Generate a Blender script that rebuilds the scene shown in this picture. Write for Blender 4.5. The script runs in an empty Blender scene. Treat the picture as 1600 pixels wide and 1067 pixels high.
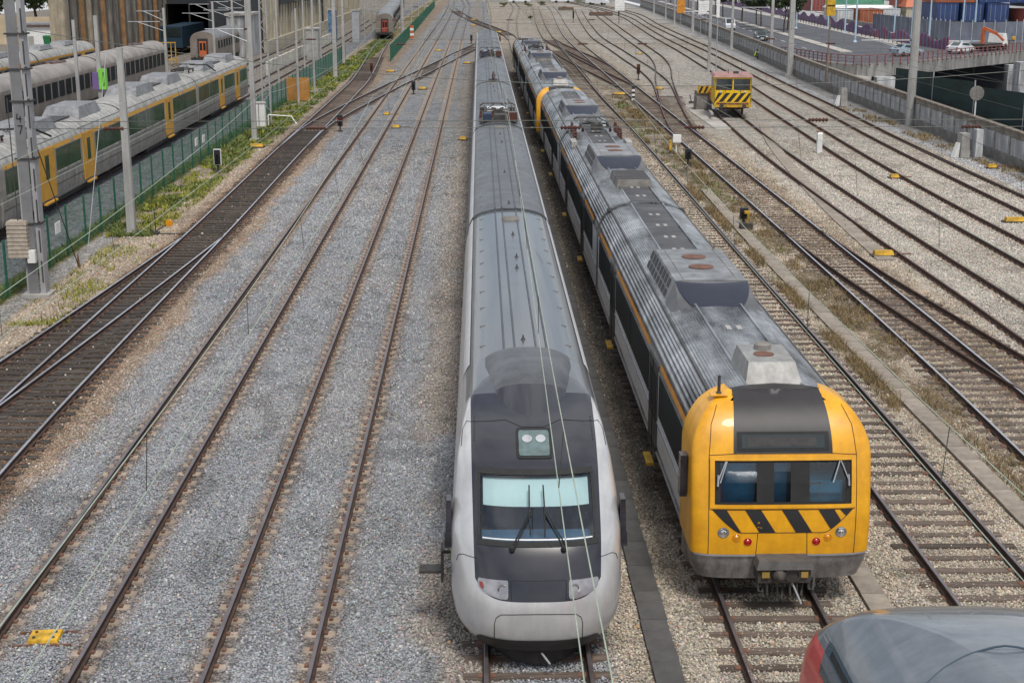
import bpy, math, random
import numpy as np
from mathutils import Vector, Matrix
random.seed(7); rng = np.random.default_rng(7)
scene = bpy.context.scene
COL = scene.collection
R = math.radians

# ---------------------------------------------------------------- camera
CAMZ = 11.46
cd = bpy.data.cameras.new('camera'); cam = bpy.data.objects.new('camera', cd); COL.objects.link(cam)
cd.sensor_width = 36.0; cd.lens = 50.0; cd.clip_start = 0.5; cd.clip_end = 4000
cam.location = (0, 0, CAMZ); cam.rotation_euler = (R(90 - 14.75), 0, R(-1.2715))
scene.camera = cam
# ---------------------------------------------------------------- light
SUN_EL, SUN_AZ = R(60), R(163)          # azimuth clockwise from +Y
world = bpy.data.worlds.new('World'); scene.world = world; world.use_nodes = True
wn = world.node_tree.nodes; wl = world.node_tree.links; wn.clear()
wo = wn.new('ShaderNodeOutputWorld'); bg = wn.new('ShaderNodeBackground')
sky = wn.new('ShaderNodeTexSky'); sky.sky_type = 'NISHITA'; sky.sun_disc = False
sky.sun_elevation = SUN_EL; sky.sun_rotation = SUN_AZ; sky.dust_density = 2.0
bg.inputs['Strength'].default_value = 0.074
wtc = wn.new('ShaderNodeTexCoord'); wmap = wn.new('ShaderNodeMapping'); wmap.inputs['Scale'].default_value = (1.0, 1.0, 2.2)
wno = wn.new('ShaderNodeTexNoise'); wno.inputs['Scale'].default_value = 2.6; wno.inputs['Detail'].default_value = 7; wno.inputs['Roughness'].default_value = .58
wr = wn.new('ShaderNodeValToRGB'); wr.color_ramp.elements[0].position = .40; wr.color_ramp.elements[1].position = .60
wmx = wn.new('ShaderNodeMixRGB'); wmx.inputs[2].default_value = (9.6, 9.7, 10.0, 1)
wl.new(wtc.outputs['Generated'], wmap.inputs[0]); wl.new(wmap.outputs[0], wno.inputs['Vector']); wl.new(wno.outputs['Fac'], wr.inputs[0])
wl.new(wr.outputs[0], wmx.inputs[0]); wl.new(sky.outputs[0], wmx.inputs[1]); wl.new(wmx.outputs[0], bg.inputs[0]); wl.new(bg.outputs[0], wo.inputs[0])
sd = bpy.data.lights.new('sun', 'SUN'); sd.energy = 2.0; sd.angle = R(14); sd.color = (1, .955, .89)
so = bpy.data.objects.new('sun', sd); COL.objects.link(so)
sv = Vector((math.sin(SUN_AZ) * math.cos(SUN_EL), math.cos(SUN_AZ) * math.cos(SUN_EL), math.sin(SUN_EL)))
so.rotation_euler = sv.to_track_quat('Z', 'Y').to_euler(); so.location = (30, -20, 60)
scene.view_settings.view_transform = 'Standard'; scene.view_settings.look = 'None'
scene.view_settings.exposure = 0.40; scene.view_settings.gamma = 1.0; scene.view_settings.use_curve_mapping = False

# ---------------------------------------------------------------- helpers
class MB:
    """collects geometry that becomes one mesh"""
    def __init__(s): s.v = []; s.f = []; s.m = []
    def face(s, pts, m=0):
        b = len(s.v); s.v += [tuple(p) for p in pts]; s.f.append(tuple(range(b, b + len(pts)))); s.m.append(m); return s
    def hexa(s, p, m=0):
        b = len(s.v); s.v += [tuple(q) for q in p]
        for q in ((0, 3, 2, 1), (4, 5, 6, 7), (0, 1, 5, 4), (1, 2, 6, 5), (2, 3, 7, 6), (3, 0, 4, 7)):
            s.f.append(tuple(b + i for i in q)); s.m.append(m)
        return s
    def box(s, x0, x1, y0, y1, z0, z1, m=0):
        return s.hexa([(x0, y0, z0), (x1, y0, z0), (x1, y1, z0), (x0, y1, z0), (x0, y0, z1), (x1, y0, z1), (x1, y1, z1), (x0, y1, z1)], m)
    def tbox(s, x0, x1, y0, y1, z0, z1, ix, iy0, iy1=None, m=0):
        iy1 = iy0 if iy1 is None else iy1
        return s.hexa([(x0, y0, z0), (x1, y0, z0), (x1, y1, z0), (x0, y1, z0), (x0 + ix, y0 + iy0, z1), (x1 - ix, y0 + iy0, z1), (x1 - ix, y1 - iy1, z1), (x0 + ix, y1 - iy1, z1)], m)
    def beam(s, p, q, w, h=None, m=0, up=(0, 0, 1)):
        h = w if h is None else h
        p = Vector(p); q = Vector(q); d = (q - p).normalized(); u = Vector(up)
        if abs(d.dot(u)) > .98: u = Vector((0, 1, 0))
        a = d.cross(u).normalized() * w / 2; b = a.cross(d).normalized() * h / 2
        return s.hexa([p - a - b, p + a - b, p + a + b, p - a + b, q - a - b, q + a - b, q + a + b, q - a + b], m)
    def rings(s, rs, closed=True, caps=True, m=0, mf=None):
        n = len(rs[0]); b = len(s.v)
        for r in rs: s.v += [tuple(p) for p in r]
        for i in range(len(rs) - 1):
            for j in range(n if closed else n - 1):
                k = (j + 1) % n
                s.f.append((b + i * n + j, b + i * n + k, b + (i + 1) * n + k, b + (i + 1) * n + j)); s.m.append(mf(i, j) if mf else m)
        if caps and closed:
            s.f.append(tuple(b + j for j in reversed(range(n)))); s.m.append(m)
            s.f.append(tuple(b + (len(rs) - 1) * n + j for j in range(n))); s.m.append(m)
        return s
    def tube(s, pts, r, n=6, m=0, r2=None):
        pts = [Vector(p) for p in pts]; rs = []
        for i, p in enumerate(pts):
            d = (pts[min(i + 1, len(pts) - 1)] - pts[max(i - 1, 0)]).normalized()
            u = Vector((0, 0, 1)) if abs(d.z) < .95 else Vector((0, 1, 0))
            a = d.cross(u).normalized(); b = a.cross(d)
            rr = r if r2 is None else r + (r2 - r) * i / (len(pts) - 1)
            rs.append([p + (a * math.cos(t) + b * math.sin(t)) * rr for t in [2 * math.pi * k / n for k in range(n)]])
        return s.rings(rs, True, True, m)
    def lathe(s, prof, o=(0, 0, 0), axis='Z', n=16, m=0):
        rs = []
        for r, h in prof:
            ring = []
            for k in range(n):
                t = 2 * math.pi * k / n; c, q = r * math.cos(t), r * math.sin(t)
                ring.append({'Z': (o[0] + c, o[1] + q, o[2] + h), 'Y': (o[0] + c, o[1] + h, o[2] - q), 'X': (o[0] + h, o[1] + c, o[2] + q)}[axis])
            rs.append(ring)
        return s.rings(rs, True, True, m)
    def prism(s, poly, axis, a, b, m=0):
        f = {'X': lambda p, t: (t, p[0], p[1]), 'Y': lambda p, t: (p[0], t, p[1]), 'Z': lambda p, t: (p[0], p[1], t)}[axis]
        return s.rings([[f(p, a) for p in poly], [f(p, b) for p in poly]], True, True, m)
    def grid(s, P, m=0, mf=None):
        nu = len(P); nv = len(P[0]); b = len(s.v)
        for r in P: s.v += [tuple(p) for p in r]
        for i in range(nu - 1):
            for j in range(nv - 1):
                mm = mf(i, j) if mf else m
                if mm is None: continue
                s.f.append((b + i * nv + j, b + i * nv + j + 1, b + (i + 1) * nv + j + 1, b + (i + 1) * nv + j)); s.m.append(mm)
        return s
    def add(s, o, T=None):
        b = len(s.v); s.v += [tuple(T @ Vector(p)) if T else p for p in o.v]; s.f += [tuple(i + b for i in f) for f in o.f]; s.m += o.m; return s
    def mesh(s, name, mats, smooth=None):
        me = bpy.data.meshes.new(name); me.from_pydata(s.v, [], s.f)
        for m in (mats if isinstance(mats, (list, tuple)) else [mats]): me.materials.append(m)
        if len(me.materials) > 1: me.polygons.foreach_set('material_index', s.m)
        if smooth:
            import bmesh
            bm = bmesh.new(); bm.from_mesh(me); bmesh.ops.remove_doubles(bm, verts=bm.verts, dist=1e-4); bmesh.ops.recalc_face_normals(bm, faces=bm.faces); bm.to_mesh(me); bm.free()
            me.polygons.foreach_set('use_smooth', [True] * len(me.polygons)); me.set_sharp_from_angle(angle=R(smooth))
        me.update(); return me
    def obj(s, name, mats, parent=None, loc=(0, 0, 0), smooth=None, rz=0):
        return put(name, s.mesh(name, mats, smooth), parent, loc, rz)

def put(name, me, parent=None, loc=(0, 0, 0), rz=0):
    o = bpy.data.objects.new(name, me); COL.objects.link(o); o.location = loc; o.rotation_euler = (0, 0, rz)
    if parent: o.parent = parent
    return o
def tag(o, label=None, cat=None, group=None, kind=None):
    if label: o['label'] = label
    if cat: o['category'] = cat
    if group: o['group'] = group
    if kind: o['kind'] = kind
    return o
def thing(name, label, cat, loc=(0, 0, 0), rz=0, group=None):
    return tag(put(name, None, None, loc, rz), label, cat, group)
def dup(root, loc=None, rz=None, label=None, group=None, parent=None):
    r = root.copy(); COL.objects.link(r)
    if loc is not None: r.location = loc
    if rz is not None: r.rotation_euler = (0, 0, rz)
    if label: r['label'] = label
    if group: r['group'] = group
    if parent: r.parent = parent
    for ch in list(root.children): dup(ch, parent=r)
    return r
def sheet(name, poly, z, m, kind='structure', sub=None):
    return tag(MB().face([(x, y, z) for x, y in poly]).obj(name, m), kind=kind)

# ---------------------------------------------------------------- materials
def mat(name, col, rough=.6, metal=0., var=.15, scale=1.5, ms=(1, 1, 1), bump=0., bscale=30., objrand=0., col2=None, coat=0., spec=.5, wet=None, lo=.35, hi=.65, streak=None, grime=0.):
    m = bpy.data.materials.new(name); m.use_nodes = True; nt = m.node_tree; N = nt.nodes; L = nt.links
    bs = N['Principled BSDF']; bs.inputs['Roughness'].default_value = rough; bs.inputs['Metallic'].default_value = metal
    bs.inputs['Specular IOR Level'].default_value = spec; bs.inputs['Coat Weight'].default_value = coat
    tc = N.new('ShaderNodeTexCoord'); mp = N.new('ShaderNodeMapping'); mp.inputs['Scale'].default_value = ms
    L.new(tc.outputs['Object'], mp.inputs[0])
    no = N.new('ShaderNodeTexNoise'); no.inputs['Scale'].default_value = scale; no.inputs['Detail'].default_value = 6; no.inputs['Roughness'].default_value = .65
    L.new(mp.outputs[0], no.inputs['Vector'])
    mr = N.new('ShaderNodeMapRange'); mr.inputs[1].default_value = lo; mr.inputs[2].default_value = hi
    L.new(no.outputs['Fac'], mr.inputs[0])
    c1 = tuple(min(1, c * (1 + var)) for c in col) + (1,)
    c2 = (tuple(c * (1 - var) for c in col) if col2 is None else tuple(col2)) + (1,)
    mx = N.new('ShaderNodeMixRGB'); mx.inputs[1].default_value = c2; mx.inputs[2].default_value = c1
    L.new(mr.outputs[0], mx.inputs[0]); out = mx.outputs[0]
    def darken(out, ms2, sc, amt, l2=.42, h2=.62):
        mp2 = N.new('ShaderNodeMapping'); mp2.inputs['Scale'].default_value = ms2; L.new(tc.outputs['Object'], mp2.inputs[0])
        q = N.new('ShaderNodeTexNoise'); q.inputs['Scale'].default_value = sc; q.inputs['Detail'].default_value = 8; q.inputs['Roughness'].default_value = .7; L.new(mp2.outputs[0], q.inputs['Vector'])
        r = N.new('ShaderNodeMapRange'); r.inputs[1].default_value = l2; r.inputs[2].default_value = h2; r.inputs[3].default_value = 1 - amt; r.inputs[4].default_value = 1.0; L.new(q.outputs['Fac'], r.inputs[0])
        h = N.new('ShaderNodeHueSaturation'); L.new(r.outputs[0], h.inputs['Value']); L.new(out, h.inputs['Color']); return h.outputs[0]
    if streak: out = darken(out, streak[0], 1.0, streak[1])
    if grime: out = darken(out, (1, 1, 1), 2.6, grime, .38, .58)
    if objrand:
        oi = N.new('ShaderNodeObjectInfo'); m2 = N.new('ShaderNodeMapRange'); m2.inputs[3].default_value = 1 - objrand; m2.inputs[4].default_value = 1 + objrand
        L.new(oi.outputs['Random'], m2.inputs[0]); hv = N.new('ShaderNodeHueSaturation'); L.new(m2.outputs[0], hv.inputs['Value']); L.new(out, hv.inputs['Color']); out = hv.outputs[0]
    L.new(out, bs.inputs['Base Color'])
    if wet is not None:
        m3 = N.new('ShaderNodeMapRange'); m3.inputs[1].default_value = lo; m3.inputs[2].default_value = hi; m3.inputs[3].default_value = wet; m3.inputs[4].default_value = rough
        L.new(no.outputs['Fac'], m3.inputs[0]); L.new(m3.outputs[0], bs.inputs['Roughness'])
    if bump:
        n2 = N.new('ShaderNodeTexNoise'); n2.inputs['Scale'].default_value = bscale; n2.inputs['Detail'].default_value = 4; L.new(mp.outputs[0], n2.inputs['Vector'])
        bp = N.new('ShaderNodeBump'); bp.inputs['Strength'].default_value = bump; bp.inputs['Distance'].default_value = .02; L.new(n2.outputs['Fac'], bp.inputs['Height']); L.new(bp.outputs[0], bs.inputs['Normal'])
    return m
def glassy(name, tint=(.02, .03, .03), rough=.06):
    return mat(name, tint, rough, 0, .25, .6, spec=.8)
def seeglass(name, tint=(.8, .9, .92), alpha=.7):
    m = bpy.data.materials.new(name); m.use_nodes = True; N = m.node_tree.nodes; L = m.node_tree.links
    N.remove(N['Principled BSDF']); o = N['Material Output']
    t = N.new('ShaderNodeBsdfTransparent'); t.inputs[0].default_value = tint + (1,)
    g = N.new('ShaderNodeBsdfGlossy'); g.inputs['Roughness'].default_value = .03; g.inputs[0].default_value = (.9, .95, 1, 1)
    f = N.new('ShaderNodeFresnel'); f.inputs[0].default_value = 1.5
    a = N.new('ShaderNodeMath'); a.operation = 'ADD'; a.inputs[1].default_value = 1 - alpha; a.use_clamp = True; L.new(f.outputs[0], a.inputs[0])
    x = N.new('ShaderNodeMixShader'); L.new(a.outputs[0], x.inputs[0]); L.new(t.outputs[0], x.inputs[1]); L.new(g.outputs[0], x.inputs[2]); L.new(x.outputs[0], o.inputs[0])
    return m
M = {}
M['rail_side'] = mat('rail_rust', (.062, .036, .026), .8, 0, .35, 3)
M['rail_top'] = mat('rail_steel', (.24, .21, .215), .38, .7, .2, 2)
M['rail_shiny'] = mat('rail_steel_worn', (.55, .55, .58), .28, .8, .2, 2)
M['rail_redrust'] = mat('rail_steel_rusty', (.14, .085, .07), .6, .3, .25, 3)
M['slp_conc'] = mat('sleeper_concrete', (.31, .25, .195), .9, 0, .3, 4, objrand=.2, bump=.3)
M['slp_wood'] = mat('sleeper_wood', (.115, .088, .070), .9, 0, .45, 2.5, ms=(.5, 6, 3), objrand=.35, bump=.8, bscale=12)
M['slp_dark'] = mat('sleeper_oiled', (.055, .044, .036), .8, 0, .5, 2.5, ms=(.5, 6, 3), objrand=.4, bump=.8, bscale=12)
M['steel_galv'] = mat('galvanised_steel', (.40, .41, .43), .5, .3, .15, 1.5)
M['steel_dark'] = mat('dark_steel', (.07, .065, .06), .6, .4, .3, 4)
M['iron_rust'] = mat('rusty_iron', (.17, .085, .055), .85, 0, .4, 5)
M['concrete'] = mat('concrete_grey', (.34, .33, .31), .9, 0, .25, 1.2, bump=.3)
M['concrete_dark'] = mat('concrete_weathered', (.20, .19, .175), .9, 0, .35, 1.5, bump=.4)
M['white_paint'] = mat('white_paint', (.75, .75, .73), .5, 0, .1, 2)
M['yellow_paint'] = mat('yellow_paint', (.62, .36, .02), .55, 0, .2, 3, grime=.35)
M['black_paint'] = mat('black_paint', (.018, .018, .02), .5, 0, .3, 3)
M['ceramic'] = mat('brown_ceramic', (.09, .035, .022), .3, 0, .2, 4)
M['wire'] = mat('catenary_copper', (.075, .085, .075), .5, .3, .2, 4)
M['wire_green'] = mat('contact_wire', (.36, .42, .33), .5, .1, .2, 4)
M['green_fence'] = mat('green_fence_paint', (.014, .11, .065), .5, 0, .2, 3)
M['asphalt'] = mat('asphalt', (.075, .077, .083), .9, 0, .2, .35, bump=.2)
M['orange'] = mat('orange_paint', (.50, .12, .035), .5, 0, .2, 2)
M['glass_dark'] = glassy('dark_glass')
M['rubber'] = mat('black_rubber', (.02, .02, .02), .8, 0, .2, 4)

def spline(pts, dy=1.0):
    """resample a curve given as (x, y) with growing y, catmull-rom in x(y)"""
    P = sorted(pts, key=lambda p: p[1]); X = np.array([p[0] for p in P], float); Y = np.array([p[1] for p in P], float)
    mslope = np.gradient(X, Y) if len(P) > 2 else np.full(len(P), (X[-1] - X[0]) / (Y[-1] - Y[0]))
    def f(y):
        y = np.clip(y, Y[0], Y[-1]); i = np.clip(np.searchsorted(Y, y) - 1, 0, len(Y) - 2)
        h = Y[i + 1] - Y[i]; t = (y - Y[i]) / h
        return (2 * t**3 - 3 * t**2 + 1) * X[i] + (t**3 - 2 * t**2 + t) * h * mslope[i] + (-2 * t**3 + 3 * t**2) * X[i + 1] + (t**3 - t**2) * h * mslope[i + 1]
    f.y0, f.y1 = Y[0], Y[-1]
    return f
M['bridge_concrete'] = mat('bridge_concrete', (.24, .235, .22), .9, 0, .4, .5, ms=(2, 2, .3)); M['rv_yellow'] = mat('railcar_yellow', (.80, .50, .01), .45, 0, .1, 1.5); M['rv_roof'] = mat('railcar_roof', (.36, .20, .18), .7, 0, .2, 1.2); M['orange_dark'] = mat('railcar_orange', (.45, .16, .04), .6, 0, .2, 2)
M['rust_board'] = mat('rust_board', (.42, .20, .05), .8, 0, .2, 1.5); M['beige_pale'] = mat('pale_wall', (.52, .50, .43), .9, 0, .2, .6); M['sand_wall'] = mat('sand_wall', (.50, .41, .28), .9, 0, .15, .5); M['loco_blue'] = mat('loco_blue', (.012, .035, .06), .5); M['graf_green2'] = mat('bin_green', (.02, .16, .06), .6)
M['web_grey'] = mat('web_grey', (.19, .19, .195), .7, .1, .15, 1.2)
M['graf_blue'] = mat('graffiti_blue', (.10, .22, .40), .6, 0, .3, 1.5, col2=(.03, .04, .06))
# ---------------------------------------------------------------- ground and tracks
TR = {}   # name -> centreline x(y)
TR['T1'] = spline([(-7.7, 10), (-7.72, 130), (-7.75, 220), (-8.0, 370), (-8.6, 440), (-10, 520)])
TR['T2'] = spline([(-3.75, 10), (-3.78, 130), (-3.8, 210), (-3.75, 370), (-3.75, 440), (-5.6, 520)])
TR['S'] = spline([(.92, 10), (.95, 180), (1.3, 281), (1.95, 370), (1.7, 510)])
TR['Y'] = spline([(5.3, 8), (5.3, 180), (5.6, 240), (7.1, 315), (10.6, 430), (10.6, 500)])
TR['R9'] = spline([(9.62, 10), (9.62, 26), (9.7, 41), (9.77, 60), (9.92, 74), (10.08, 100), (10.1, 130), (10.5, 171), (11.0, 220), (11.9, 275), (14, 350), (16.5, 430)])
TR['R2'] = spline([(13.6, 22), (14.0, 38), (14.2, 58), (14.35, 90), (14.45, 125), (14.6, 157), (14.7, 200), (15.0, 240), (16.3, 285), (20.2, 400), (21, 440)])
TR['R3'] = spline([(14.42, 92), (14.55, 101), (15.15, 110), (16.2, 122), (17.3, 134), (18.25, 145), (18.9, 160), (19.1, 184), (19.3, 206), (19.4, 235), (21.45, 290), (27, 400)])
TR['R4'] = spline([(16.2, 121), (17.2, 131), (19.3, 151), (21.55, 170), (22.9, 187), (23.6, 204), (24.6, 236), (26.6, 290), (31, 400)])
TR['RV'] = spline([(17.6, 28), (17.95, 47), (18.0, 60), (18.2, 73), (18.55, 88), (19.45, 108), (20.1, 121)])
TR['R5'] = spline([(22.1, 30), (22.3, 55), (22.5, 70), (22.95, 84), (23.7, 100), (25.1, 128), (26.4, 150), (27.2, 170), (28.5, 200), (30.0, 245), (32.0, 290), (34, 335), (33, 420), (28, 500)])
TR['R6'] = spline([(26.3, 45), (26.9, 70), (27.3, 84), (27.8, 97), (28.9, 118), (30.0, 145), (31.0, 167), (32.5, 202), (33.3, 230), (35.4, 290), (38.8, 366), (37, 430), (31, 510)])
TR['L0'] = spline([(-11.6, 20), (-12.05, 33), (-12.1, 45), (-12.05, 60), (-12.2, 90), (-12.25, 130), (-12.35, 148), (-12.85, 164), (-14.2, 199), (-15.1, 228), (-16.6, 270), (-17.5, 330)])
TR['LD'] = spline([(-14.6, 26), (-13.6, 38.5), (-12.85, 49), (-12.45, 55), (-12.06, 61)])
TR['X1'] = spline([(-12.2, 93), (-12.0, 106), (-11.2, 117), (-10.3, 126), (-9.4, 135), (-8.3, 145.5), (-6.9, 157), (-5.7, 168), (-4.2, 182), (-3.0, 195), (-1.6, 207), (-.3, 218), (.7, 232), (1.0, 240)])
TR['X2'] = spline([(5.45, 232), (4.9, 250), (2.9, 275), (-.1, 305), (-3.8, 350), (-6.4, 390), (-7.9, 420)])
TR['X3'] = spline([(14.55, 172), (13.95, 187), (13.1, 201), (12.3, 213), (11.5, 228), (11.2, 245)])
TR['X4'] = spline([(14.4, 140), (13.7, 152), (12.6, 168), (11.6, 185), (10.95, 200), (10.8, 212)])
TR['RD'] = spline([(19.3, 20), (17.4, 28.5), (16.1, 35), (15.5, 40), (15.1, 45), (14.55, 53), (14.2, 62)])
TR['LT'] = spline([(-22.05, 20), (-22.05, 140), (-22.0, 220), (-23.5, 330)])
TR['LT1b'] = spline([(-27.3, 20), (-27.3, 150), (-27.2, 230)])
TR['LT2'] = spline([(-33.9, 30), (-33.9, 155), (-33, 175), (-33.2, 230)])
TR['LT3'] = spline([(-41.3, 30), (-41.3, 200)])

def vnoise(x, y, seed=0):
    x = np.asarray(x, float); y = np.asarray(y, float)
    xi = np.floor(x).astype(np.int64); yi = np.floor(y).astype(np.int64); fx = x - xi; fy = y - yi
    fx = fx * fx * (3 - 2 * fx); fy = fy * fy * (3 - 2 * fy)
    def h(a, b):
        n = (a * 374761393 + b * 668265263 + seed * 974634777) & 0x7fffffff
        n = ((n ^ (n >> 13)) * 1274126177) & 0x7fffffff
        return ((n ^ (n >> 16)) & 0xffff) / 65535.
    return (h(xi, yi) * (1 - fx) + h(xi + 1, yi) * fx) * (1 - fy) + (h(xi, yi + 1) * (1 - fx) + h(xi + 1, yi + 1) * fx) * fy
def fbm(x, y, seed=0, o=4):
    a = 0; w = .5; t = 0
    for k in range(o): a = a + w * vnoise(x * 2**k, y * 2**k, seed + k * 17); t += w; w *= .55
    return a / t
def sm(a, b, x): t = np.clip((x - a) / (b - a), 0, 1); return t * t * (3 - 2 * t)
def mixc(c, d, w): return c * (1 - w[..., None]) + np.array(d) * w[..., None]
WALL = spline([(30.9, 40), (31.4, 72), (32.2, 95), (33.0, 120), (34.2, 150), (36.0, 180), (38.4, 225), (42.3, 300), (46, 380), (48, 440)])
GREY = (.30, .31, .325); BEIGE = (.46, .40, .32); CREAM = (.475, .44, .385); BROWN = (.21, .14, .095); DARK = (.095, .08, .066)
SAND = (.42, .35, .275); GRASS = (.10, .13, .025); DRYG = (.22, .19, .06); PATH = (.40, .385, .36); YARD = (.25, .258, .27)
def gcol(x, y):
    n1 = fbm(x * .5, y * .25, 3); n2 = fbm(x * 2.2, y * 1.4, 9); n3 = fbm(x * .13, y * .06, 21)
    xs = x + (n2 - .5) * .7
    c = np.empty(x.shape + (3,)); c[:] = GREY
    c = mixc(c, (.33, .33, .33), .7 * sm(.5, .7, n1))
    c = mixc(c, (.35, .325, .285), .6 * sm(.42, .7, n3) * sm(60, 120, y))
    # stains beside rails
    for k in ('T1', 'T2'):
        d = np.abs(np.abs(x - TR[k](y)) - .87); c = mixc(c, (.235, .165, .115), .7 * (1 - sm(.08, .50, d + .25 * (n2 - .5))) * (1 - .65 * sm(55, 110, y)))
    # left edge: brown stones, dark oiled track, sandy strip, grass, path, yard
    c = mixc(c, (.345, .27, .205), sm(-9.9, -10.6, xs - (n1 - .5) * .8))
    dl = np.minimum(np.abs(x - TR['L0'](y)), np.where(y < 62, np.abs(x - TR['LD'](y)), 99))
    c = mixc(c, BROWN, .9 * (1 - sm(1.15, 1.5, dl + (n2 - .5) * .5)) * (1 - .45 * sm(100, 130, y)))
    c = mixc(c, DARK, .85 * (1 - sm(.55, 1.1, dl + (n1 - .5) * .9)) * sm(28, 40, y) * (1 - .85 * sm(95, 135, y)))
    c = mixc(c, SAND, sm(-13.6, -14.1, xs + np.clip((50 - y), 0, 30) * .075))
    lg = sm(-14.3, -15.0, xs + np.where(y > 95, -.3, 0)) * sm(-17.3, -16.9, x)
    c = mixc(c, DRYG, lg * sm(.36, .5, n1) * sm(60, 68, y + (n2 - .5) * 6))
    c = mixc(c, GRASS, lg * sm(.42, .58, n1 * .6 + n2 * .4) * sm(62, 70, y + (n2 - .5) * 10) * (1 - sm(225, 260, y)))
    c = mixc(c, GRASS, .8 * sm(.62, .72, n1) * sm(-14.2, -14.6, xs) * sm(45, 52, y) * sm(-16, -15.7, x))
    c = mixc(c, PATH, sm(-15.93, -16.02, x + (n2 - .5) * .08) * sm(-17.0, -16.6, x) * (1 - sm(64, 68, y)))
    c = mixc(c, mixc(c, GRASS, np.full(x.shape, .75)) if False else (.13, .14, .045), sm(-16.75, -16.95, x + (n2 - .5) * .3) * (1 - sm(135, 150, y)))
    c = mixc(c, YARD, sm(-17.75, -17.95, x + (n2 - .5) * .5))
    c = mixc(c, (.31, .28, .24), sm(-19.8, -20.4, x) * sm(100, 150, y))
    # strip left of the silver train, between the trains
    c = mixc(c, (.33, .285, .24), .8 * sm(-2.25, -1.1, xs) * (1 - sm(0.0, .6, x)) * sm(.38, .55, n1 + .18 * sm(30, 50, y)))
    c = mixc(c, BEIGE, sm(1.9, 2.6, xs))
    c = mixc(c, (.15, .135, .115), .8 * sm(2.7, 3.3, x) * (1 - sm(6.6, 7.0, x)) * sm(24, 31, y + (n1 - .5) * 6) * (1 - sm(185, 230, y)))  # shade under and between the trains, put into the ground colour
    c = mixc(c, (.40, .36, .30), .8 * (1 - sm(22, 29, y)) * sm(2.6, 3.1, x) * sm(.2, .5, n2))
    # right of the orange train
    c = mixc(c, (.31, .25, .185), .8 * sm(11.2, 11.9, xs) * (1 - sm(15.6, 16.6, xs)) * sm(.3, .6, n1))
    c = mixc(c, (.23, .17, .12), .55 * sm(.5, .68, n2) * sm(11.2, 12, xs) * (1 - sm(15, 17, xs)))
    c = mixc(c, (.16, .13, .07), .75 * sm(.45, .6, n1 * .5 + n2 * .5) * sm(11.0, 11.5, xs) * (1 - sm(13.1, 13.6, xs)) * sm(30, 45, y) * (1 - sm(125, 150, y)))
    c = mixc(c, CREAM, sm(16.2, 17.2, xs + (n1 - .5) * 2 - np.clip(y - 120, 0, 60) * .01))
    c = mixc(c, (.37, .315, .25), .6 * sm(.5, .7, n3 + .2 * n2 - .1) * sm(17, 18, xs))
    gx = WALL(y)
    c = mixc(c, (.42, .43, .45), .85 * sm(-2.9, -2.5, x - gx + .3 * (n2 - .5)))
    c = mixc(c, (.26, .25, .235), .8 * sm(-1.9, -1.5, x - gx + .4 * (n2 - .5)))
    c = mixc(c, (.41, .37, .32), .55 * sm(190, 260, y) * sm(2, 6, x) * (1 - sm(16, 19, x)))
    st = sm(.60, .74, fbm(x * 1.1, y * .7, 51, 3)); c = c * (1 - .22 * st)[..., None]
    c = c * (.86 + .28 * fbm(x * .9, y * .5, 33))[..., None]
    return np.clip(c, .01, .8)

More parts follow.
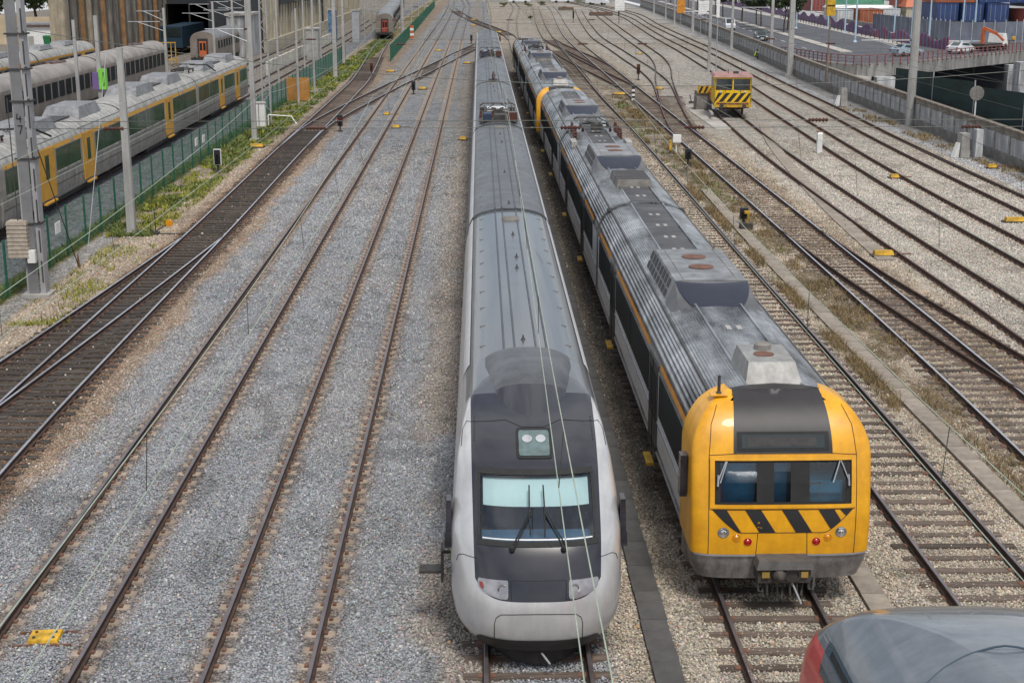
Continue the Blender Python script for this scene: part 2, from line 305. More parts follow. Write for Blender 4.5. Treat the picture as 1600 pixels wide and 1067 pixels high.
def ground_material():
    m = bpy.data.materials.new('ballast_ground'); m.use_nodes = True; N = m.node_tree.nodes; L = m.node_tree.links; bs = N['Principled BSDF']
    bs.inputs['Roughness'].default_value = .95; bs.inputs['Specular IOR Level'].default_value = .2
    at = N.new('ShaderNodeAttribute'); at.attribute_name = 'Col'; tc = N.new('ShaderNodeTexCoord')
    v = N.new('ShaderNodeTexVoronoi'); v.inputs['Scale'].default_value = 17; L.new(tc.outputs['Object'], v.inputs['Vector'])
    sp = N.new('ShaderNodeSeparateColor'); L.new(v.outputs['Color'], sp.inputs[0])
    mr = N.new('ShaderNodeMapRange'); mr.inputs[3].default_value = .55; mr.inputs[4].default_value = 1.5; L.new(sp.outputs[0], mr.inputs[0])
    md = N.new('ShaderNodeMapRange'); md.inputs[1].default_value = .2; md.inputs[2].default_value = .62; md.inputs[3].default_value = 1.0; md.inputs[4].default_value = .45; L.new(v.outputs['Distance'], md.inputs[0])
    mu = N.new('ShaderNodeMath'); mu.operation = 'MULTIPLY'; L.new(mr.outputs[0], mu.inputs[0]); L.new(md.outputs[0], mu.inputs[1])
    hs = N.new('ShaderNodeHueSaturation'); L.new(at.outputs['Color'], hs.inputs['Color']); L.new(mu.outputs[0], hs.inputs['Value'])
    for sc, a in ((2.2, .22), (7.0, .25)):
        mg = N.new('ShaderNodeMapping'); mg.inputs['Scale'].default_value = (1, .55, 1); L.new(tc.outputs['Object'], mg.inputs[0])
        q = N.new('ShaderNodeTexNoise'); q.inputs['Scale'].default_value = sc; q.inputs['Detail'].default_value = 3; L.new(mg.outputs[0], q.inputs['Vector'])
        r = N.new('ShaderNodeMapRange'); r.inputs[1].default_value = .3; r.inputs[2].default_value = .7; r.inputs[3].default_value = 1 - a; r.inputs[4].default_value = 1 + a; L.new(q.outputs['Fac'], r.inputs[0])
        k = N.new('ShaderNodeMath'); k.operation = 'MULTIPLY'; L.new(mu.outputs[0], k.inputs[0]); L.new(r.outputs[0], k.inputs[1]); L.new(k.outputs[0], hs.inputs['Value']); mu = k
    ms = N.new('ShaderNodeMapRange'); ms.inputs[3].default_value = .6; ms.inputs[4].default_value = 1.4; L.new(sp.outputs[1], ms.inputs[0]); L.new(ms.outputs[0], hs.inputs['Saturation'])
    L.new(hs.outputs[0], bs.inputs['Base Color'])
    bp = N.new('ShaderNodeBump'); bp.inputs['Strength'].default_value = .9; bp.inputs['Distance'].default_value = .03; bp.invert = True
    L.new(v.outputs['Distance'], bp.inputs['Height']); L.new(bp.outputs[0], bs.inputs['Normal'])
    return m
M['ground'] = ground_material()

def ground():
    ys = [6.0]
    while ys[-1] < 640: ys.append(ys[-1] + max(.16, .0065 * ys[-1]))
    ys = np.array(ys)
    xs = np.concatenate([np.linspace(-120, -46, 20)[:-1], np.linspace(-46, -19, 70)[:-1], np.arange(-19, 20, .17), np.linspace(20, 31, 45)])
    X, Yg = np.meshgrid(xs, ys)
    wx = WALL(Yg[:, :1]) + .35
    tail = np.linspace(0, 1, 14)[1:]
    XR = 31 + (wx - 31) * tail[None, :]; X = np.concatenate([X, XR], 1); Yg = np.concatenate([Yg, np.repeat(ys[:, None], 13, 1)], 1)
    tr = -.035 - .05 * 0 * X
    Z = np.full(X.shape, -.04) + .05 * (fbm(X * .8, Yg * .5, 5) - .5)
    # shoulders of the ballast between tracks 1 and 2 heap up a little
    for k in ('T1', 'T2'):
        d = np.abs(X - TR[k](Yg)); Z += .05 * np.exp(-(d / .45)**2)
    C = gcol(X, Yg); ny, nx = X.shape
    V = np.stack([X, Yg, Z], -1).reshape(-1, 3)
    i = np.arange(ny - 1)[:, None] * nx + np.arange(nx - 1)[None, :]
    F = np.stack([i, i + 1, i + nx + 1, i + nx], -1).reshape(-1, 4)
    me = bpy.data.meshes.new('ground'); me.vertices.add(len(V)); me.vertices.foreach_set('co', V.ravel()); me.loops.add(F.size); me.loops.foreach_set('vertex_index', F.ravel())
    me.polygons.add(len(F)); me.polygons.foreach_set('loop_start', np.arange(len(F)) * 4); me.polygons.foreach_set('loop_total', np.full(len(F), 4)); me.update(calc_edges=True)
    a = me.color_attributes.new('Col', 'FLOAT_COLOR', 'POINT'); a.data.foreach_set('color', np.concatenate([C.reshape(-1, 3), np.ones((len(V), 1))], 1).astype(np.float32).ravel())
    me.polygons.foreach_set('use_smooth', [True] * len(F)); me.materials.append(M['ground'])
    tag(put('ground', me), kind='structure')
ground()

# rail profile: foot, web, head (x, z, material of the face that follows)
PROF = [(-.07, 0), (.07, 0), (.065, .025), (.012, .045), (.012, .11), (.036, .125), (.036, .155), (.028, .16), (-.028, .16), (-.036, .155), (-.036, .125), (-.012, .11), (-.012, .045), (-.065, .025)]
def rail_mb(f, off, y0, y1, step=2.0, inner=False):
    ys = np.linspace(y0, y1, max(2, int((y1 - y0) / step) + 1)); rs = []
    for y in ys:
        dx = (f(y + .5) - f(y - .5)) if f.y0 + .5 < y < f.y1 - .5 else 0.
        t = Vector((float(dx), 1, 0)).normalized(); n = Vector((t.y, -t.x, 0)); c = Vector((float(f(y)), float(y), 0)) + n * off
        rs.append([c + n * px + Vector((0, 0, pz)) for px, pz in PROF])
    return MB().rings(rs, True, True, 0, lambda i, j: 1 if j in (6, 7, 8) else 0)
def slp_mesh(kind, L=2.6):
    b = MB()
    if kind == 'conc':
        for s in (-1, 1):
            x0, x1 = sorted((s * .57, s * 1.17))
            b.tbox(x0, x1, -.13, .13, -.15, -.008, .03, .03)
            for q in (-1, 1):
                cx = s * .87 + q * .11; b.box(cx - .035, cx + .035, -.05, .05, -.004, .03, 1)
        b.box(-.52, .52, -.05, .05, -.16, -.09)
        return b.mesh('sleeper', [M['slp_conc'], M['iron_rust']])
    b.tbox(-L / 2, L / 2, -.13, .13, -.15, .006, .02, .015)
    for s in (-1, 1): b.box(s * .87 - .15, s * .87 + .15, -.08, .08, .004, .022, 1)
    return b.mesh('sleeper', [M['slp_wood' if kind == 'wood' else 'slp_dark'], M['iron_rust']])
SLP = {k: slp_mesh(k) for k in ('conc', 'wood', 'dark')}
SLP['long'] = slp_mesh('dark', 3.6)
def track(key, label, kind, y0, y1, s0, s1, s2=None, top='rail_top', pitch=.6, group=None):
    f = TR[key]; t = thing('railway_track', label, 'railway track', (float(f((s0 + 5))), s0, 0), group=group)
    o = Vector(t.location)
    for s in (-1, 1):
        b = rail_mb(f, s * .87, y0, y1); b.v = [tuple(Vector(p) - o) for p in b.v]; b.obj('rail', [M['rail_side'], M[top]], t)
    y = s0; far = MB(); sm_ = MB()
    me = SLP[kind]; n = 0
    while kind and y < (s2 or s1):
        x = float(f(y)); a = math.atan2(float(f(y + .5) - f(y - .5)), 1.)
        if y < s1 and n < 290:
            ob = put('sleeper', SLP['wood'] if kind == 'dark' and y > 104 else me, t, (x - o.x + random.uniform(-.03, .03), y - o.y + random.uniform(-.025, .025), (-.014 if y > 75 else 0) if kind == 'conc' else random.uniform(-.015, .004) - (.022 if y > 85 and kind == 'wood' or y > 104 else 0)), -a + random.uniform(-.012, .012)); n += 1
            if kind == 'wood': ob.scale = (random.uniform(.93, 1.03), random.uniform(.85, 1.1) * (.78 if y > 55 else 1), 1)
        else:
            L = 1.3 if kind != 'conc' else 1.24
            T = Matrix.Translation((x - o.x, y - o.y, 0)) @ Matrix.Rotation(-a, 4, 'Z')
            dz = random.uniform(-.03, -.012)
            q = MB().box(-L, L, -.10, .10, -.12, .004 + dz) if kind != 'conc' else MB().box(-L, -.52, -.10, .10, -.1, -.008).box(.52, L, -.10, .10, -.1, -.008)
            far.add(q, T)
        y += pitch
    if far.v: tag(far.obj('sleeper_row', M['slp_conc' if kind == 'conc' else 'slp_wood'], t), kind='stuff')
    return t
track('T1', 'straight track on concrete sleepers, second from the silver train on its left', 'conc', 14, 515, 16, 110, 230)
track('T2', 'straight track on concrete sleepers immediately left of the silver train', 'conc', 14, 515, 16, 110, 230)
track('S', 'track under the silver train, rails showing below its nose', 'wood', 14, 505, 16.2, 60, 62)
track('Y', 'track under the orange fronted train, wooden sleepers showing below its coupler', 'wood', 14, 480, 16.2, 60, 62, pitch=.62)
track('R9', 'wooden sleeper track directly right of the orange fronted train', 'wood', 14, 425, 17, 150, 200, pitch=.62)
track('R2', 'worn track right of the weedy cable trough with a switch to its right', 'wood', 24, 435, 25, 170, 190, 'rail_shiny', pitch=.62)
track('R3', 'rusty siding curving in to join the worn track beyond the weeds', 'wood', 93, 395, 107, 130, 132, 'rail_redrust')
track('R4', 'rusty siding making a double S bend left of the small yellow rail vehicle', 'wood', 121, 395, 122, 130, 132, 'rail_redrust')
track('RV', 'siding the small yellow rail vehicle stands on', 'conc', 30, 120, 32, 110, 110, 'rail_redrust')
track('R5', 'brown railed track just right of the small yellow rail vehicle', 'conc', 32, 490, 40, 120, 150, 'rail_redrust')
track('R6', 'outermost track running beside the long concrete wall', 'conc', 47, 500, 50, 120, 160, 'rail_redrust')
track('L0', 'dark oily track with shiny rails curving up to the brown carriage', 'dark', 22, 325, 27, 150, 190, 'rail_shiny', pitch=.58)
track('X1', 'crossover cutting diagonally over the two straight tracks to the silver train', 'dark', 93, 238, 107, 150, 215, 'rail_shiny')
track('X2', 'distant crossover passing beyond the far end of the silver train', 'wood', 235, 415, 250, 250.5, 390)
track('X3', 'crossover behind the orange fronted train joining the worn track from the left', 'wood', 172, 243, 180, 181, 235, 'rail_redrust')
track('X4', 'nearer crossover leaving the track right of the orange fronted train', 'wood', 141, 212, 150, 165, 205, 'rail_redrust')
track('LD', 'oily branch track splitting left from the dark track by the big mast', 'dark', 27, 61, 28, 50, 50, 'rail_shiny', pitch=.58)
track('RD', 'branch track splitting right from the worn track near the yellow box', 'wood', 22, 62, 24, 50, 50, 'rail_side', pitch=.62)
track('LT', 'track under the grey train with yellow doors', 'wood', 22, 320, 60, 60.5, 64)
track('LT1b', 'bare track between the yellow doored train and the grey coaches', 'wood', 22, 228, 90, 90.5, 150)
track('LT2', 'track under the long grey coaches at left', 'wood', 32, 228, 90, 90.5, 92)
track('LT3', 'track under the grey train with orange doors at far left', 'wood', 32, 198, 90, 90.5, 92)

# ballast stones in the near field: a point cloud with stone instances
def stones():
    bm_rocks = []
    for k in range(4):
        import bmesh
        bm = bmesh.new(); bmesh.ops.create_icosphere(bm, subdivisions=1, radius=1)
        for v in bm.verts: v.co *= random.uniform(.65, 1.15)
        me = bpy.data.meshes.new('stone'); bm.to_mesh(me); bm.free(); bm_rocks.append(me)
    m = bpy.data.materials.new('ballast_stone'); m.use_nodes = True; N = m.node_tree.nodes; L = m.node_tree.links; bs = N['Principled BSDF']; bs.inputs['Roughness'].default_value = .9; bs.inputs['Specular IOR Level'].default_value = .25
    at = N.new('ShaderNodeAttribute'); at.attribute_type = 'INSTANCER'; at.attribute_name = 'Col'; L.new(at.outputs['Color'], bs.inputs['Base Color'])
    for me in bm_rocks: me.materials.append(m)
    # density falls with distance
    pts = []
    y = 15.
    while y < 104:
        dy = 1.0; hw = 9.5 + (y + 4) * .37; dens = 640 * min(1, (30 / y)**1.45) * (1 - sm(78, 104, np.array(y)))
        n = int(2 * hw * dens * dy); x = rng.uniform(-hw, hw + 2, n); yy = rng.uniform(y, y + dy, n); pts.append(np.stack([x, yy], 1)); y += dy
    P = np.concatenate(pts); x, y = P[:, 0], P[:, 1]
    keep = (x > -15.8) & (x < WALL(y) - .5)
    keep &= ~((x > 11.4) & (x < 12.0)) & ~((x > 2.83) & (x < 3.37)) & ~((x > 7.1) & (x < 7.6) & (y < 36)) 
    for k in TR:
        f = TR[k]; d = np.abs(x - f(y)); on = (y > f.y0) & (y < f.y1)
        if k in ('T1', 'T2', 'RV', 'R5', 'R6'): keep &= ~(on & (np.abs(d - .87) < .14)); keep &= ~(on & (np.abs(d - .87) < .38) & (rng.random(len(x)) < .35))
        else: keep &= ~(on & (np.abs(d - .87) < .1))
        if k in ('LD', 'L0'): keep &= ~(on & (d < .8) & (rng.random(len(x)) < .6))
    keep &= ~((np.abs(x - .95) < 1.3) & (y > 24)) & ~((np.abs(x - 5.3) < 1.3) & (y > 27))
    P = P[keep]; x, y = P[:, 0], P[:, 1]; n = len(x)
    c = gcol(x, y) * np.exp(rng.normal(.04, .21, (n, 1))) * (1 + rng.normal(0, .05, (n, 3)))
    w = rng.random(n) < .02; c[w] = np.array((.6, .57, .52)); w = rng.random(n) < .02; c[w] = c[w] * np.array((1.25, .85, .65))
    z = -.035 + rng.uniform(-.01, .02, n); r = np.exp(rng.normal(math.log(.0175), .30, n)) * np.clip(y / 32, 1, 2.4)**.6
    for k in ('T1', 'T2'): z += .05 * np.exp(-((np.abs(x - TR[k](y))) / .45)**2)
    me = bpy.data.meshes.new('ballast_stones'); me.vertices.add(n); me.vertices.foreach_set('co', np.stack([x, y, z], 1).astype(np.float32).ravel())
    a = me.attributes.new('Col', 'FLOAT_COLOR', 'POINT'); a.data.foreach_set('color', np.concatenate([np.clip(c, .01, .8), np.ones((n, 1))], 1).astype(np.float32).ravel())
    a = me.attributes.new('rad', 'FLOAT', 'POINT'); a.data.foreach_set('value', r.astype(np.float32))
    a = me.attributes.new('rot', 'FLOAT_VECTOR', 'POINT'); a.data.foreach_set('vector', rng.uniform(0, 6.28, (n, 3)).astype(np.float32).ravel())
    ob = tag(put('ballast_stones', me), kind='stuff')
    src = bpy.data.collections.new('stone_sources')
    for me2 in bm_rocks:
        so_ = bpy.data.objects.new('stone', me2); src.objects.link(so_)
    ng = bpy.data.node_groups.new('stone_scatter', 'GeometryNodeTree'); ng.interface.new_socket('Geometry', in_out='INPUT', socket_type='NodeSocketGeometry'); ng.interface.new_socket('Geometry', in_out='OUTPUT', socket_type='NodeSocketGeometry')
    A = ng.nodes; K = ng.links; gi = A.new('NodeGroupInput'); go = A.new('NodeGroupOutput'); ip = A.new('GeometryNodeInstanceOnPoints')
    ci = A.new('GeometryNodeCollectionInfo'); ci.inputs['Collection'].default_value = src; ci.inputs['Separate Children'].default_value = True
    ip.inputs['Pick Instance'].default_value = True
    def named(n, t):
        q = A.new('GeometryNodeInputNamedAttribute'); q.data_type = t; q.inputs['Name'].default_value = n; return q.outputs['Attribute']
    K.new(gi.outputs[0], ip.inputs['Points']); K.new(ci.outputs[0], ip.inputs['Instance']); K.new(named('rot', 'FLOAT_VECTOR'), ip.inputs['Rotation']); K.new(named('rad', 'FLOAT'), ip.inputs['Scale']); K.new(ip.outputs[0], go.inputs[0])
    md = ob.modifiers.new('scatter', 'NODES'); md.node_group = ng
    print('stones', n)
stones()
# concrete cable troughs with separate lids
def trough(label, pts, w, y0, y1, L=1.0):
    f = spline(pts); t = thing('cable_trough', label, 'cable trough', (float(f(y0)), y0, 0)); o = Vector(t.location); y = y0; n = 0
    a = MB().box(-w / 2, w / 2, 0, L - .015, -.03, .03).mesh('lid', M['concrete_trough']); far = MB()
    while y < y1:
        x = float(f(y)); ang = -math.atan2(float(f(y + .5) - f(y - .5)), 1.)
        if n < 120: put('lid', a, t, (x - o.x + random.uniform(-.01, .01), y - o.y, random.uniform(0, .012)), ang + random.uniform(-.006, .006))
        else: far.add(MB().box(-w / 2, w / 2, 0, L - .015, -.03, .03), Matrix.Translation((x - o.x, y - o.y, 0)) @ Matrix.Rotation(ang, 4, 'Z'))
        y += L; n += 1
    if far.v: tag(far.obj('lid_row', M['concrete_trough'], t), kind='stuff')
M['concrete_trough'] = mat('trough_concrete', (.285, .245, .20), .9, 0, .3, 1.5, objrand=.12, bump=.4)
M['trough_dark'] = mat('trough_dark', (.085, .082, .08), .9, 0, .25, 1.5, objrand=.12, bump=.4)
trough('dusty concrete cable trough edged with brown weeds', [(11.7, 20), (11.7, 29), (11.7, 60), (11.95, 75)], .5, 22, 75)
trough('pale concrete cable trough right of the worn track', [(16.3, 55), (16.9, 66), (18.0, 80), (20.2, 100), (22.3, 113)], .7, 56, 108)
trough('bare concrete trough lids right of the orange front', [(7.35, 15), (7.35, 40)], .45, 15, 36, 1.2)
_k = M['concrete_trough']; M['concrete_trough'] = M['trough_dark']
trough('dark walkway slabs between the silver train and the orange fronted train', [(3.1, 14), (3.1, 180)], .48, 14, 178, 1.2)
M['concrete_trough'] = _k
# ---------------------------------------------------------------- trains
M['equip_blue'] = mat('equipment_blue', (.03, .055, .11), .5, 0, .3, 3)
M['walkway2'] = mat('well_dark', (.05, .05, .055), .7, 0, .3, 2)
M['rib_dark'] = mat('roof_rib_dark', (.085, .092, .105), .5, .1, .2, 2)
M['coupler_grey'] = mat('coupler_grey', (.10, .095, .09), .8, .2, .3, 4)
M['amber_dim'] = mat('dull_yellow', (.35, .22, .05), .6)
M['silver'] = mat('silver_paint', (.56, .56, .58), .38, .45, .10, 1.2, ms=(1, 1, .5), coat=.2, grime=.2)
M['roof_grey'] = mat('roof_grey', (.138, .146, .158), .5, .15, .14, .7, ms=(1.6, .35, 1), wet=.3, streak=((.6, 1.3, 1), .26), grime=.25)
M['edge_white'] = mat('roof_edge_white', (.66, .66, .66), .45, .2, .08, 1)
M['mask_black'] = mat('nose_mask_black', (.028, .026, .034), .32, .0, .5, 2.5, coat=.3, wet=.2)
M['under'] = mat('underframe', (.035, .032, .03), .85, 0, .4, 3)
M['blind'] = mat('window_blind', (.62, .70, .64), .7, 0, .05, 1)
M['cab_blue'] = mat('cab_interior_blue', (.06, .13, .21), .6, 0, .2, 2)
M['cab_dark'] = mat('cab_interior_dark', (.02, .022, .028), .8, 0, .2, 2)
M['pane'] = seeglass('cab_glass', (.78, .88, .94), .95)
M['pane_tint'] = seeglass('cab_glass_tinted', (.80, .86, .90), .97)
M['lens'] = mat('lamp_lens', (.30, .30, .32), .12, .3, .2, 6, spec=.8)
M['chrome'] = mat('lamp_reflector', (.8, .8, .8), .12, 1, .05, 3)
M['lime'] = mat('lime_mark', (.5, .6, .03), .5)
M['wheel'] = mat('wheel_steel', (.10, .085, .075), .6, .5, .3, 4)

def curve1(pts):
    a = np.array([p[0] for p in pts], float); b = np.array([p[1] for p in pts], float)
    return lambda q: float(np.interp(q, a, b))
def smooth_curve(pts, it=3):
    P = [tuple(map(float, p)) for p in pts]
    for _ in range(it):
        Q = [P[0]]
        for a, b in zip(P, P[1:]): Q += [(a[0] * .75 + b[0] * .25, a[1] * .75 + b[1] * .25), (a[0] * .25 + b[0] * .75, a[1] * .25 + b[1] * .75)]
        P = Q + [P[-1]]
    return P
class Nose:
    """front of a vehicle facing -Y: depth d(z), half width w(z), plan rounding of depth D and power n"""
    def __init__(s, prof, sect, D, n): s.p = curve1([(z, d) for d, z in prof]); s.w = curve1([(z, w) for w, z in sect]); s.D = D; s.n = n
    def pt(s, x, z, off=0.):
        def raw(x, z):
            t = min(1, abs(x) / max(s.w(z), 1e-4)); return Vector((x, s.p(z) + s.D(z) * (1 - (1 - t**s.n)**(1 / s.n)), z))
        p = raw(x, z)
        if off:
            e = .02; a = raw(x + e, z) - raw(x - e, z); b = raw(x, z + e) - raw(x, z - e); nn = b.cross(a).normalized()
            if nn.y > 0: nn = -nn
            p = p + nn * off
        return p
    def skin(s, zs, nt, hole=None, mats=None, extra=()):
        ts = sorted(set([round(math.sin(math.pi / 2 * (2 * k / nt - 1)), 5) for k in range(nt + 1)])); P = []
        for z in zs: P.append([s.pt(s.w(z) * t, z) for t in ts])
        return P, ts
    def patch(s, rows, nx=8, off=.01, m=0, mb=None):
        """rows: (z, x0, x1)"""
        mb = mb or MB(); return mb.grid([[s.pt(a + (b - a) * k / nx, z, off) for k in range(nx + 1)] for z, a, b in rows], m)
def rrow(x0, x1, z0, z1, r=.08, n=5):
    """rounded rectangle as rows for Nose.patch"""
    out = []
    for k in range(n + 1): a = math.pi / 2 * k / n; out.append((z0 + r - r * math.cos(a), x0 + r - r * math.sin(a), x1 - r + r * math.sin(a)))
    for k in range(1, 5): out.append((z0 + r + (z1 - z0 - 2 * r) * k / 5, x0, x1))
    for k in range(n + 1): a = math.pi / 2 * k / n; out.append((z1 - r + r * math.sin(a), x0 + r - r * math.cos(a), x1 - r + r * math.cos(a)))
    return out
def full(sec):  # half section (w, z) bottom to top -> closed ring
    return [(w, z) for w, z in sec] + [(-w, z) for w, z in reversed(sec) if w > 1e-6]
def body(sec, y0, y1, mb=None, m=0, mf=None):
    r = full(sec); return (mb or MB()).rings([[(x, y, z) for x, z in r] for y in (y0, y1)], True, True, m, mf)
def bogie(parent, y, z=0.5):
    b = MB()
    for s in (-1, 1):
        b.box(s * 1.12 - .08, s * 1.12 + .08, y - 1.7, y + 1.7, .45, .7)
        for q in (-1.3, 1.3): b.lathe([(.46, -.07), (.46, .0), (.40, .07)], (s * .87, y + q, .62), 'X', 16)
    b.box(-1, 1, y - .5, y + .5, .5, .75)
    return b.obj('bogie', M['wheel'], parent)
def panto(parent, y, zr, w=.8, raised=.0, name='pantograph', dark=True):
    b = MB(); m1 = 0
    for s in (-1, 1):
        b.box(s * .62 - .04, s * .62 + .04, y - 1.0, y + 1.0, zr + .18, zr + .26)
        for q in (-.8, .8): b.lathe([(.05, 0), (.09, .03), (.05, .06), (.09, .09), (.05, .12), (.06, .18)], (s * .62, y + q, zr), 'Z', 8, 1)
        b.beam((s * .3, y + .8, zr + .3), (s * .12, y - .9, zr + .42), .06, m=0); b.beam((s * .5, y - .9, zr + .45), (s * .2, y + .6, zr + .5), .04)
    for q in (-.8, .8): b.box(-.62, .62, y + q - .04, y + q + .04, zr + .18, zr + .25)
    for q in (.55, .85): b.tube([(-.95, y + q, zr + .42), (-.75, y + q, zr + .55), (.75, y + q, zr + .55), (.95, y + q, zr + .42)], .03, 6, 0)
    b.box(-.25, .25, y - 1.1, y - .6, zr + .1, zr + .38)
    return b.obj(name, [M['steel_dark'], M['ceramic'], M['steel_galv']], parent)

# ---- silver train -------------------------------------------------------------
SX, SY = .92, 21.5
SEC = [(1.18, .50), (1.33, .62), (1.42, .85), (1.46, 1.15), (1.46, 2.1), (1.43, 2.6), (1.37, 3.05), (1.28, 3.40), (1.19, 3.58), (1.08, 3.70), (.9, 3.79), (.6, 3.87), (.3, 3.905), (0, 3.915)]
def silver_train():
    T = thing('silver_train', 'long silver electric train with a black faced pointed nose and grey roof', 'train', (SX, SY, 0))
    prof = [(.40, .28), (.16, .42), (.05, .62), (0, .9), (.02, 1.2), (.09, 1.42), (.19, 1.65), (.33, 1.9), (.47, 2.12), (.60, 2.25), (1.12, 2.6), (1.72, 3.0), (1.98, 3.12), (2.35, 3.27), (2.75, 3.40), (3.2, 3.52), (3.75, 3.64), (4.4, 3.76), (5.1, 3.86), (5.6, 3.915)]
    prof = smooth_curve(prof, 2)
    sect = [(1.05, .28), (1.18, .38)] + [(1.28, .52), (1.37, .68)] + SEC[2:]
    Dp = curve1([(.28, 1.4), (1.2, 1.25), (2.2, 1.0), (3.0, .75), (3.5, .5), (3.9, .05)])
    N = Nose(prof, [(w, z) for w, z in sect], Dp, 2.6)
    zs = [.28, .33, .38, .44, .5, .56, .62, .7, .8, .9, 1.0, 1.1, 1.2, 1.3, 1.4, 1.5, 1.6, 1.7, 1.8, 1.9, 2.0, 2.1, 2.18, 2.3, 2.4, 2.5, 2.6, 2.7, 2.8, 2.9, 2.98, 3.06, 3.12, 3.18, 3.24, 3.3, 3.36, 3.42, 3.46, 3.5, 3.54, 3.58, 3.62, 3.66, 3.7, 3.74, 3.78, 3.82, 3.86, 3.89, 3.905, 3.914]
    WX = .98                                                       # windscreen half width
    JY = 6.2; P = []; xs_h = [0, .1, .2, .3, .4, .5, .6, .7, .8, .9, WX, 1.0, 1.04, 1.08, 1.14, 1.2, 1.26, 1.31, 1.35, 1.38, 1.41, 1.43, 1.445, 1.455, 1.46]
    for z in zs:
        w = N.w(z); xr = [-x / 1.46 * w if w < 1.0 else -min(x, 1.0) if x <= 1.0 and w > 1.05 else -(1.0 + (x - 1.0) / .46 * (w - 1.0)) if w > 1.05 else -x / 1.46 * w for x in reversed(xs_h)]
        row = xr + [-x for x in reversed(xr[:-1])]
        pts = [N.pt(x, z) for x in row]
        pts = [Vector((-w, JY, z))] + pts + [Vector((w, JY, z))]; P.append(pts)
    nj = len(P[0])
    def mf(i, j):
        x = abs((P[i][j].x + P[i][j + 1].x) / 2); z = (zs[i] + zs[i + 1]) / 2; y = P[i][j].y
        if 2.18 < z < 2.98 and x < WX: return None
        if z > 3.56 and y > 2.0 or z > 3.45 and y > 4.8: return 2
        return 0
    car = MB().grid(P, 0, mf)
    # black mask and grey roof as paint split in the material, see nose_paint
    car2 = MB(); L1 = 45.35 - SY
    body([p for p in SEC], JY, L1 - .25, car2, 0)
    C1 = MB().add(car).add(car2).obj('carriage', [M['nose_paint'], M['nose_paint'], M['nose_paint']], T, smooth=40)
    # windscreen with frame, blind and cab behind it
    rows = rrow(-WX, WX, 2.18, 2.98, .05, 4); N.patch([(z, a * 1.0, b * 1.0) for z, a, b in rows], 10, .004).obj('windscreen', M['pane'], C1, smooth=30)
    fr = MB()
    for z0, z1, q in ((2.13, 2.20, 1.02), (2.96, 3.03, 1.0)): N.patch([(z0, -q, q), ((z0 + z1) / 2, -q, q), (z1, -q, q)], 10, .015, 0, fr)
    for s in (-1, 1): N.patch([(2.14 + k * .11, *(sorted((s * .955, s * 1.0)))) for k in range(9)], 1, .010, 0, fr)
    fr.obj('windscreen_frame', M['rubber'], C1)
    wl = MB(); N.patch([(2.975, -.95, .95), (2.995, -.95, .95)], 10, .012, 0, wl); N.patch([(2.215, -.92, .92), (2.23, -.92, .92)], 10, .012, 0, wl); wl.obj('windscreen_trim', M['edge_white'], C1)
    N.patch([(2.64, -.93, .93), (2.75, -.93, .93), (2.86, -.93, .93), (2.97, -.93, .93)], 10, -.10).obj('blind', M['blind'], C1)
    cb = MB().box(-1.0, 1.0, 2.9, 2.95, 1.8, 3.2, 0).prism([(1.15, 1.75), (2.9, 1.75), (2.9, 3.0), (1.98, 3.0), (1.0, 2.22)], 'X', -1.03, -.99).prism([(1.15, 1.75), (2.9, 1.75), (2.9, 3.0), (1.98, 3.0), (1.0, 2.22)], 'X', .99, 1.03).box(-1.0, 1.0, .95, 2.9, 1.72, 1.78, 0)
    cb.tbox(-.95, .95, .95, 1.55, 1.78, 2.08, .02, .05, .15, 1).tbox(-.3, .35, 2.0, 2.5, 1.78, 2.7, .08, .1, .1, 1).box(-.85, -.35, 2.3, 2.85, 1.78, 2.75, 1).box(.5, .9, 2.4, 2.85, 1.8, 2.6, 1)
    cb.obj('cab_interior', [M['cab_dark'], M['cab_blue']], C1)
    # high lamp box above the windscreen
    lb = MB(); N.patch(rrow(-.32, .32, 3.14, 3.43, .05, 4), 8, .012, 0, lb); N.patch(rrow(-.27, .27, 3.165, 3.405, .03, 4), 8, .02, 1, lb); lo = lb.obj('lamp_box', [M['rubber'], M['lens2']], C1, smooth=30)
    for s in (-1, 1):
        c = N.pt(s * .12, 3.32, .045); MB().lathe([(.0, 0), (.05, .012), (.085, .02), (.09, 0)], (0, 0, 0), 'Y', 14).obj('lamp', M['chrome'], lo, c).rotation_euler = (R(-60), 0, 0)
    # wipers
    for s in (-1, 1):
        w = MB(); a = N.pt(s * .43, 2.1, .05); b = N.pt(s * .13, 2.52, .06); c = N.pt(s * .12, 2.83, .05); d = N.pt(s * .12, 2.27, .05)
        w.tube([a, b], .016, 5); w.tube([a + Vector((.05, 0, .02)), b + Vector((.03, 0, 0))], .010, 5); w.tube([d, b, c], .014, 5); w.lathe([(.05, 0), (.05, .06), (.02, .08)], a - Vector((0, 0, .03)), 'Z', 8)
        w.obj('wiper', M['rubber'], C1)
    # headlamps low in the mask
    for s in (-1, 1):
        hl = MB(); rows = [(1.37, .52, .64), (1.41, .50, .80), (1.46, .50, .92), (1.52, .50, .985), (1.58, .50, 1.0), (1.62, .50, 1.0), (1.655, .51, .98)]
        if s < 0: rows = [(z, -b, -a) for z, a, b in rows]
        h = N.patch(rows, 6, .012, 0, hl).obj('headlight', M['lens'], C1, smooth=30)
        MB().lathe([(.0, .03), (.05, .0), (.075, -.015), (.08, .02)], (0, 0, 0), 'Y', 16).obj('lamp', M['chrome'], h, N.pt(s * .60, 1.53, .01))
        if s < 0: N.patch([(1.50, -.94, -.90), (1.55, -.97, -.90), (1.6, -.975, -.92)], 3, .016).obj('tail_lamp', M['red_lens'], h)
    g = MB()
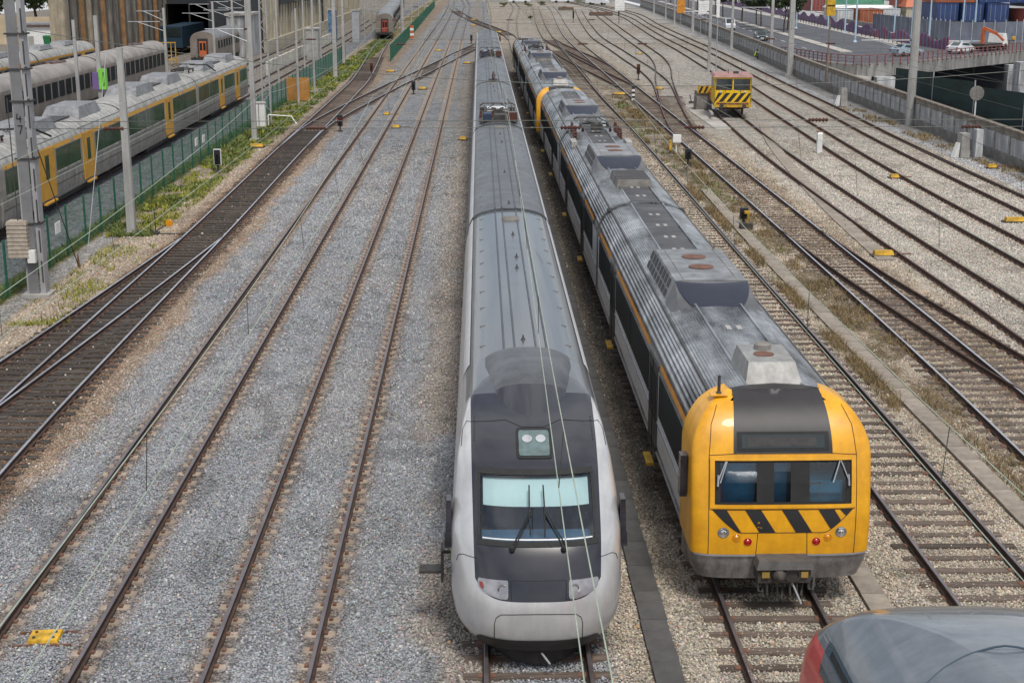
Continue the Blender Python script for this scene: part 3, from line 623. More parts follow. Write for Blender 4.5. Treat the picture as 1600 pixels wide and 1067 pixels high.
    def seam(pts, w=.012, off=.004):
        for (x0, z0), (x1, z1) in zip(pts, pts[1:]):
            n_ = max(1, int(math.hypot(x1 - x0, z1 - z0) / .06)); q = [N.pt(x0 + (x1 - x0) * k / n_, z0 + (z1 - z0) * k / n_, off) for k in range(n_ + 1)]
            g.tube(q, w / 2, 4)
    seam([(-.74, .36), (-.73, .95), (-.70, 1.06), (-.62, 1.12), (-.3, 1.14), (0, 1.145), (.3, 1.14), (.62, 1.12), (.70, 1.06), (.73, .95), (.74, .36)])
    seam([(-.45, 1.36), (-.46, 1.66), (.46, 1.66), (.45, 1.36)], .01)
    for s in (-1, 1): seam([(s * 1.02, 1.93), (s * 1.25, 1.93), (s * 1.33, 1.88), (s * 1.36, 1.78)]); seam([(s * 1.0, 3.47), (s * 1.2, 3.45), (s * 1.27, 3.36), (s * 1.29, 3.2)])
    seam([(-1.0, 3.47), (-.5, 3.50), (-.2, 3.44), (.2, 3.44), (.5, 3.5), (1.0, 3.47)], .01)
    g.obj('panel_seam', M['rubber'], C1)
    # lower dark band, coupler, plough
    bd = MB(); N.patch([(.33, -.9, .9), (.40, -1.0, 1.0), (.48, -1.03, 1.03), (.56, -1.04, 1.04), (.62, -1.02, 1.02), (.66, -.96, .96)], 16, .012, 0, bd); bd.obj('lower_band', M['mask_soft'], C1, smooth=40)
    pl = MB().rings([[(-.85, .75, .36), (-.45, .36, .36), (0, .26, .36), (.45, .36, .36), (.85, .75, .36)], [(-.72, .85, .10), (-.4, .46, .07), (0, .34, .06), (.4, .46, .07), (.72, .85, .10)]], False, False); pl.obj('plough', M['under'], C1)
    MB().tube([(.06, .22, .34), (.19, -.02, .26)], .018, 8).obj('coupler_pin', M['steel_galv'], C1)
    for s in (-1, 1):                                                # rear view pods and marker strips beside the cab
        p = MB().tbox(s * 1.5 - .06, s * 1.5 + .06, 1.35, 1.75, 2.05, 2.62, .02, .05, .05); p.tbox(s * 1.52 - .06, s * 1.52 + .06, 1.3, 1.6, 1.8, 2.06, .01, .03, .03); p.obj('mirror_pod', M['mask_black'], C1)
        MB().box(s * 1.455 - .012, s * 1.455 + .012, 1.32, 1.42, 1.50, 1.74).obj('marker_strip', M['lime'], C1)
    sa = MB().box(-2.05, -1.62, 1.9, 2.2, 1.05, 1.1).box(-1.66, -1.62, 1.85, 2.25, .9, 1.5).beam((-1.62, 2.05, 1.4), (-1.4, 2.05, 1.4), .05); sa.obj('folding_step', M['steel_dark'], C1)
    # roof fairing
    fa = MB(); Pg = []
    for i in range(15):
        u = i / 14; y = 2.95 + 3.35 * u; row = []
        for j in range(17):
            v = -1 + j / 8; w = .82 * math.sin(min(1, u / .5) * math.pi / 2)**.38 * (1 + .12 * max(0, u - .55)) ; x = v * (.92 - .10 * (1 - u))
            zb = curve1([(d, z) for d, z in prof])(y) - .04 - .10 * x * x
            hgt = (.34 * (min(1, u / .55)**1.3 * (1.0 + .3 * max(0, 1 - u / .55)))) * (1 - max(0, u - .55) / .45 * .55)
            row.append((x, y + .35 * (v * v) * max(0, 1 - u * 1.6), zb - .05 + (hgt + .05) * max(0, 1 - abs(v)**3.2)**.9))
        Pg.append(row)
    fa.grid(Pg, 0, lambda i, j: 1 if i >= 5 else (2 if j in (2, 13) and 1 < i < 5 else 0)); fa.obj('roof_fairing', [M['fairing'], M['roof_grey'], M['mask_black']], C1, smooth=60)
    se = MB()
    for sx in (-1, 1):
        for xo in (1.0, 1.12): se.tube([(sx * xo, yy, float(np.interp(-xo, [-1.19, -1.08, -.9, -.6], [3.58, 3.70, 3.79, 3.87])) - .02 - max(0, 5.2 - yy) * .055 + .006) for yy in np.linspace(4.4, 6.15, 8)], .009, 4)
    se.obj('roof_seam', M['rubber'], C1)
    rv_ = MB().lathe([(.016, 0), (.012, .008), (0, .01)], (0, 0, 0), 'Z', 6).mesh('rivet', M['steel_dark'])
    for sx in (-1, 1):
        for k in range(9):
            p = N.pt(sx * (1.06 + .0 * k), 3.30 + .025 * k, .004); put('rivet', rv_, C1, p)
    # ordinary carriages
    ends = [L1, 71.1 - SY, 98.0 - SY, 125.0 - SY, 152.0 - SY, 180.0 - SY]
    lug = MB().box(-.06, .06, -.025, .025, 0, .014).mesh('roof_lug', M['concrete_dark'])
    vent = MB().tbox(-.28, .28, -.16, .16, 0, .10, .03, .03).mesh('roof_vent', M['concrete_dark'])
    ant = MB().lathe([(.075, 0), (.05, .02), (.018, .07), (.01, .12)], (0, 0, 0), 'Z', 8).mesh('aerial', M['steel_dark'])
    def dress(c, y0, y1, nlug):
        for x in (-.52, -.28, .17, .42):
            pass
        rb = {}
        for x in (-.46, -.24, .20, .42):
            r = MB(); z = np.interp(-abs(x), [-.6, -.3, 0], [3.87, 3.905, 3.915]); r.tbox(x - .025, x + .025, y0, y1, z - .01, z + .035, .01, 0); r.obj('roof_rib', M['rib_dark'], c)
        for s in (-1, 1):
            e = MB(); e.grid([[(s * w, y, z + .004) for w, z in ((1.30, 3.34), (1.284, 3.41), (1.198, 3.59), (1.165, 3.625))] for y in (y0, y1)]); e.obj('roof_edge', M['edge_white'], c, smooth=40)
            for k in range(nlug):
                y = y0 + (k + .5) * (y1 - y0) / nlug; o = put('roof_lug', lug, c, (s * .90, y, 3.787)); o.rotation_euler = (0, s * .25, 0)
        for yy in (y0 + .9, y0 + 8.2, y1 - 7.5, y1 - 4.2): put('aerial', ant, c, (random.uniform(-.05, .05), yy, 3.9))
        put('roof_vent', vent, c, (0, y1 - 1.6, 3.9))
        # ring frame at the far end
        g = MB(); g.grid([[(w, y, z + .02) for w, z in [(-p[0], p[1]) for p in SEC[6:]] + [p for p in reversed(SEC[6:-1])]] for y in (y1 - .12, y1)]); g.obj('end_frame', M['rubber'], c)
    dress(C1, 6.4, L1 - .3, 10)
    for k in range(1, 6):
        y0, y1 = ends[k - 1] + .25, ends[k] - .25
        last = k == 5
        b = body(SEC, y0, y1)
        c = b.obj('carriage', [M['roof_grey2']], T, smooth=40)
        dress(c, y0 + .02, y1, 12)
        gw = MB().box(-.8, .8, y0 - .55, y0 + .05, .9, 3.5); gw.obj('gangway', M['rubber'], c)
        if k == 2 or k == 4:
            pl_ = MB().grid([[(x, y, 3.915 - .12 * x * x) for x in (-.78, -.4, 0, .4, .78)] for y in (y0 + .3, y0 + 7.6)]).obj('pantograph_well', M['walkway2'], c)
            MB().box(-.55, .55, y0 + 5.3, y0 + 6.9, 3.93, 4.12).obj('well_cover', M['edge_white'], c)
            for xx in (-.8, .8): MB().beam((xx, y0 + .3, 3.9), (xx, y0 + 7.6, 3.9), .06, .12).obj('well_rail', M['steel_dark'], c)
            panto(c, y0 + 4.0, 3.93, name='pantograph'); q = MB()
            q.box(-1.0, 1.0, y0 + .8, y0 + 2.0, 3.9, 3.98).box(-.75, -.35, y0 + .9, y0 + 1.6, 3.98, 4.3, 1).box(-.2, .35, y0 + .8, y0 + 1.7, 3.98, 4.25).box(.5, .95, y0 + 1.0, y0 + 1.6, 3.98, 4.35, 2).box(-.95, .95, y0 + 6.2, y0 + 6.5, 3.9, 4.1)
            for xx in (-.9, -.3, .3, .9): q.lathe([(.06, 0), (.11, .05), (.06, .1), (.11, .15), (.06, .2), (.05, .4)], (xx, y0 + 2.4, 3.9), 'Z', 8, 2)
            q.tube([(-.7, y0 + .7, 4.2), (-.7, y0 + 7, 4.15)], .03, 6).tube([(.75, y0 + 1.5, 4.3), (.78, y0 + 7.5, 4.2), (.6, y0 + 12, 4.05)], .035, 6)
            q.obj('roof_equipment', [M['steel_dark'], M['equip_blue'], M['ceramic']], c)
        if k == 3:
            q = MB().lathe([(.06, 0), (.13, .06), (.06, .12), (.13, .18), (.06, .24), (.12, .3), (.05, .6)], (0, y0 + .9, 3.9), 'Z', 10, 1).box(-.35, .35, y0 + .4, y0 + 1.3, 3.9, 4.0).tube([(0, y0 + .9, 4.45), (0, y0 - 1.0, 4.2)], .035)
            q.obj('roof_insulator', [M['steel_dark'], M['ceramic']], c)
    for c in [o for o in T.children]: pass
    for y in (4.2, L1 - 3.5): bogie(C1, y)
    return T
def nose_paint():
    """paint of the leading car: silver flanks, black mask over the nose, grey roof (object space layout of the livery)"""
    m = mat('nose_paint', (.60, .60, .60), .28, .35, .08, 1.2, coat=.5, streak=((5, 1.5, .8), .10), grime=.07); nt = m.node_tree; N = nt.nodes; L = nt.links; bs = N['Principled BSDF']
    base = bs.inputs['Base Color'].links[0].from_socket
    tc = N.new('ShaderNodeTexCoord'); sx = N.new('ShaderNodeSeparateXYZ'); L.new(tc.outputs['Object'], sx.inputs[0])
    def mth(op, a, b=None):
        q = N.new('ShaderNodeMath'); q.operation = op
        for i, v in enumerate((a, b)):
            if v is None: continue
            if isinstance(v, (int, float)): q.inputs[i].default_value = v
            else: L.new(v, q.inputs[i])
        return q.outputs[0]
    ax = mth('ABSOLUTE', sx.outputs[0]); y = sx.outputs[1]; z = sx.outputs[2]
    # mask: |x| < edge(z) and z > 1.33 with rounded lower corners, up to the roof joint
    low = mth('ADD', 1.335, mth('MULTIPLY', .30, mth('POWER', mth('DIVIDE', ax, 1.05), 6.0)))
    a = mth('GREATER_THAN', z, low); b = mth('LESS_THAN', ax, mth('ADD', .985, mth('MULTIPLY', .04, z)))
    c = mth('LESS_THAN', y, 4.15); mask = mth('MULTIPLY', mth('MULTIPLY', a, b), c)
    roof = mth('MULTIPLY', mth('GREATER_THAN', z, 3.5), mth('GREATER_THAN', y, 4.15))
    d1 = N.new('ShaderNodeTexNoise'); d1.inputs['Scale'].default_value = 3; d1.inputs['Detail'].default_value = 8; L.new(tc.outputs['Object'], d1.inputs['Vector'])
    rm = N.new('ShaderNodeMixRGB'); rm.inputs[1].default_value = (.010, .011, .016, 1); rm.inputs[2].default_value = (.030, .030, .041, 1); L.new(d1.outputs['Fac'], rm.inputs[0])
    x1 = N.new('ShaderNodeMixRGB'); L.new(mask, x1.inputs[0]); L.new(base, x1.inputs[1]); L.new(rm.outputs[0], x1.inputs[2])
    x2 = N.new('ShaderNodeMixRGB'); L.new(roof, x2.inputs[0]); L.new(x1.outputs[0], x2.inputs[1]); x2.inputs[2].default_value = (.138, .146, .158, 1)
    L.new(x2.outputs[0], bs.inputs['Base Color'])
    L.new(mth('MULTIPLY', .35, mth('SUBTRACT', 1.0, mask)), bs.inputs['Metallic'])
    return m
M['nose_paint'] = nose_paint()
M['roof_grey2'] = M['roof_grey']
M['lens2'] = mat('lamp_glass', (.10, .15, .15), .1, 0, .3, 4, spec=.8)
M['red_lens'] = mat('red_lens', (.25, .03, .02), .15, 0, .2, 4, spec=.8)
M['mask_soft'] = mat('lower_band_dark', (.030, .027, .028), .5, 0, .2, 2)
M['fairing'] = mat('fairing_dark', (.026, .026, .036), .2, 0, .15, 1.5, coat=.6)
silver_train()

# ---- stainless trains with yellow cabs ---------------------------------------------
M['steel_roof'] = mat('stainless_roof', (.42, .44, .45), .34, .75, .35, .8, ms=(2.2, .5, 1), col2=(.17, .18, .185), wet=.25, bump=0)
def corrugate(m, pitch=.075, axis=0, strength=.5):
    nt = m.node_tree; N = nt.nodes; L = nt.links; tc = N.new('ShaderNodeTexCoord'); w = N.new('ShaderNodeTexWave'); w.bands_direction = 'XYZ'[axis]; w.inputs['Scale'].default_value = 1 / pitch / 3.183 * 1.0; w.inputs['Distortion'].default_value = 0
    L.new(tc.outputs['Object'], w.inputs['Vector']); b = N.new('ShaderNodeBump'); b.inputs['Strength'].default_value = strength; b.inputs['Distance'].default_value = .03; L.new(w.outputs['Fac'], b.inputs['Height']); L.new(b.outputs[0], N['Principled BSDF'].inputs['Normal']); return m
M['steel_roof_ribbed'] = corrugate(mat('stainless_ribbed', (.56, .58, .60), .34, .6, .22, .8, ms=(2.2, .5, 1), col2=(.10, .108, .112), wet=.26, streak=((.6, 2.2, 1), .22), grime=.15), .055, 0, .8)
M['steel_side'] = corrugate(mat('stainless_side', (.72, .74, .78), .36, .35, .15, .6, ms=(1, .4, 2)), .09, 2, .4)
M['cab_yellow'] = mat('cab_yellow', (.82, .40, .010), .40, 0, .06, 1.3, coat=.2, col2=(.76, .35, .012), streak=((6, 6, .7), .10), grime=.10)
M['stripe_orange'] = mat('stripe_orange', (.62, .25, .025), .5, 0, .2, 2)
M['walkway'] = mat('roof_walkway_dark', (.085, .085, .09), .7, .1, .3, 1.2)
M['hvac'] = mat('hvac_casing', (.30, .31, .32), .5, .15, .3, 1.1, wet=.35, streak=((1, 4, 1), .3), grime=.35)
M['hvac_dark'] = mat('hvac_cowl', (.026, .032, .052), .38, 0, .2, .9, spec=.4)
M['cowl_grey'] = mat('cowl_edge', (.13, .132, .14), .5, .1, .25, 1.2)
M['louvre'] = mat('louvre_dark', (.05, .05, .052), .7)
M['fan'] = mat('fan_grille', (.17, .085, .06), .7, .2, .3, 5)
M['bumper'] = mat('bumper_steel', (.32, .30, .285), .5, .3, .25, 2.0, grime=.4, streak=((6, 6, .6), .3))
M['amber'] = mat('amber_lens', (.7, .28, .01), .2, 0, .1, 4, spec=.7)
M['red'] = mat('red_lamp', (.42, .012, .012), .2, 0, .1, 4, spec=.7)
M['win_dark'] = mat('train_window_dark', (.018, .023, .025), .5, 0, .3, .4, spec=.06)
YSEC = [(1.30, .62), (1.44, .72), (1.50, .95), (1.52, 1.2), (1.52, 2.9), (1.49, 3.1), (1.42, 3.32), (1.28, 3.54), (1.10, 3.70), (.85, 3.82), (.5, 3.89), (0, 3.92)]
def roof_z(x): return float(np.interp(-abs(x), [-1.52, -1.49, -1.42, -1.28, -1.10, -.85, -.5, 0], [2.9, 3.1, 3.32, 3.54, 3.70, 3.82, 3.89, 3.92]))
fan_me = MB().lathe([(.30, 0), (.30, .015), (.24, .02), (.06, .02), (.05, .035), (.0, .035)], (0, 0, 0), 'Z', 20).mesh('fan', M['fan'])
def hvac(c, y0, y1, w=1.02, h=.46):
    z = 3.80; b = MB(); n = 0
    yc0, yc1 = y0 + 1.55, y1 - .35
    b.tbox(-w, w, yc0, yc1, z - .1, z + h, .20, 0, .3)
    o = b.obj('hvac_unit', M['hvac'], c)
    k = MB()                                                         # curved dark cowl on the end nearest the cab
    P = []
    for i in range(17):
        u = i / 16; y = yc0 + .02 - 1.25 * u; row = []
        for j in range(33):
            v = -1 + j / 16; ww = (w - .20) * (1 + .08 * u); bow = (1 - v * v) * .28
            zz = z + h - .01 - (h + .06) * (u**1.35); row.append((v * ww, y - bow * u, zz))
        P.append(row)
    k.grid(P, 1)
    def cow(u, v):
        ww = (w - .20) * (1 + .08 * u); return Vector((v * ww, yc0 + .02 - 1.25 * u - (1 - v * v) * .28 - .008, z + h - .01 - (h + .06) * (u**1.35) + .006))
    k.grid([[cow(u, v) for v in np.linspace(-1, 1, 25) * math.sqrt(max(0, 1 - (u / .985)**2))] for u in list(np.linspace(0, .9, 16)) + [.93, .955, .975, .984]], 0)
    for s, jj in ((-1, 0), (1, 32)): k.grid([[P[i][jj], (s * (w + .02), P[i][jj][1] + .02, z - .08)] for i in range(17)], 1)
    k.obj('cowl', [M['hvac_dark'], M['cowl_grey']], o, smooth=35)
    for f in (.38, .68):
        put('fan', fan_me, o, (0, yc0 + (yc1 - yc0) * f, z + h + .002))
    for s in (-1, 1):
        g = MB()
        for a in np.arange(.1, .92, .115):
            y = yc0 + (yc1 - yc0) * a; dy = (yc1 - yc0) * .085
            for (q0, q1) in ((.12, .42), (.5, .88)):
                g.face([(s * (w - .20 * q + .005), yy, z - .1 + (h + .1) * q + .002) for q, yy in ((q0, y), (q0, y + dy), (q1, y + dy), (q1, y))])
        g.obj('louvre', M['louvre'], o)
    for x, yy in ((-.55, .2), (.55, .2), (-.55, .8), (.55, .8)):
        pass
    s_ = MB().box(-.72, .72, yc0 + .02, yc0 + .06, z + h, z + h + .012).box(-.62, -.6, yc0, yc1 - .3, z + h, z + h + .01).box(.6, .62, yc0, yc1 - .3, z + h, z + h + .01); s_.obj('casing_joint', M['concrete_dark'], o)
def ycar(T, y0, y1, panels, hv, walk, side_lay, roofmat='steel_roof_ribbed', sect=YSEC):
    c = body(sect, y0, y1, None, 0, lambda i, j: 1 if j in (3,) or j == len(full(sect)) - 5 else 0).obj('carriage', [M[roofmat], M['steel_side']], T, smooth=35)
    for x in (-.5, .5):
        MB().tbox(x - .03, x + .03, y0, y1, roof_z(x) - .01, roof_z(x) + .06, .01, 0).obj('roof_rail', M['steel_roof'], c)
    for x in (-1.12, 1.12):
        MB().box(x - .015, x + .015, y0, y1, roof_z(x) - .01, roof_z(x) + .02).obj('roof_seam', M['steel_dark'], c)
    for a, b, m in walk:
        MB().grid([[(x, y, roof_z(x) + .008) for x in (-.46, -.23, 0, .23, .46)] for y in (a, b)]).obj('roof_walkway', M[m], c)
        k = a + 1.0
        while k < b - .6:
            MB().grid([[(x, y, roof_z(x) + .014) for x in (-.16, .16)] for y in (k, k + .35)]).obj('walkway_patch', M['concrete'], c); k += 1.9
    for a, b in hv: hvac(c, a, b)
    g = MB(); ring = [(w, z) for w, z in [(-p[0], p[1]) for p in sect[3:]] + list(reversed(sect[3:-1]))]
    for yy in (y0, y1 - .06): g.grid([[(x * 1.012, y, z + .02) for x, z in ring] for y in (yy, yy + .06)])
    g.obj('end_frame', M['rubber'], c)
    # flanks: window band, doors, panels, orange line
    for s in (-1, 1):
        X = s * 1.52
        for k, (a, b) in enumerate(side_lay['win']):
            MB().box(min(X, X + s * .012), max(X, X + s * .012), a, b, 1.95, 2.88).obj('window', M[side_lay.get('wm', 'win_dark')], c)
        for a, b in side_lay['door']:
            d = MB().box(min(X, X + s * .02), max(X, X + s * .02), a, b, .86, 3.0).obj('door', M[side_lay.get('dm', 'steel_dark')], c)
            for q in (.25, .75):
                yy = a + (b - a) * q; MB().box(min(X, X + s * .028), max(X, X + s * .028), yy - .22, yy + .22, 1.85, 2.75).obj('pane', M['win_dark'], d)
            MB().box(min(X, X + s * .03), max(X, X + s * .03), (a + b) / 2 - .02, (a + b) / 2 + .02, .86, 3.0).obj('door_seam', M['rubber'], d)
            st = MB().box(min(X, X + s * .16), max(X, X + s * .16), a + .35, b - .35, .60, .66).obj('step', M[side_lay.get('sm', 'yellow_paint')], c)
        for zz in (1.02, 1.72): MB().box(min(X, X + s * .02), max(X, X + s * .02), y0 + .1, y1 - .1, zz, zz + .05).obj('flank_rib', M['steel_galv'], c)
        for a, b in side_lay['stripe']:
            MB().face([(s * 1.514, a, 3.0), (s * 1.514, b, 3.0), (s * 1.49, b, 3.13), (s * 1.49, a, 3.13)]).obj('stripe', M[side_lay.get('om', 'stripe_orange')], c)
    for y in (y0 + 3.3, y1 - 3.3): bogie(c, y)
    for k in range(2):
        yy = y0 + 8 + k * 4.5; MB().box(-1.2, 1.2, yy, yy + 2.6, .42, .64).obj('underfloor_box', M['under'], c)
    return c
def ycab(c, y0, flip=1, detail=True):
    """yellow fibreglass cab shell at y0 facing -Y (flip=-1: facing +Y)"""
    prof = smooth_curve([(.06, .60), (.0, 1.0), (0, 1.6), (.05, 2.0), (.14, 2.5), (.26, 2.95), (.42, 3.3), (.62, 3.55), (.86, 3.74), (1.2, 3.86)], 2)
    sec = [(1.46, .60), (1.56, .9), (1.58, 1.2), (1.58, 2.9), (1.55, 3.1), (1.47, 3.33), (1.33, 3.56), (1.15, 3.725), (.9, 3.85), (.55, 3.92), (.3, 3.945)]
    Dp = curve1([(.6, .46), (1.2, .36), (2.9, .30), (3.5, .26), (3.86, .15)])
    N = Nose(prof, sec, Dp, 4.2); Z0, Z1 = 1.06, 3.86
    zs = [1.06, 1.2, 1.4, 1.6, 1.8, 1.93, 2.02, 2.2, 2.4, 2.6, 2.82, 2.9, 3.0, 3.1, 3.2, 3.3, 3.4, 3.5, 3.58, 3.66, 3.74, 3.8, 3.86]
    WXc = 1.20; hs = [0, .2, .4, .6, .8, 1.0, WXc, 1.28, 1.34, 1.4, 1.45, 1.49, 1.52, 1.545, 1.56, 1.572, 1.578, 1.58]
    P = []
    for z in zs:
        w = N.w(z); r = [-(x if x <= WXc and w > 1.3 else (WXc + (x - WXc) / .38 * (w - WXc) if w > 1.3 else x / 1.58 * w)) for x in reversed(hs)]
        r = r + [-x for x in reversed(r[:-1])]
        P.append([Vector((-w, 1.62, z))] + [N.pt(x, z) for x in r] + [Vector((w, 1.62, z))])
    def mf(i, j):
        x = abs(P[i][j].x + P[i][j + 1].x) / 2; z = (zs[i] + zs[i + 1]) / 2
        if z > 3.72 and x < .80: return None
        return None if 2.02 < z < 2.82 and x < WXc else 0
    b = MB().grid(P, 0, mf)
    # roof part of the shell running back over the shoulders
    last = P[-1]; b.face([last[0]] + [p for p in last if p.x < -.8][1:] + [Vector((-.8, 1.40, 3.835))]); b.face([Vector((.8, 1.40, 3.835))] + [p for p in last if p.x > .8])
    top = [(-N.w(z), z) for z in zs if z >= 2.9] + [(N.w(z), z) for z in reversed([q for q in zs if q >= 2.9])]
    g2 = MB().grid([[Vector((x, 1.02, z)) for x, z in top], [Vector((x * .985, 1.1, z - .02)) for x, z in top]])
    pass
    F = (lambda v: v) if flip > 0 else None
    sh = b.obj('cab_shell', M['cab_yellow'], c, smooth=38)
    if flip < 0: sh.location = (0, y0, 0); sh.rotation_euler = (0, 0, math.pi)
    else: sh.location = (0, y0, 0)
    if not detail: 
        sh.scale.y = .62
        N.patch([(3.0 + k * .095, -.82 + .004 * k, .82 - .004 * k) for k in range(10)], 8, .012).obj('destination_panel', M['mask_soft'], sh, smooth=40); N.patch([(2.02, -1.2, 1.2), (2.4, -1.2, 1.2), (2.82, -1.2, 1.2)], 10, .005).obj('cab_window', M['win_dark'], sh)
        bp = MB().rings([[N.pt(x, z) for x in np.linspace(-1.5, 1.5, 21)] for z in (.6, .8, 1.05)], False, False).obj('bumper', M['bumper'], sh); return sh
    # brow with destination box
    _b = MB(); N.patch([(2.93 + k * .0775, -.86 + .002 * k * k * .3, .86 - .002 * k * k * .3) for k in range(13)], 10, .016, 0, _b); _x = np.linspace(-.77, .77, 11); _b.grid([[N.pt(x, 3.86, .016) for x in _x], [Vector((x, 1.22, roof_z(x) + .035)) for x in _x], [Vector((x, 1.36, roof_z(x) + .02)) for x in _x]]); _b.obj('brow', M['mask_soft'], sh, smooth=40)
    db = MB(); N.patch(rrow(-.80, .80, 2.975, 3.29, .02, 2), 10, .026, 0, db); N.patch([(3.02, -.72, .72), (3.24, -.72, .72)], 10, .034, 1, db); N.patch([(3.05, -.62, .58), (3.20, -.62, .58)], 10, .039, 2, db); db.obj('destination_box', [M['rubber'], M['glass_dark'], M['display']], sh)
    # window: frame, panes, wipers, cab behind
    fr = MB(); q = 1.27
    for z0, z1 in ((1.96, 2.03), (2.81, 2.875)): N.patch([(z0, -q, q), (z1, -q, q)], 12, .03, 0, fr)
    for s in (-1, 1): N.patch([(1.96 + k * .0915, 1.19 if s > 0 else -q, q if s > 0 else -1.19) for k in range(11)], 1, .03, 0, fr)
    fr.obj('window_frame', M['cab_yellow'], sh)
    gk = MB()
    for z0, z1 in ((2.02, 2.07), (2.77, 2.82)): N.patch([(z0, -1.2, 1.2), (z1, -1.2, 1.2)], 12, -.005, 0, gk)
    for a, b2 in ((-1.2, -1.09), (-.46, -.16), (.13, .46), (1.10, 1.2)): N.patch([(2.05, a, b2), (2.4, a, b2), (2.79, a, b2)], 3, -.004, 0, gk)
    gk.obj('window_post', M['rubber'], sh)
    N.patch([(2.02, -1.2, 1.2), (2.22, -1.2, 1.2), (2.42, -1.2, 1.2), (2.62, -1.2, 1.2), (2.82, -1.2, 1.2)], 12, -.012).obj('window_pane', M['pane_tint'], sh)
    cb = MB().box(-1.35, 1.35, 1.3, 1.34, 1.6, 3.1, 0).box(-1.35, 1.35, .3, 1.3, 1.6, 1.64, 0).box(-1.38, -1.34, .5, 1.3, 1.6, 3.0).box(1.34, 1.38, .5, 1.3, 1.6, 3.0)
    cb.box(-1.08, -.46, .34, .38, 1.9, 2.76, 1).box(-.14, .12, .40, .44, 1.9, 2.70, 1).box(.46, 1.08, .30, .8, 1.7, 2.40, 2).box(.46, 1.04, .26, .30, 2.1, 2.16, 1).box(.48, .70, .28, .30, 2.33, 2.37, 3)
    cb.obj('cab_interior', [M['cab_dark'], M['cab_blue2'], M['cab_cyan'], M['bumper']], sh)
    for s in (-1, 1):
        w = MB(); a = N.pt(s * .98, 2.80, .04); w.tube([a, N.pt(s * (1.10 if s < 0 else .86), 2.42, .05)], .012, 5); w.tube([N.pt(s * 1.0, 2.80, .04), N.pt(s * 1.14, 2.44, .05)], .012, 5); w.tube([N.pt(s * 1.14, 2.36, .045), N.pt(s * 1.13, 2.56, .045)], .018, 5); w.obj('wiper', M['steel_galv'], sh)
    # warning stripes: black bars on the chevron band, lower edge curved
    def lowz(x): return 1.50 + .40 * max(0, (abs(x) - .75) / .45)**1.25 if abs(x) > .75 else 1.50
    zt = 1.925
    N_ = [(-1.24, -.98), (-.66, -.38), (-.02, .26), (.62, .90), (1.22, 1.5)]
    for k, (a, b2) in enumerate(N_):
        sg = MB(); rows = []
        for i in range(13):
            z = zt - (zt - 1.50) * i / 12; sh_ = (zt - z) * .62 * 1.0
            x0, x1 = a + sh_, b2 + sh_
            if k == 4: x0, x1 = 1.0 + (1.22 - 1.0) * 0 + (z - zt) * -.9, 1.22
            # clip against the curved lower edge
            xs = np.linspace(x0, x1, 40); ok = [x for x in xs if lowz(x) <= z + 1e-3 and abs(x) < 1.25]
            if len(ok) > 1 and (not rows or rows[-1][0] - z < .05): rows.append((z, ok[0], ok[-1]))
        if len(rows) > 1: N.patch(rows, 6, .008, 0, sg); sg.obj('warning_stripe', M['stripe_black'], sh)
    g = MB()
    def seam(pts, w=.012):
        for (x0, z0), (x1, z1) in zip(pts, pts[1:]):
            n_ = max(1, int(math.hypot(x1 - x0, z1 - z0) / .07)); g.tube([N.pt(x0 + (x1 - x0) * k / n_, z0 + (z1 - z0) * k / n_, .003) for k in range(n_ + 1)], w / 2, 4)
    seam([(x, lowz(x)) for x in np.linspace(-1.22, 1.22, 40)]); seam([(-1.24, 1.93), (1.24, 1.93)])
    seam([(-.43, 1.49), (-.45, 1.08)]); seam([(.43, 1.49), (.45, 1.08)])
    for s in (-1, 1): seam([(s * 1.28, 1.07), (s * 1.29, 2.0), (s * 1.285, 2.9), (s * 1.23, 3.4), (s * 1.1, 3.68)])
    seam([(-1.28, 2.9), (-.82, 2.93)]); seam([(1.28, 2.9), (.82, 2.93)])
    g.obj('panel_seam', M['rubber'], sh)
    for s in (-1, 1):
        for x, z, r, m in ((1.03, 1.50, .078, 'chrome'), (.80, 1.41, .062, 'amber'), (.60, 1.33, .062, 'red')):
            p = N.pt(s * x, z, .0); a_ = N.pt(s * x + .03, z) - N.pt(s * x - .03, z); l = MB().lathe([(r * 1.15, .01), (r * 1.15, -.012), (r * 1.0, -.015), (r * .9, .0), (r * .5, -.02), (0, -.03)], (0, 0, 0), 'Y', 18, 0).obj({'chrome': 'headlight', 'amber': 'marker_lamp', 'red': 'tail_lamp'}[m], M[m], sh, p); l.rotation_euler = (0, 0, math.atan2(a_.y, a_.x))
            if m == 'chrome': MB().lathe([(r * 1.3, .012), (r * 1.3, -.006), (r * 1.1, -.01)], (0, 0, 0), 'Y', 18).obj('bezel', M['bumper'], sh, p).rotation_euler = l.rotation_euler
        ma = MB().lathe([(.05, 0), (.05, .04), (.03, .06), (.026, .36), (0, .36)], (0, 0, 0), 'Z', 8); 
        if s < 0: ma.obj('aerial', M['steel_dark'], sh, (s * 1.02, 1.12, 3.80)); MB().box(s * 1.02 - .16, s * 1.02 + .14, .98, 1.24, 3.80, 3.82).obj('aerial_plate', M['cab_yellow'], sh)
    # bumper apron and coupler
    bz = [.58, .66, .78, .9, 1.0, 1.06]; Q = [[Vector((-1.56, 1.4, z))] + [N.pt(x * (N.w(z) - .02) / 1.56, z, -.012) for x in np.linspace(-1.56, 1.56, 33)] + [Vector((1.56, 1.4, z))] for z in bz]
    MB().grid(Q).obj('bumper', M['bumper'], sh, smooth=40); MB().rings([[N.pt(x, 1.05, .02) for x in np.linspace(-1.5, 1.5, 31)], [N.pt(x, 1.085, .02) for x in np.linspace(-1.5, 1.5, 31)]], False, False).obj('bumper_trim', M['steel_galv'], sh)
    MB().box(-.33, .33, -.03, .25, .93, 1.05).obj('coupler_recess', M['rubber'], sh)
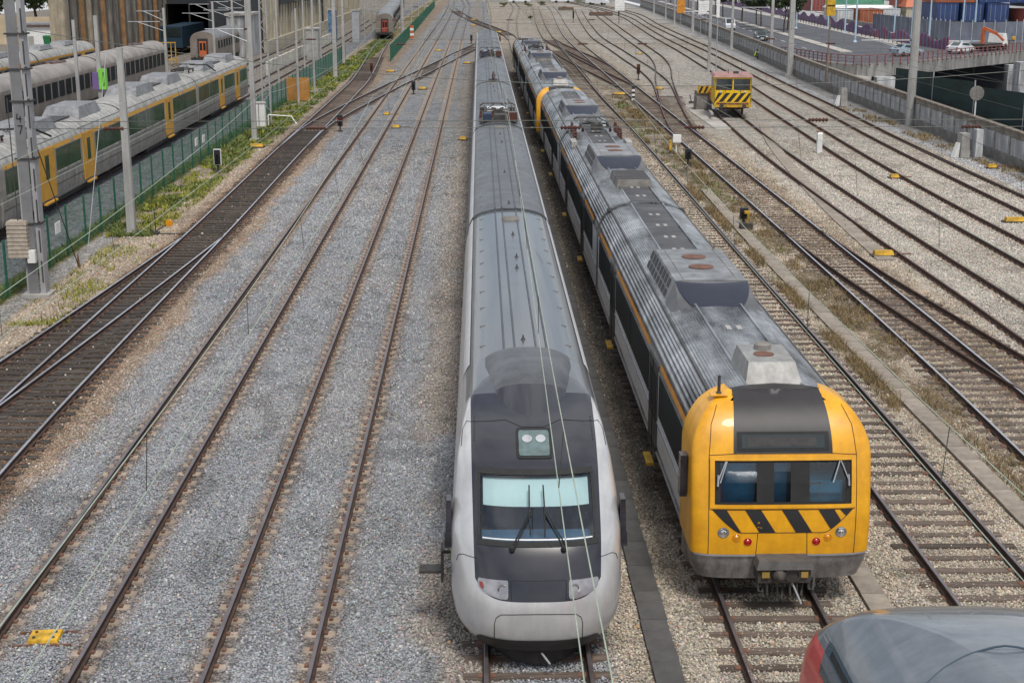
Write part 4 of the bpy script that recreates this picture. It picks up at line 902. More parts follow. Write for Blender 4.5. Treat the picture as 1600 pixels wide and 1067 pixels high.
    cp = MB().tbox(-.50, .50, -.42, .05, .78, .92, .05, .06, .0).box(-.46, .46, -.35, .1, .50, .80, 1).box(-.40, -.27, -.40, -.34, .62, .73, 2).box(.28, .40, -.40, -.34, .62, .73, 2)
    cp.lathe([(.13, .0), (.11, -.10), (.05, -.2), (0, -.22)], (-.10, -.34, .66), 'Y', 12, 3).lathe([(.15, .0), (.15, -.04), (.11, -.045), (.10, .05)], (.14, -.34, .66), 'Y', 14, 1)
    for x, l in ((-.46, .35), (-.3, .5), (-.12, .55), (.1, .5), (.22, .45), (.42, .3)): cp.tube([(x, -.3, .55), (x + .02, -.32, .55 - l * .6), (x + .1, -.28, .55 - l * .75), (x + .16, -.1, .5)], .022, 6, 1)
    cp.tube([(.12, -.3, .55), (.30, -.42, .12)], .018, 6, 4)
    cp.obj('coupler', [M['coupler_grey'], M['steel_dark'], M['amber_dim'], M['wheel'], M['steel_galv']], sh, (0, 0, .17))
    MB().box(-1.72, -1.60, .7, .95, 1.95, 2.75).box(-1.62, -1.55, .75, .9, 2.6, 2.7).obj('side_mirror', M['mask_black'], sh)
    return sh
M['hvac_light'] = mat('roof_box_paint', (.36, .36, .35), .5, .1, .15, 1.5, col2=(.25, .24, .22), streak=((4, 4, .6), .3))
M['cab_blue2'] = mat('cab_door_blue', (.05, .19, .31), .95, 0, .2, 3, spec=.05)
M['cab_cyan'] = mat('cab_desk_blue', (.02, .34, .52), .5, 0, .2, 3)
M['display'] = mat('display_off', (.035, .032, .03), .3, 0, .4, 5)
M['stripe_black'] = mat('warning_black', (.50, .21, .012), .5, 0, .1, 6, col2=(.02, .02, .022), lo=.655, hi=.665)
def unit(name, label, x, yn, wins, front_detail=True, near=True):
    T = thing(name, label, 'train', (x, yn, 0)); T.scale = (1.045, 1, 1); L = 23.1
    def lay(a, door): return dict(win=[(a + p, a + q) for p, q in wins], door=[(a + p, a + q) for p, q in door], stripe=[(a + 1.4, a + 5.6), (a + 7.6, a + 15.6), (a + 17.6, a + 21.5)])
    D = [(5.8, 7.3), (15.9, 17.4)]
    A = ycar(T, 1.27, 22.2, 0, [(7.3, 13.4)], [(2.6, 6.9, 'walkway' if not near else 'steel_roof_ribbed'), (13.3, 22.1, 'walkway')], lay(0, D))
    ycab(A, 0, 1, front_detail)
    # small box behind the cab
    b = MB().tbox(-.52, .52, 1.30, 3.0, 3.86, 4.28, .10, .30, .12).obj('roof_box', M['hvac_light'], A)
    MB().lathe([(.16, 0), (.16, .10), (.12, .13), (.05, .13)], (.0, 2.55, 4.28), 'Z', 14).obj('vent_cap', M['concrete_dark'], b); MB().lathe([(.19, 0), (.19, .012), (0, .012)], (-.05, 2.15, 4.28), 'Z', 16).obj('fan', M['fan'], b)
    B = ycar(T, 22.65, 45.4, 0, [(30.4, 36.6)], [(22.8, 29.8, 'walkway'), (36.7, 45.0, 'walkway')], lay(22.9, D))
    v = MB().tbox(-.62, .62, 26.0, 28.6, 3.85, 4.16, .06, .06).obj('roof_vent', M['concrete_dark'], B)
    for q in range(4): MB().box(-.55, .55, 26.15 + q * .6, 26.6 + q * .6, 4.161, 4.175).obj('louvre', M['louvre'], v)
    pb = MB().box(-1.0, 1.0, 41.2, 41.3, 3.95, 4.05); 
    panto(B, 43.8, 3.96)
    for s in (-1, 1):
        q = MB()
        for yy in (42.0, 42.6, 43.2, 44.4, 45.0): q.lathe([(.05, 0), (.10, .06), (.05, .12), (.10, .18), (.05, .24), (.10, .30), (.05, .36), (.04, .5)], (s * 1.0, yy, 3.72), 'Z', 8)
        q.obj('insulator_row', M['ceramic'], B); MB().box(s * 1.18 - .12, s * 1.18 + .12, 39.8, 41.2, 3.62, 3.86).obj('fuse_box', M['concrete'], B)
    Cc = ycar(T, 45.85, 68.2, 0, [(51.5, 57.5)], [(46, 50.5, 'walkway'), (57.6, 66, 'walkway')], lay(45.9, D))
    if not near: ycab(Cc, 69.1, -1, False)
    for y in (22.2, 45.4): MB().box(-1.2, 1.2, y - .05, y + .55, .9, 3.7).obj('gangway', M['rubber'], T)
    return T
WN = [(1.6, 5.6), (7.5, 11.5), (11.62, 15.7), (17.6, 21.6)]
unit('commuter_train', 'stainless commuter train with the orange yellow cab front and warning stripes nearest the viewer', 5.46, 24.05, WN)
unit('commuter_train', 'second stainless commuter train coupled behind the orange fronted one, only its yellow cab shoulders showing', 5.3, 93.15, WN, False, False)

# ---- grey train end at the lower right ------------------------------------------------
M['blue_grey'] = mat('blue_grey_paint', (.20, .225, .25), .24, .2, .05, .8, coat=.6, grime=.15, streak=((.6, 3, 1), .2))
M['panel_dark'] = mat('dark_blue_panel', (.055, .09, .12), .25, .2, .2, 1.0, coat=.5)
M['coral_red'] = mat('coral_red_paint', (.62, .06, .055), .35, 0, .1, 1.0, coat=.3)
def near_train():
    T = thing('railcar', 'blue grey railcar roof with a coral red edge cut off at the lower right', 'train', (5.92, 18.35, 0)); T.rotation_euler = (0, 0, math.pi); T.scale = (1.07, 1, 1)
    prof = smooth_curve([(.3, .5), (.02, .9), (0, 1.3), (.12, 1.9), (.35, 2.4), (.62, 2.75), (.95, 3.05), (1.35, 3.35), (1.8, 3.6), (2.5, 3.82), (3.6, 3.97), (5, 4.02)], 2)
    sec = [(1.35, .5), (1.50, .9), (1.52, 1.3), (1.52, 2.6), (1.48, 2.9), (1.40, 3.15), (1.24, 3.42), (1.02, 3.66), (.72, 3.84), (.4, 3.95), (.15, 4.0), (.05, 4.02)]
    N = Nose(prof, sec, curve1([(.5, 1.0), (2.5, .8), (3.2, .55), (3.7, .3), (4.02, .05)]), 2.5)
    zs = list(np.linspace(.5, 2.6, 12)) + list(np.linspace(2.7, 3.9, 26)) + [3.93, 3.96, 3.98, 4.0, 4.01, 4.02]; P = []
    for z in zs:
        w = N.w(z); P.append([Vector((-w, 14, z))] + [N.pt(w * math.sin(t), z) for t in np.linspace(-math.pi / 2, math.pi / 2, 37)] + [Vector((w, 14, z))])
    def mf(i, j):
        x = abs(P[i][j].x + P[i][j + 1].x) / 2; z = zs[i]
        return 1 if z < 2.98 and x > 1.30 else 0
    c = MB().grid(P, 0, mf).obj('carriage', [M['blue_grey'], M['coral_red']], T, smooth=35)
    g = MB()
    def seam(pts, w=.03, off=.004):
        g.tube([N.pt(x, z, off) for x, z in pts], w / 2, 5)
    _zw = curve1([(-w, z) for w, z in sec]); g.tube([(x, 3.75 + .55 * (x / 1.2)**2, _zw(-abs(x)) - .004) for x in np.linspace(-1.35, 1.35, 25)], .014, 5)
    g.obj('roof_seam', M['panel_dark'], c)
    for s in (-1, 1):
        MB().grid([[(s * w, y, z) for w, z in ((1.515, 2.72), (1.50, 2.86), (1.462, 3.02), (1.405, 3.165))] for y in (1.9, 14)]).obj('roof_flank_panel', M['panel_dark'], c)
        MB().grid([[(s * (w + .006), y, z + .004) for w, z in ((1.46, 3.0), (1.44, 3.06), (1.42, 3.12))] for y in (2.1, 14)]).obj('flank_groove', M['rubber'], c)
    bogie(c, 4.0)
near_train()

# ---- trains at the left --------------------------------------------------------------
M['cream_roof'] = mat('cream_roof', (.52, .51, .475), .55, .1, .15, .7, ms=(1, .5, 1), streak=((1, 3, 1), .45), grime=.35)
M['grey_roof'] = mat('grey_roof_light', (.25, .255, .265), .5, .1, .15, .8, grime=.4)
M['grey_side'] = mat('grey_side', (.40, .375, .345), .5, .2, .15, 1, ms=(1, .3, 2), streak=((2, 2, .4), .3), grime=.25)
M['window_green'] = mat('window_green', (.03, .055, .045), .1, 0, .4, .5, spec=.6)
M['door_yellow'] = mat('door_yellow', (.60, .31, .035), .5, 0, .12, 2)
M['dirty_beige'] = mat('dirty_beige', (.20, .17, .145), .6, 0, .25, .8)
M['brown_roof'] = mat('dusty_roof', (.27, .25, .23), .75, 0, .25, .6)
M['graf_green'] = mat('graffiti_green', (.2, .62, .05), .5); M['graf_purple'] = mat('graffiti_purple', (.16, .10, .25), .5)
LSEC = [(1.30, .50), (1.45, .62), (1.52, .9), (1.55, 1.3), (1.55, 3.0), (1.52, 3.2), (1.42, 3.42), (1.22, 3.62), (.9, 3.78), (.5, 3.87), (0, 3.9)]
def left_train():
    T = thing('suburban_train', 'grey train with yellow doors and cream roof along the green post fence', 'train', (-22.05, 45.0, 0)); y0 = 45.0
    cars = [(45, 60.6), (61.0, 82.6), (83.0, 104.6), (105.0, 127.9)]
    doors = [(53, 55.2), (66.3, 68.9), (73.9, 76.1), (91.0, 93.0) if 0 else (93.8, 96.1), (113.7, 115.8), (121.3, 123.3)]
    wins = [(46, 52.6), (55.6, 60.2), (61.6, 65.8), (69.2, 73.5), (76.5, 82.2), (83.4, 88.4), (88.6, 93.5), (96.4, 104.2), (105.4, 109.4), (109.6, 113.4), (116.2, 120.9), (123.7, 127.3)]
    for k, (a, b) in enumerate(cars):
        n = len(full(LSEC)); q = len(LSEC)
        c = body(LSEC, a - y0, b - y0, None, 0, lambda i, j: 1 if 4 < j < 2 * q - 7 else 0).obj('carriage', [M['grey_side'], M['cream_roof']], T, smooth=30)
        for s in (1,):
            X = 1.55
            for p, r in wins:
                if a < p < b:
                    w = MB().box(X - .005, X + .012, p - y0, r - y0, 1.90, 2.95).obj('window', M['window_green'], c)
                    for i in range(1, int((r - p) / 1.7)): yy = p - y0 + i * (r - p) / int((r - p) / 1.7); MB().box(X + .012, X + .018, yy - .03, yy + .03, 1.9, 2.95).obj('mullion', M['mask_soft'], w)
                    MB().box(X - .01, X + .03, p - y0, r - y0, 1.80, 1.88).obj('window_sill', M['cream_roof'], c)
            for p, r in doors:
                if a < p < b:
                    d = MB().box(X - .005, X + .03, p - y0, r - y0, .8, 3.16).obj('door', M['door_yellow'], c)
                    for f in (.5,):
                        yy = p - y0 + (r - p) * f; MB().box(X + .03, X + .04, yy - .3, yy + .3, 1.75, 2.85).obj('pane', M['window_green'], d)
                    MB().box(X, X + .16, p - y0 + .4, r - y0 - .4, .60, .68).obj('step', M['door_yellow'], c)
            st = a + .4
            while st < b - 1:
                e = min(st + 5.0, b - .4); MB().face([(1.556, st - y0, 2.99), (1.556, e - y0, 2.99), (1.528, e - y0, 3.19), (1.528, st - y0, 3.19)]).obj('stripe', M['door_yellow'], c); st = e + .5
            MB().box(X - .004, X + .008, a - y0 + .1, b - y0 - .1, 1.26, 1.29).obj('panel_joint', M['mask_soft'], c)
            MB().box(1.38, 1.42, a - y0, b - y0, 3.43, 3.47).obj('gutter', M['grey_roof'], c)
        m_ = (a + b) / 2 - y0
        for yy, ln in ((m_ - 5.2, 5.0), (m_ + 3.8, 4.6)) if k < 3 else ((m_ - 6, 4.8), (m_ + 4.0, 4.4)):
            h = MB().tbox(-1.0, 1.0, yy, yy + ln, 3.75, 4.32, .16, .7, .5).obj('hvac_unit', M['grey_roof'], c)
            for i in range(4): MB().face([(.995 - .16 * u, yy + .9 + i * .85 + v, 3.76 + .56 * u) for u, v in ((.15, 0), (.15, .6), (.85, .6), (.85, 0))]).obj('louvre', M['louvre'], h)
        MB().box(-.6, .6, m_ - .2, m_ + 3.6, 3.88, 3.93).obj('roof_walkway', M['louvre'], c)
        if k in (1, 3):
            panto(c, a - y0 + 2.6, 3.9); MB().tube([(.3, a - y0 + 4, 4.35), (1.2, a - y0 + 6, 4.2), (1.45, a - y0 + 8, 3.6)], .05, 6).obj('roof_cable', M['rubber'], c)
        for q in (a + 2.8 - y0, b - 2.8 - y0): bogie(c, q)
        MB().box(-1.3, 1.3, a - y0 + 6, b - y0 - 6, .32, .6).obj('underfloor_box', M['under'], c)
    MB().lathe([(.3, 0), (.3, .5)], (0, 83.3, 1.0), 'Y', 10).obj('end_coupler', M['rubber'], T)
left_train()
def coach(parent, a, b, sec, mside, mroof, wins, z0, z1, wm='win_dark', side=1, stripe=None, doors=()):
    q = len(sec)
    c = body(sec, a, b, None, 0, lambda i, j: 1 if q - 7 < j < q + 5 else 0).obj('carriage', [M[mside], M[mroof]], parent, smooth=30); X = sec[4][0]
    for p, r in wins: MB().box(X - .005, X + .014, p, r, z0, z1).obj('window', M[wm], c)
    for p, r, m in doors: MB().box(X - .005, X + .03, p, r, .75, 3.1).obj('door', M[m], c)
    if stripe: MB().box(X - .002, X + .01, a, b, stripe[0], stripe[1]).obj('stripe', M[stripe[2]], c)
    for y in (a + 3, b - 3): bogie(c, y)
    MB().box(-1.1, 1.1, a + 6, b - 6, .4, .62).obj('underfloor_box', M['under'], c)
    return c
CSEC = [(1.35, .7), (1.44, .8), (1.46, 1.0), (1.47, 1.5), (1.47, 3.0), (1.44, 3.25), (1.3, 3.55), (1.05, 3.8), (.7, 3.97), (.35, 4.05), (0, 4.07)]
T = thing('passenger_train', 'long brownish grey passenger train with dark square windows behind the yellow doored train', 'train', (-33.9, 70, 0))
for k in range(3):
    a = .5 + k * 27; wn_ = [(a + 1.3 + i * 1.85, a + 2.75 + i * 1.85) for i in range(13)]
    c = coach(T, a, a + 26.4, CSEC, 'dirty_beige', 'brown_roof', wn_, 1.75, 2.95)
    for i in range(2): MB().tube([(-.3 + .5 * i, a + 17, 4.08), (-.1 + .5 * i, a + 20, 4.08)], .14, 6).obj('roof_pipe', M['ceramic'], c)
MB().box(-1.3, 1.3, 81.35, 81.5, .9, 3.3).obj('end_panel', M['orange'], T)
M['grey_brown'] = mat('grey_brown_side', (.17, .15, .135), .4, .3, .3, .6)
T = thing('far_suburban_train', 'grey train with narrow orange doors and beige roof at far left', 'train', (-41.3, 92, 0))
for k in range(3):
    a = k * 19.8; c = coach(T, a, a + 19.4, CSEC, 'grey_brown', 'cream_roof', [(a + 1 + i * 4.6, a + 4.6 + i * 4.6) for i in range(4)], 1.9, 3.0, 'win_dark', stripe=(3.12, 3.3, 'door_yellow'), doors=[(a + 4.8, a + 6.0, 'door_yellow'), (a + 14.2, a + 15.4, 'door_yellow')])
    for yy in (a + 3, a + 11): MB().tbox(-.8, .8, yy, yy + 4, 4.0, 4.35, .15, .4).obj('hvac_unit', M['grey_roof'], c)
# coach with an orange end door, and the dark one beside it
def endcoach(name, label, x, y0, L, mside, mroof, mdoor, rz=0, doorframe='mask_soft', hole=True):
    T = thing(name, label, 'railway carriage', (x, y0, 0), rz); c = coach(T, 0, L, CSEC, mside, mroof, [(2 + i * 1.9, 3.2 + i * 1.9) for i in range(int((L - 3) / 1.9))], 2.0, 2.9)
    d = MB().box(-.62, .62, -.05, .02, 1.1, 3.25).obj('end_doorway', M[doorframe], c); MB().box(-.42, .42, -.08, -.04, 1.15, 2.95).obj('end_door', M[mdoor], d)
    for xx in (-.2, .2): MB().box(xx - .14, xx + .14, -.10, -.07, 1.9, 2.75).obj('pane', M['win_dark'], d)
    MB().box(-1.42, 1.42, -.25, 0, .75, 1.05).obj('buffer_beam', M['under'], c)
    for xx in (-.9, .9): MB().lathe([(.09, 0), (.09, -.3), (.22, -.32), (.22, -.38), (0, -.38)], (xx, -.25, .98), 'Y', 12).obj('buffer', M['under'], c)
    return T
endcoach('passenger_carriage', 'beige ended grey carriage with an orange gangway door by the depot', -32.7, 172, 46, 'dirty_beige', 'grey_roof', 'orange', R(.3))
endcoach('passenger_carriage', 'brown ended carriage with a red gangway door alone on the curved siding', -15.6, 238, 26, 'dirty_beige', 'grey_roof', 'red_dark' if 'red_dark' in M else 'iron_red', R(3.5)) if 0 else None
M['iron_red'] = mat('gangway_red', (.33, .055, .03), .6, 0, .4, 3)
endcoach('passenger_carriage', 'brown carriage with a red gangway end on the curved grassy siding', -15.5, 238, 26, 'dirty_beige', 'grey_roof', 'iron_red', R(3.5))
endcoach('passenger_carriage', 'grey carriage coupled behind the brown one along the green mesh fence', -17.2, 264.6, 130, 'concrete_dark', 'grey_roof', 'iron_red', R(2.0))
# ---------------------------------------------------------------- fences, wall, bridge, road
M['mesh_green'] = mat('green_wire', (.02, .11, .07), .5, 0, .1, 3)
def pole(b, x, y, h, r0, r1, m=0, n=8): b.tube([(x, y, -.1), (x, y, h)], r0, n, m, r1)
fence = thing('mesh_fence', 'dark green mesh fence with slim posts beside the yellow doored train', 'fence', (-17.0, 45, 0))
fp = MB().box(-.035, .035, -.035, .035, -.2, 2.05).mesh('fence_post', M['green_fence'])
wp = MB()
for k in range(27): wp.box(-.0035, .0035, .05 + k * .096, .057 + k * .096, .08, 1.95)
for z in (.1, .3, .6, .9, 1.2, 1.5, 1.8, 1.93): wp.box(-.004, .004, 0, 2.62, z, z + .008)
wpm = wp.mesh('fence_panel', M['mesh_green'])
for k in range(53):
    put('fence_post', fp, fence, (random.uniform(-.02, .02), k * 2.62, 0)); put('fence_panel', wpm, fence, (0, k * 2.62, 0))
f2 = thing('mesh_fence', 'second green mesh fence with denser panels from the brown carriage into the distance', 'fence', (-11.2, 181.5, 0), R(.45))
w2 = MB()
for k in range(34): w2.box(-.01, .01, .03 + k * .076, .06 + k * .076, .05, 1.98)
for z in (.1, 1.0, 1.9): w2.box(-.012, .012, 0, 2.62, z, z + .03)
w2m = w2.mesh('fence_panel', M['green_fence'])
for k in range(95): put('fence_post', fp, f2, (0, k * 2.62, 0)); put('fence_panel', w2m, f2, (0, k * 2.62, 0))
for (y, z), l in zip(((51.7, 1.4), (56.6, 1.37), (85.4, 1.37), (87.7, 1.3)), ('white notice plate on the green fence left of the big steel mast', 'white notice plate on the green fence right of the big steel mast', 'left one of two white notice plates on the green fence beside the grey train', 'right one of two white notice plates on the green fence beside the grey train')):
    tag(MB().box(-.02, .02, -.33, .33, -.22, .22).obj('notice_plate', M['white_paint'], None, (-16.93, y, z)), l, 'sign', 'white plates on the green fence')

# long concrete wall
M['wall_panel'] = mat('wall_panel', (.52, .53, .54), .9, 0, .3, .5, ms=(3, 3, .6), col2=(.30, .30, .30), streak=((2.5, 2.5, .3), .4), bump=.2, objrand=.1)
M['wall_cope'] = mat('wall_coping', (.21, .18, .15), .95, 0, .35, 2, bump=.4)
wall = thing('concrete_wall', 'long weathered concrete wall of pale panels curving along the right hand tracks', 'wall', (float(WALL(50)), 50, 0)); y = 50.
pm = {}
while y < 430:
    x0, x1 = float(WALL(y)), float(WALL(y + 2.9)); ang = -math.atan2(x1 - x0, 2.9); L = math.hypot(2.9, x1 - x0); key = 'p'
    if key not in pm:
        pm['p'] = MB().box(-.08, .08, .13, 2.9, .55, 1.62).mesh('wall_panel', M['wall_panel']); pm['c'] = MB().box(-.14, .14, 0, 2.92, 1.66, 2.02).box(-.20, .20, 0, 2.92, 2.02, 2.1).mesh('coping', M['wall_cope'])
        pm['b'] = MB().box(-.16, .12, .0, 2.92, -.3, .55).mesh('plinth', M['concrete_dark']); pm['s'] = MB().box(-.16, .1, -.13, .13, .5, 1.70).mesh('wall_post', M['concrete'])
    o = (x0 - wall.location.x, y - 50, 0)
    for kk, nm in (('p', 'wall_panel'), ('c', 'coping'), ('b', 'plinth'), ('s', 'wall_post')): put(nm, pm[kk], wall, o, ang)
    y += 2.9
# road behind it
RZ = .6
M['road'] = mat('road_asphalt', (.085, .088, .10), .85, 0, .18, .2, bump=.1)
M['pave'] = mat('pale_paving', (.40, .375, .34), .9, 0, .15, .5)
M['port'] = mat('port_ground', (.34, .335, .33), .9, 0, .3, .12, bump=.1)
wl_ = [(float(WALL(q)) + .55, q) for q in (182, 200, 225, 260, 300, 340, 380, 430, 520)]
EDGE = [(59.0, 177.5), (59.3, 205), (60.4, 217), (62.5, 263), (66, 333), (69.7, 452), (71, 520)]
FRONT = [(38.0, 182), (40.8, 167), (42.9, 163.5), (50.1, 167.8), (59.2, 177.5), (72.4, 191.2), (90, 209), (120, 238)]
def zsheet(name, poly, z, m): return tag(MB().face([(x, y_, z) for x, y_ in poly]).obj(name, m), kind='structure')
zsheet('road', [(a, b) for a, b in FRONT[:5]] + EDGE[1:] + list(reversed(wl_[1:])), RZ, M['road'])
zsheet('side_road', FRONT[4:] + [(120, 262), (90, 233), (72, 213.5), (63, 205.5), (59.3, 205)], RZ + .004, M['road'])
SW = [(59.3, 205), (60.4, 217), (62.5, 263), (66, 333), (69.7, 452), (71, 520)]
zsheet('pavement', SW + [(x + 2.6, y_) for x, y_ in reversed(SW)], RZ + .008, M['pave'])
zsheet('port_yard', [(61, 203), (72, 213.5), (90, 233), (120, 262), (300, 300), (300, 640), (73, 640), (73.6, 520), (72.3, 452), (68.6, 333), (65.1, 263), (63, 217)], RZ + .002, M['port'])
med = [(47.95, 188.7), (50.7, 244), (52.3, 292), (53.6, 347), (57.8, 469)]
kb = MB()
for (a, b), (c, d) in zip(med, med[1:]): kb.hexa([(a - .8, b, RZ - .05), (a + .8, b, RZ - .05), (c + .8, d, RZ - .05), (c - .8, d, RZ - .05), (a - .8, b, RZ + .14), (a + .8, b, RZ + .14), (c + .8, d, RZ + .14), (c - .8, d, RZ + .14)])
tag(kb.obj('median_kerb', M['pave']), kind='structure')
lm = MB()
for (a, b), (c, d) in zip([(float(WALL(q)) + 1.0, q) for q in (185, 225, 260, 300, 340, 400)], [(float(WALL(q)) + 1.0, q) for q in (225, 260, 300, 340, 400, 430)]): lm.face([(a - .08, b, RZ + .006), (a + .08, b, RZ + .006), (c + .08, d, RZ + .006), (c - .08, d, RZ + .006)])
for off in (-3.6,):
    for (a, b), (c, d) in zip(med, med[1:]):
        n = int((d - b) / 8)
        for k in range(n):
            u0, u1 = k / n, (k + .45) / n; p = [(a + (c - a) * u + off, b + (d - b) * u) for u in (u0, u1)]; lm.face([(p[0][0] - .08, p[0][1], RZ + .006), (p[0][0] + .08, p[0][1], RZ + .006), (p[1][0] + .08, p[1][1], RZ + .006), (p[1][0] - .08, p[1][1], RZ + .006)])
tag(lm.obj('road_markings', M['white_paint']), kind='structure')
# underpass trench, bridge
tr = MB(); tp = [(31.4, 40), (31.9, 72), (32.7, 95), (33.5, 120), (34.7, 150), (36.6, 182), (38.4, 195)]
for (a, b), (c, d) in zip(tp, tp[1:]): tr.face([(a + .02, b, .5), (c + .02, d, .5), (c + .02, d, -6), (a + .02, b, -6)], 0)
tr.face([(31, 20, -5.9), (140, 20, -5.9), (140, 300, -5.9), (31, 300, -5.9)], 1); tag(tr.obj('underpass', [M['concrete_dark'], M['asphalt']]), kind='structure')
br = thing('road_bridge', 'concrete road bridge with a red railing spanning the dark underpass', 'bridge', (50, 168, 0)); bo = Vector(br.location)
b = MB(); n = len(FRONT)
for (a, c), (d, e) in zip(FRONT, FRONT[1:]):
    nx, ny = e - c, -(d - a); l = math.hypot(nx, ny); nx, ny = nx / l, ny / l
    b.hexa([(a - 50, c - 168, -.75), (d - 50, e - 168, -.75), (d - 50 - nx * .7, e - 168 - ny * .7, -.75), (a - 50 - nx * .7, c - 168 - ny * .7, -.75), (a - 50, c - 168, RZ + .1), (d - 50, e - 168, RZ + .1), (d - 50 - nx * .7, e - 168 - ny * .7, RZ + .1), (a - 50 - nx * .7, c - 168 - ny * .7, RZ + .1)])
b.obj('fascia', M['bridge_concrete'] if 'bridge_concrete' in M else M['concrete_dark'], br)
MB().face([(a - 50, c - 168 + .3, -.7) for a, c in FRONT] + [(70, 130, -.7), (-12, 130, -.7)]).obj('deck_soffit', M['concrete_dark'], br)
M['rail_red'] = mat('railing_red', (.22, .085, .075), .6, 0, .2, 3)
def along(poly, step):
    out = []; acc = 0.
    for (a, b_), (c, d) in zip(poly, poly[1:]):
        l = math.hypot(c - a, d - b_); t = acc
        while t < l: out.append((a + (c - a) * t / l, b_ + (d - b_) * t / l, math.atan2(d - b_, c - a))); t += step
        acc = t - l
    return out
pm_ = MB().box(-.05, .05, -.05, .05, RZ + .1, RZ + 1.05).box(-.07, .07, -.2, .05, RZ - .05, RZ + .1).mesh('railing_post', M['rail_red'])
rl = MB()
for (a, c), (d, e) in zip(FRONT, FRONT[1:]):
    for z, w in ((RZ + 1.08, .10), (RZ + .72, .05), (RZ + .40, .05)): rl.beam((a - 50, c - 168, z), (d - 50, e - 168, z), w)
rl.obj('handrail', M['rail_red'], br)
for x, y_, a in along(FRONT, 1.25): put('railing_post', pm_, br, (x - 50, y_ - 168, 0), a)
ab = MB().hexa([(39.2 - 50, 152 - 168, -6), (44.9 - 50, 164.5 - 168, -6), (44.9 - 50, 170 - 168, -6), (37 - 50, 170 - 168, -6), (37.5 - 50, 158 - 168, .2), (44.9 - 50, 164.5 - 168, -.75), (44.9 - 50, 170 - 168, -.75), (37 - 50, 170 - 168, .2)]); ab.obj('abutment', M['concrete'], br)
MB().box(45.3 - 50, 47.5 - 50, -4.5, -2.4, -6, -.75).obj('pier', M['wall_panel'], br); MB().box(61 - 50, 62.6 - 50, -6, -4, -6, 1.0).obj('pier', M['wall_panel'], br); MB().box(68.0 - 50, 70.2 - 50, 16.5, 18, -6, -.75).obj('pier', M['wall_panel'], br)
MB().box(47 - 50, 120 - 50, 22, 22.3, -6, -.7).obj('back_wall', M['cab_dark'], br)
# dark green screen net behind the wall
M['net'] = mat('screen_net', (.008, .028, .026), .9, 0, .4, .3, ms=(1, 1, 6))
nt_ = thing('screen_fence', 'dark green screen netting standing behind the wall under the bridge', 'fence', (33.5, 75, 0)); q = [(76, 4.6), (86, 4.4), (96, 4.3), (106, 4.2), (117, 4.1)]
for k, ((a, h0), (c, h1)) in enumerate(zip(q, q[1:])):
    xa, xc = float(WALL(a)) + 1.0, float(WALL(c)) + 1.0
    MB().face([(xa - 33.5, a - 75, .3), (xc - 33.5, c - 75, .3), (xc - 33.5, c - 75, h1 - .6), (xa - 33.5, a - 75, h0 - .3)]).obj('net_panel', M['net'], nt_)
    MB().tube([(xa - 33.5, a - 75, 0), (xa - 33.5, a - 75, h0 - .2)], .05, 6).obj('net_post', M['steel_galv'], nt_)
# purple waving fence and bollards beside the pavement
M['purple'] = mat('fence_purple', (.13, .075, .17), .6, 0, .15, 2); M['fred'] = mat('fence_red', (.24, .05, .09), .6, 0, .15, 2); M['fblue'] = mat('fence_blue', (.12, .22, .36), .6, 0, .15, 2)
pf = thing('picket_fence', 'purple picket fence with a wavy top edge turning red and blue near the bridge', 'fence', (63, 196, 0)); PF = [(62.7, 193), (62.7, 217), (63.9, 250), (67.2, 297), (69.5, 340), (73.8, 452)]
pts = along(PF, .42); cur = MB(); cnt = 0
for k, (x, y_, a) in enumerate(pts):
    h = .55 + .75 * (.5 + .5 * math.cos(2 * math.pi * (k % 26) / 26)); near = y_ < 235
    cur.box(x - 63 - .05, x - 63 + .05, y_ - 196 - .14, y_ - 196 + .14, RZ, RZ + .5 + h, (1 + k // 2 % 2) if near and k % 4 < 3 else 0)
    if k % 26 == 25 or k == len(pts) - 1: cur.obj('picket_panel', [M['purple'], M['fred'], M['fblue']], pf); cur = MB()
bm_ = MB().lathe([(.07, 0), (.07, .85), (.09, .9), (.05, 1.0), (0, 1.0)], (0, 0, 0), 'Z', 8).mesh('bollard', M['steel_dark'])
for k, (x, y_, a) in enumerate(along([(60.2, 206), (61.2, 217), (63.2, 263), (66, 318)], 3.2)):
    o = put('bollard', bm_, None, (x, y_, RZ)); tag(o, 'dark bollard in the row between the far road and the purple fence', 'bollard', 'bollards along the far pavement')
# corrugated sheet fence and containers of the port
M['sheet_fence'] = corrugate(mat('sheet_fence', (.17, .19, .235), .6, .3, .25, .4), .5, 0, .5)
sf = thing('sheet_fence', 'tall grey blue sheet metal fence below the blue containers', 'fence', (67.5, 208, 0))
for (a, c), (d, e) in zip([(66.5, 245), (67.2, 226), (67.6, 208), (72, 206.5), (77.3, 208), (92, 222), (110, 240)], [(67.2, 226), (67.6, 208), (72, 206.5), (77.3, 208), (92, 222), (110, 240), (125, 255)]):
    L = math.hypot(d - a, e - c); k = int(L / 2.2) + 1
    for i in range(k):
        u0, u1 = i / k, (i + .97) / k; p = Vector((a + (d - a) * u0 - 67.5, c + (e - c) * u0 - 208, 0)); q_ = Vector((a + (d - a) * u1 - 67.5, c + (e - c) * u1 - 208, 0)); MB().beam(p + Vector((0, 0, 2.5)), q_ + Vector((0, 0, 2.5)), .08, 2.6).obj('sheet', M['sheet_fence'], sf)
        MB().box(p.x - .06, p.x + .06, p.y - .12, p.y, RZ, 4.1).obj('fence_post', M['steel_galv'], sf)
M['c_blue'] = corrugate(mat('container_blue', (.03, .06, .17), .5, .1, .2, .5), .28, 0, .6); M['c_orange'] = corrugate(mat('container_rust', (.32, .10, .045), .6, .1, .25, .5), .28, 0, .6)
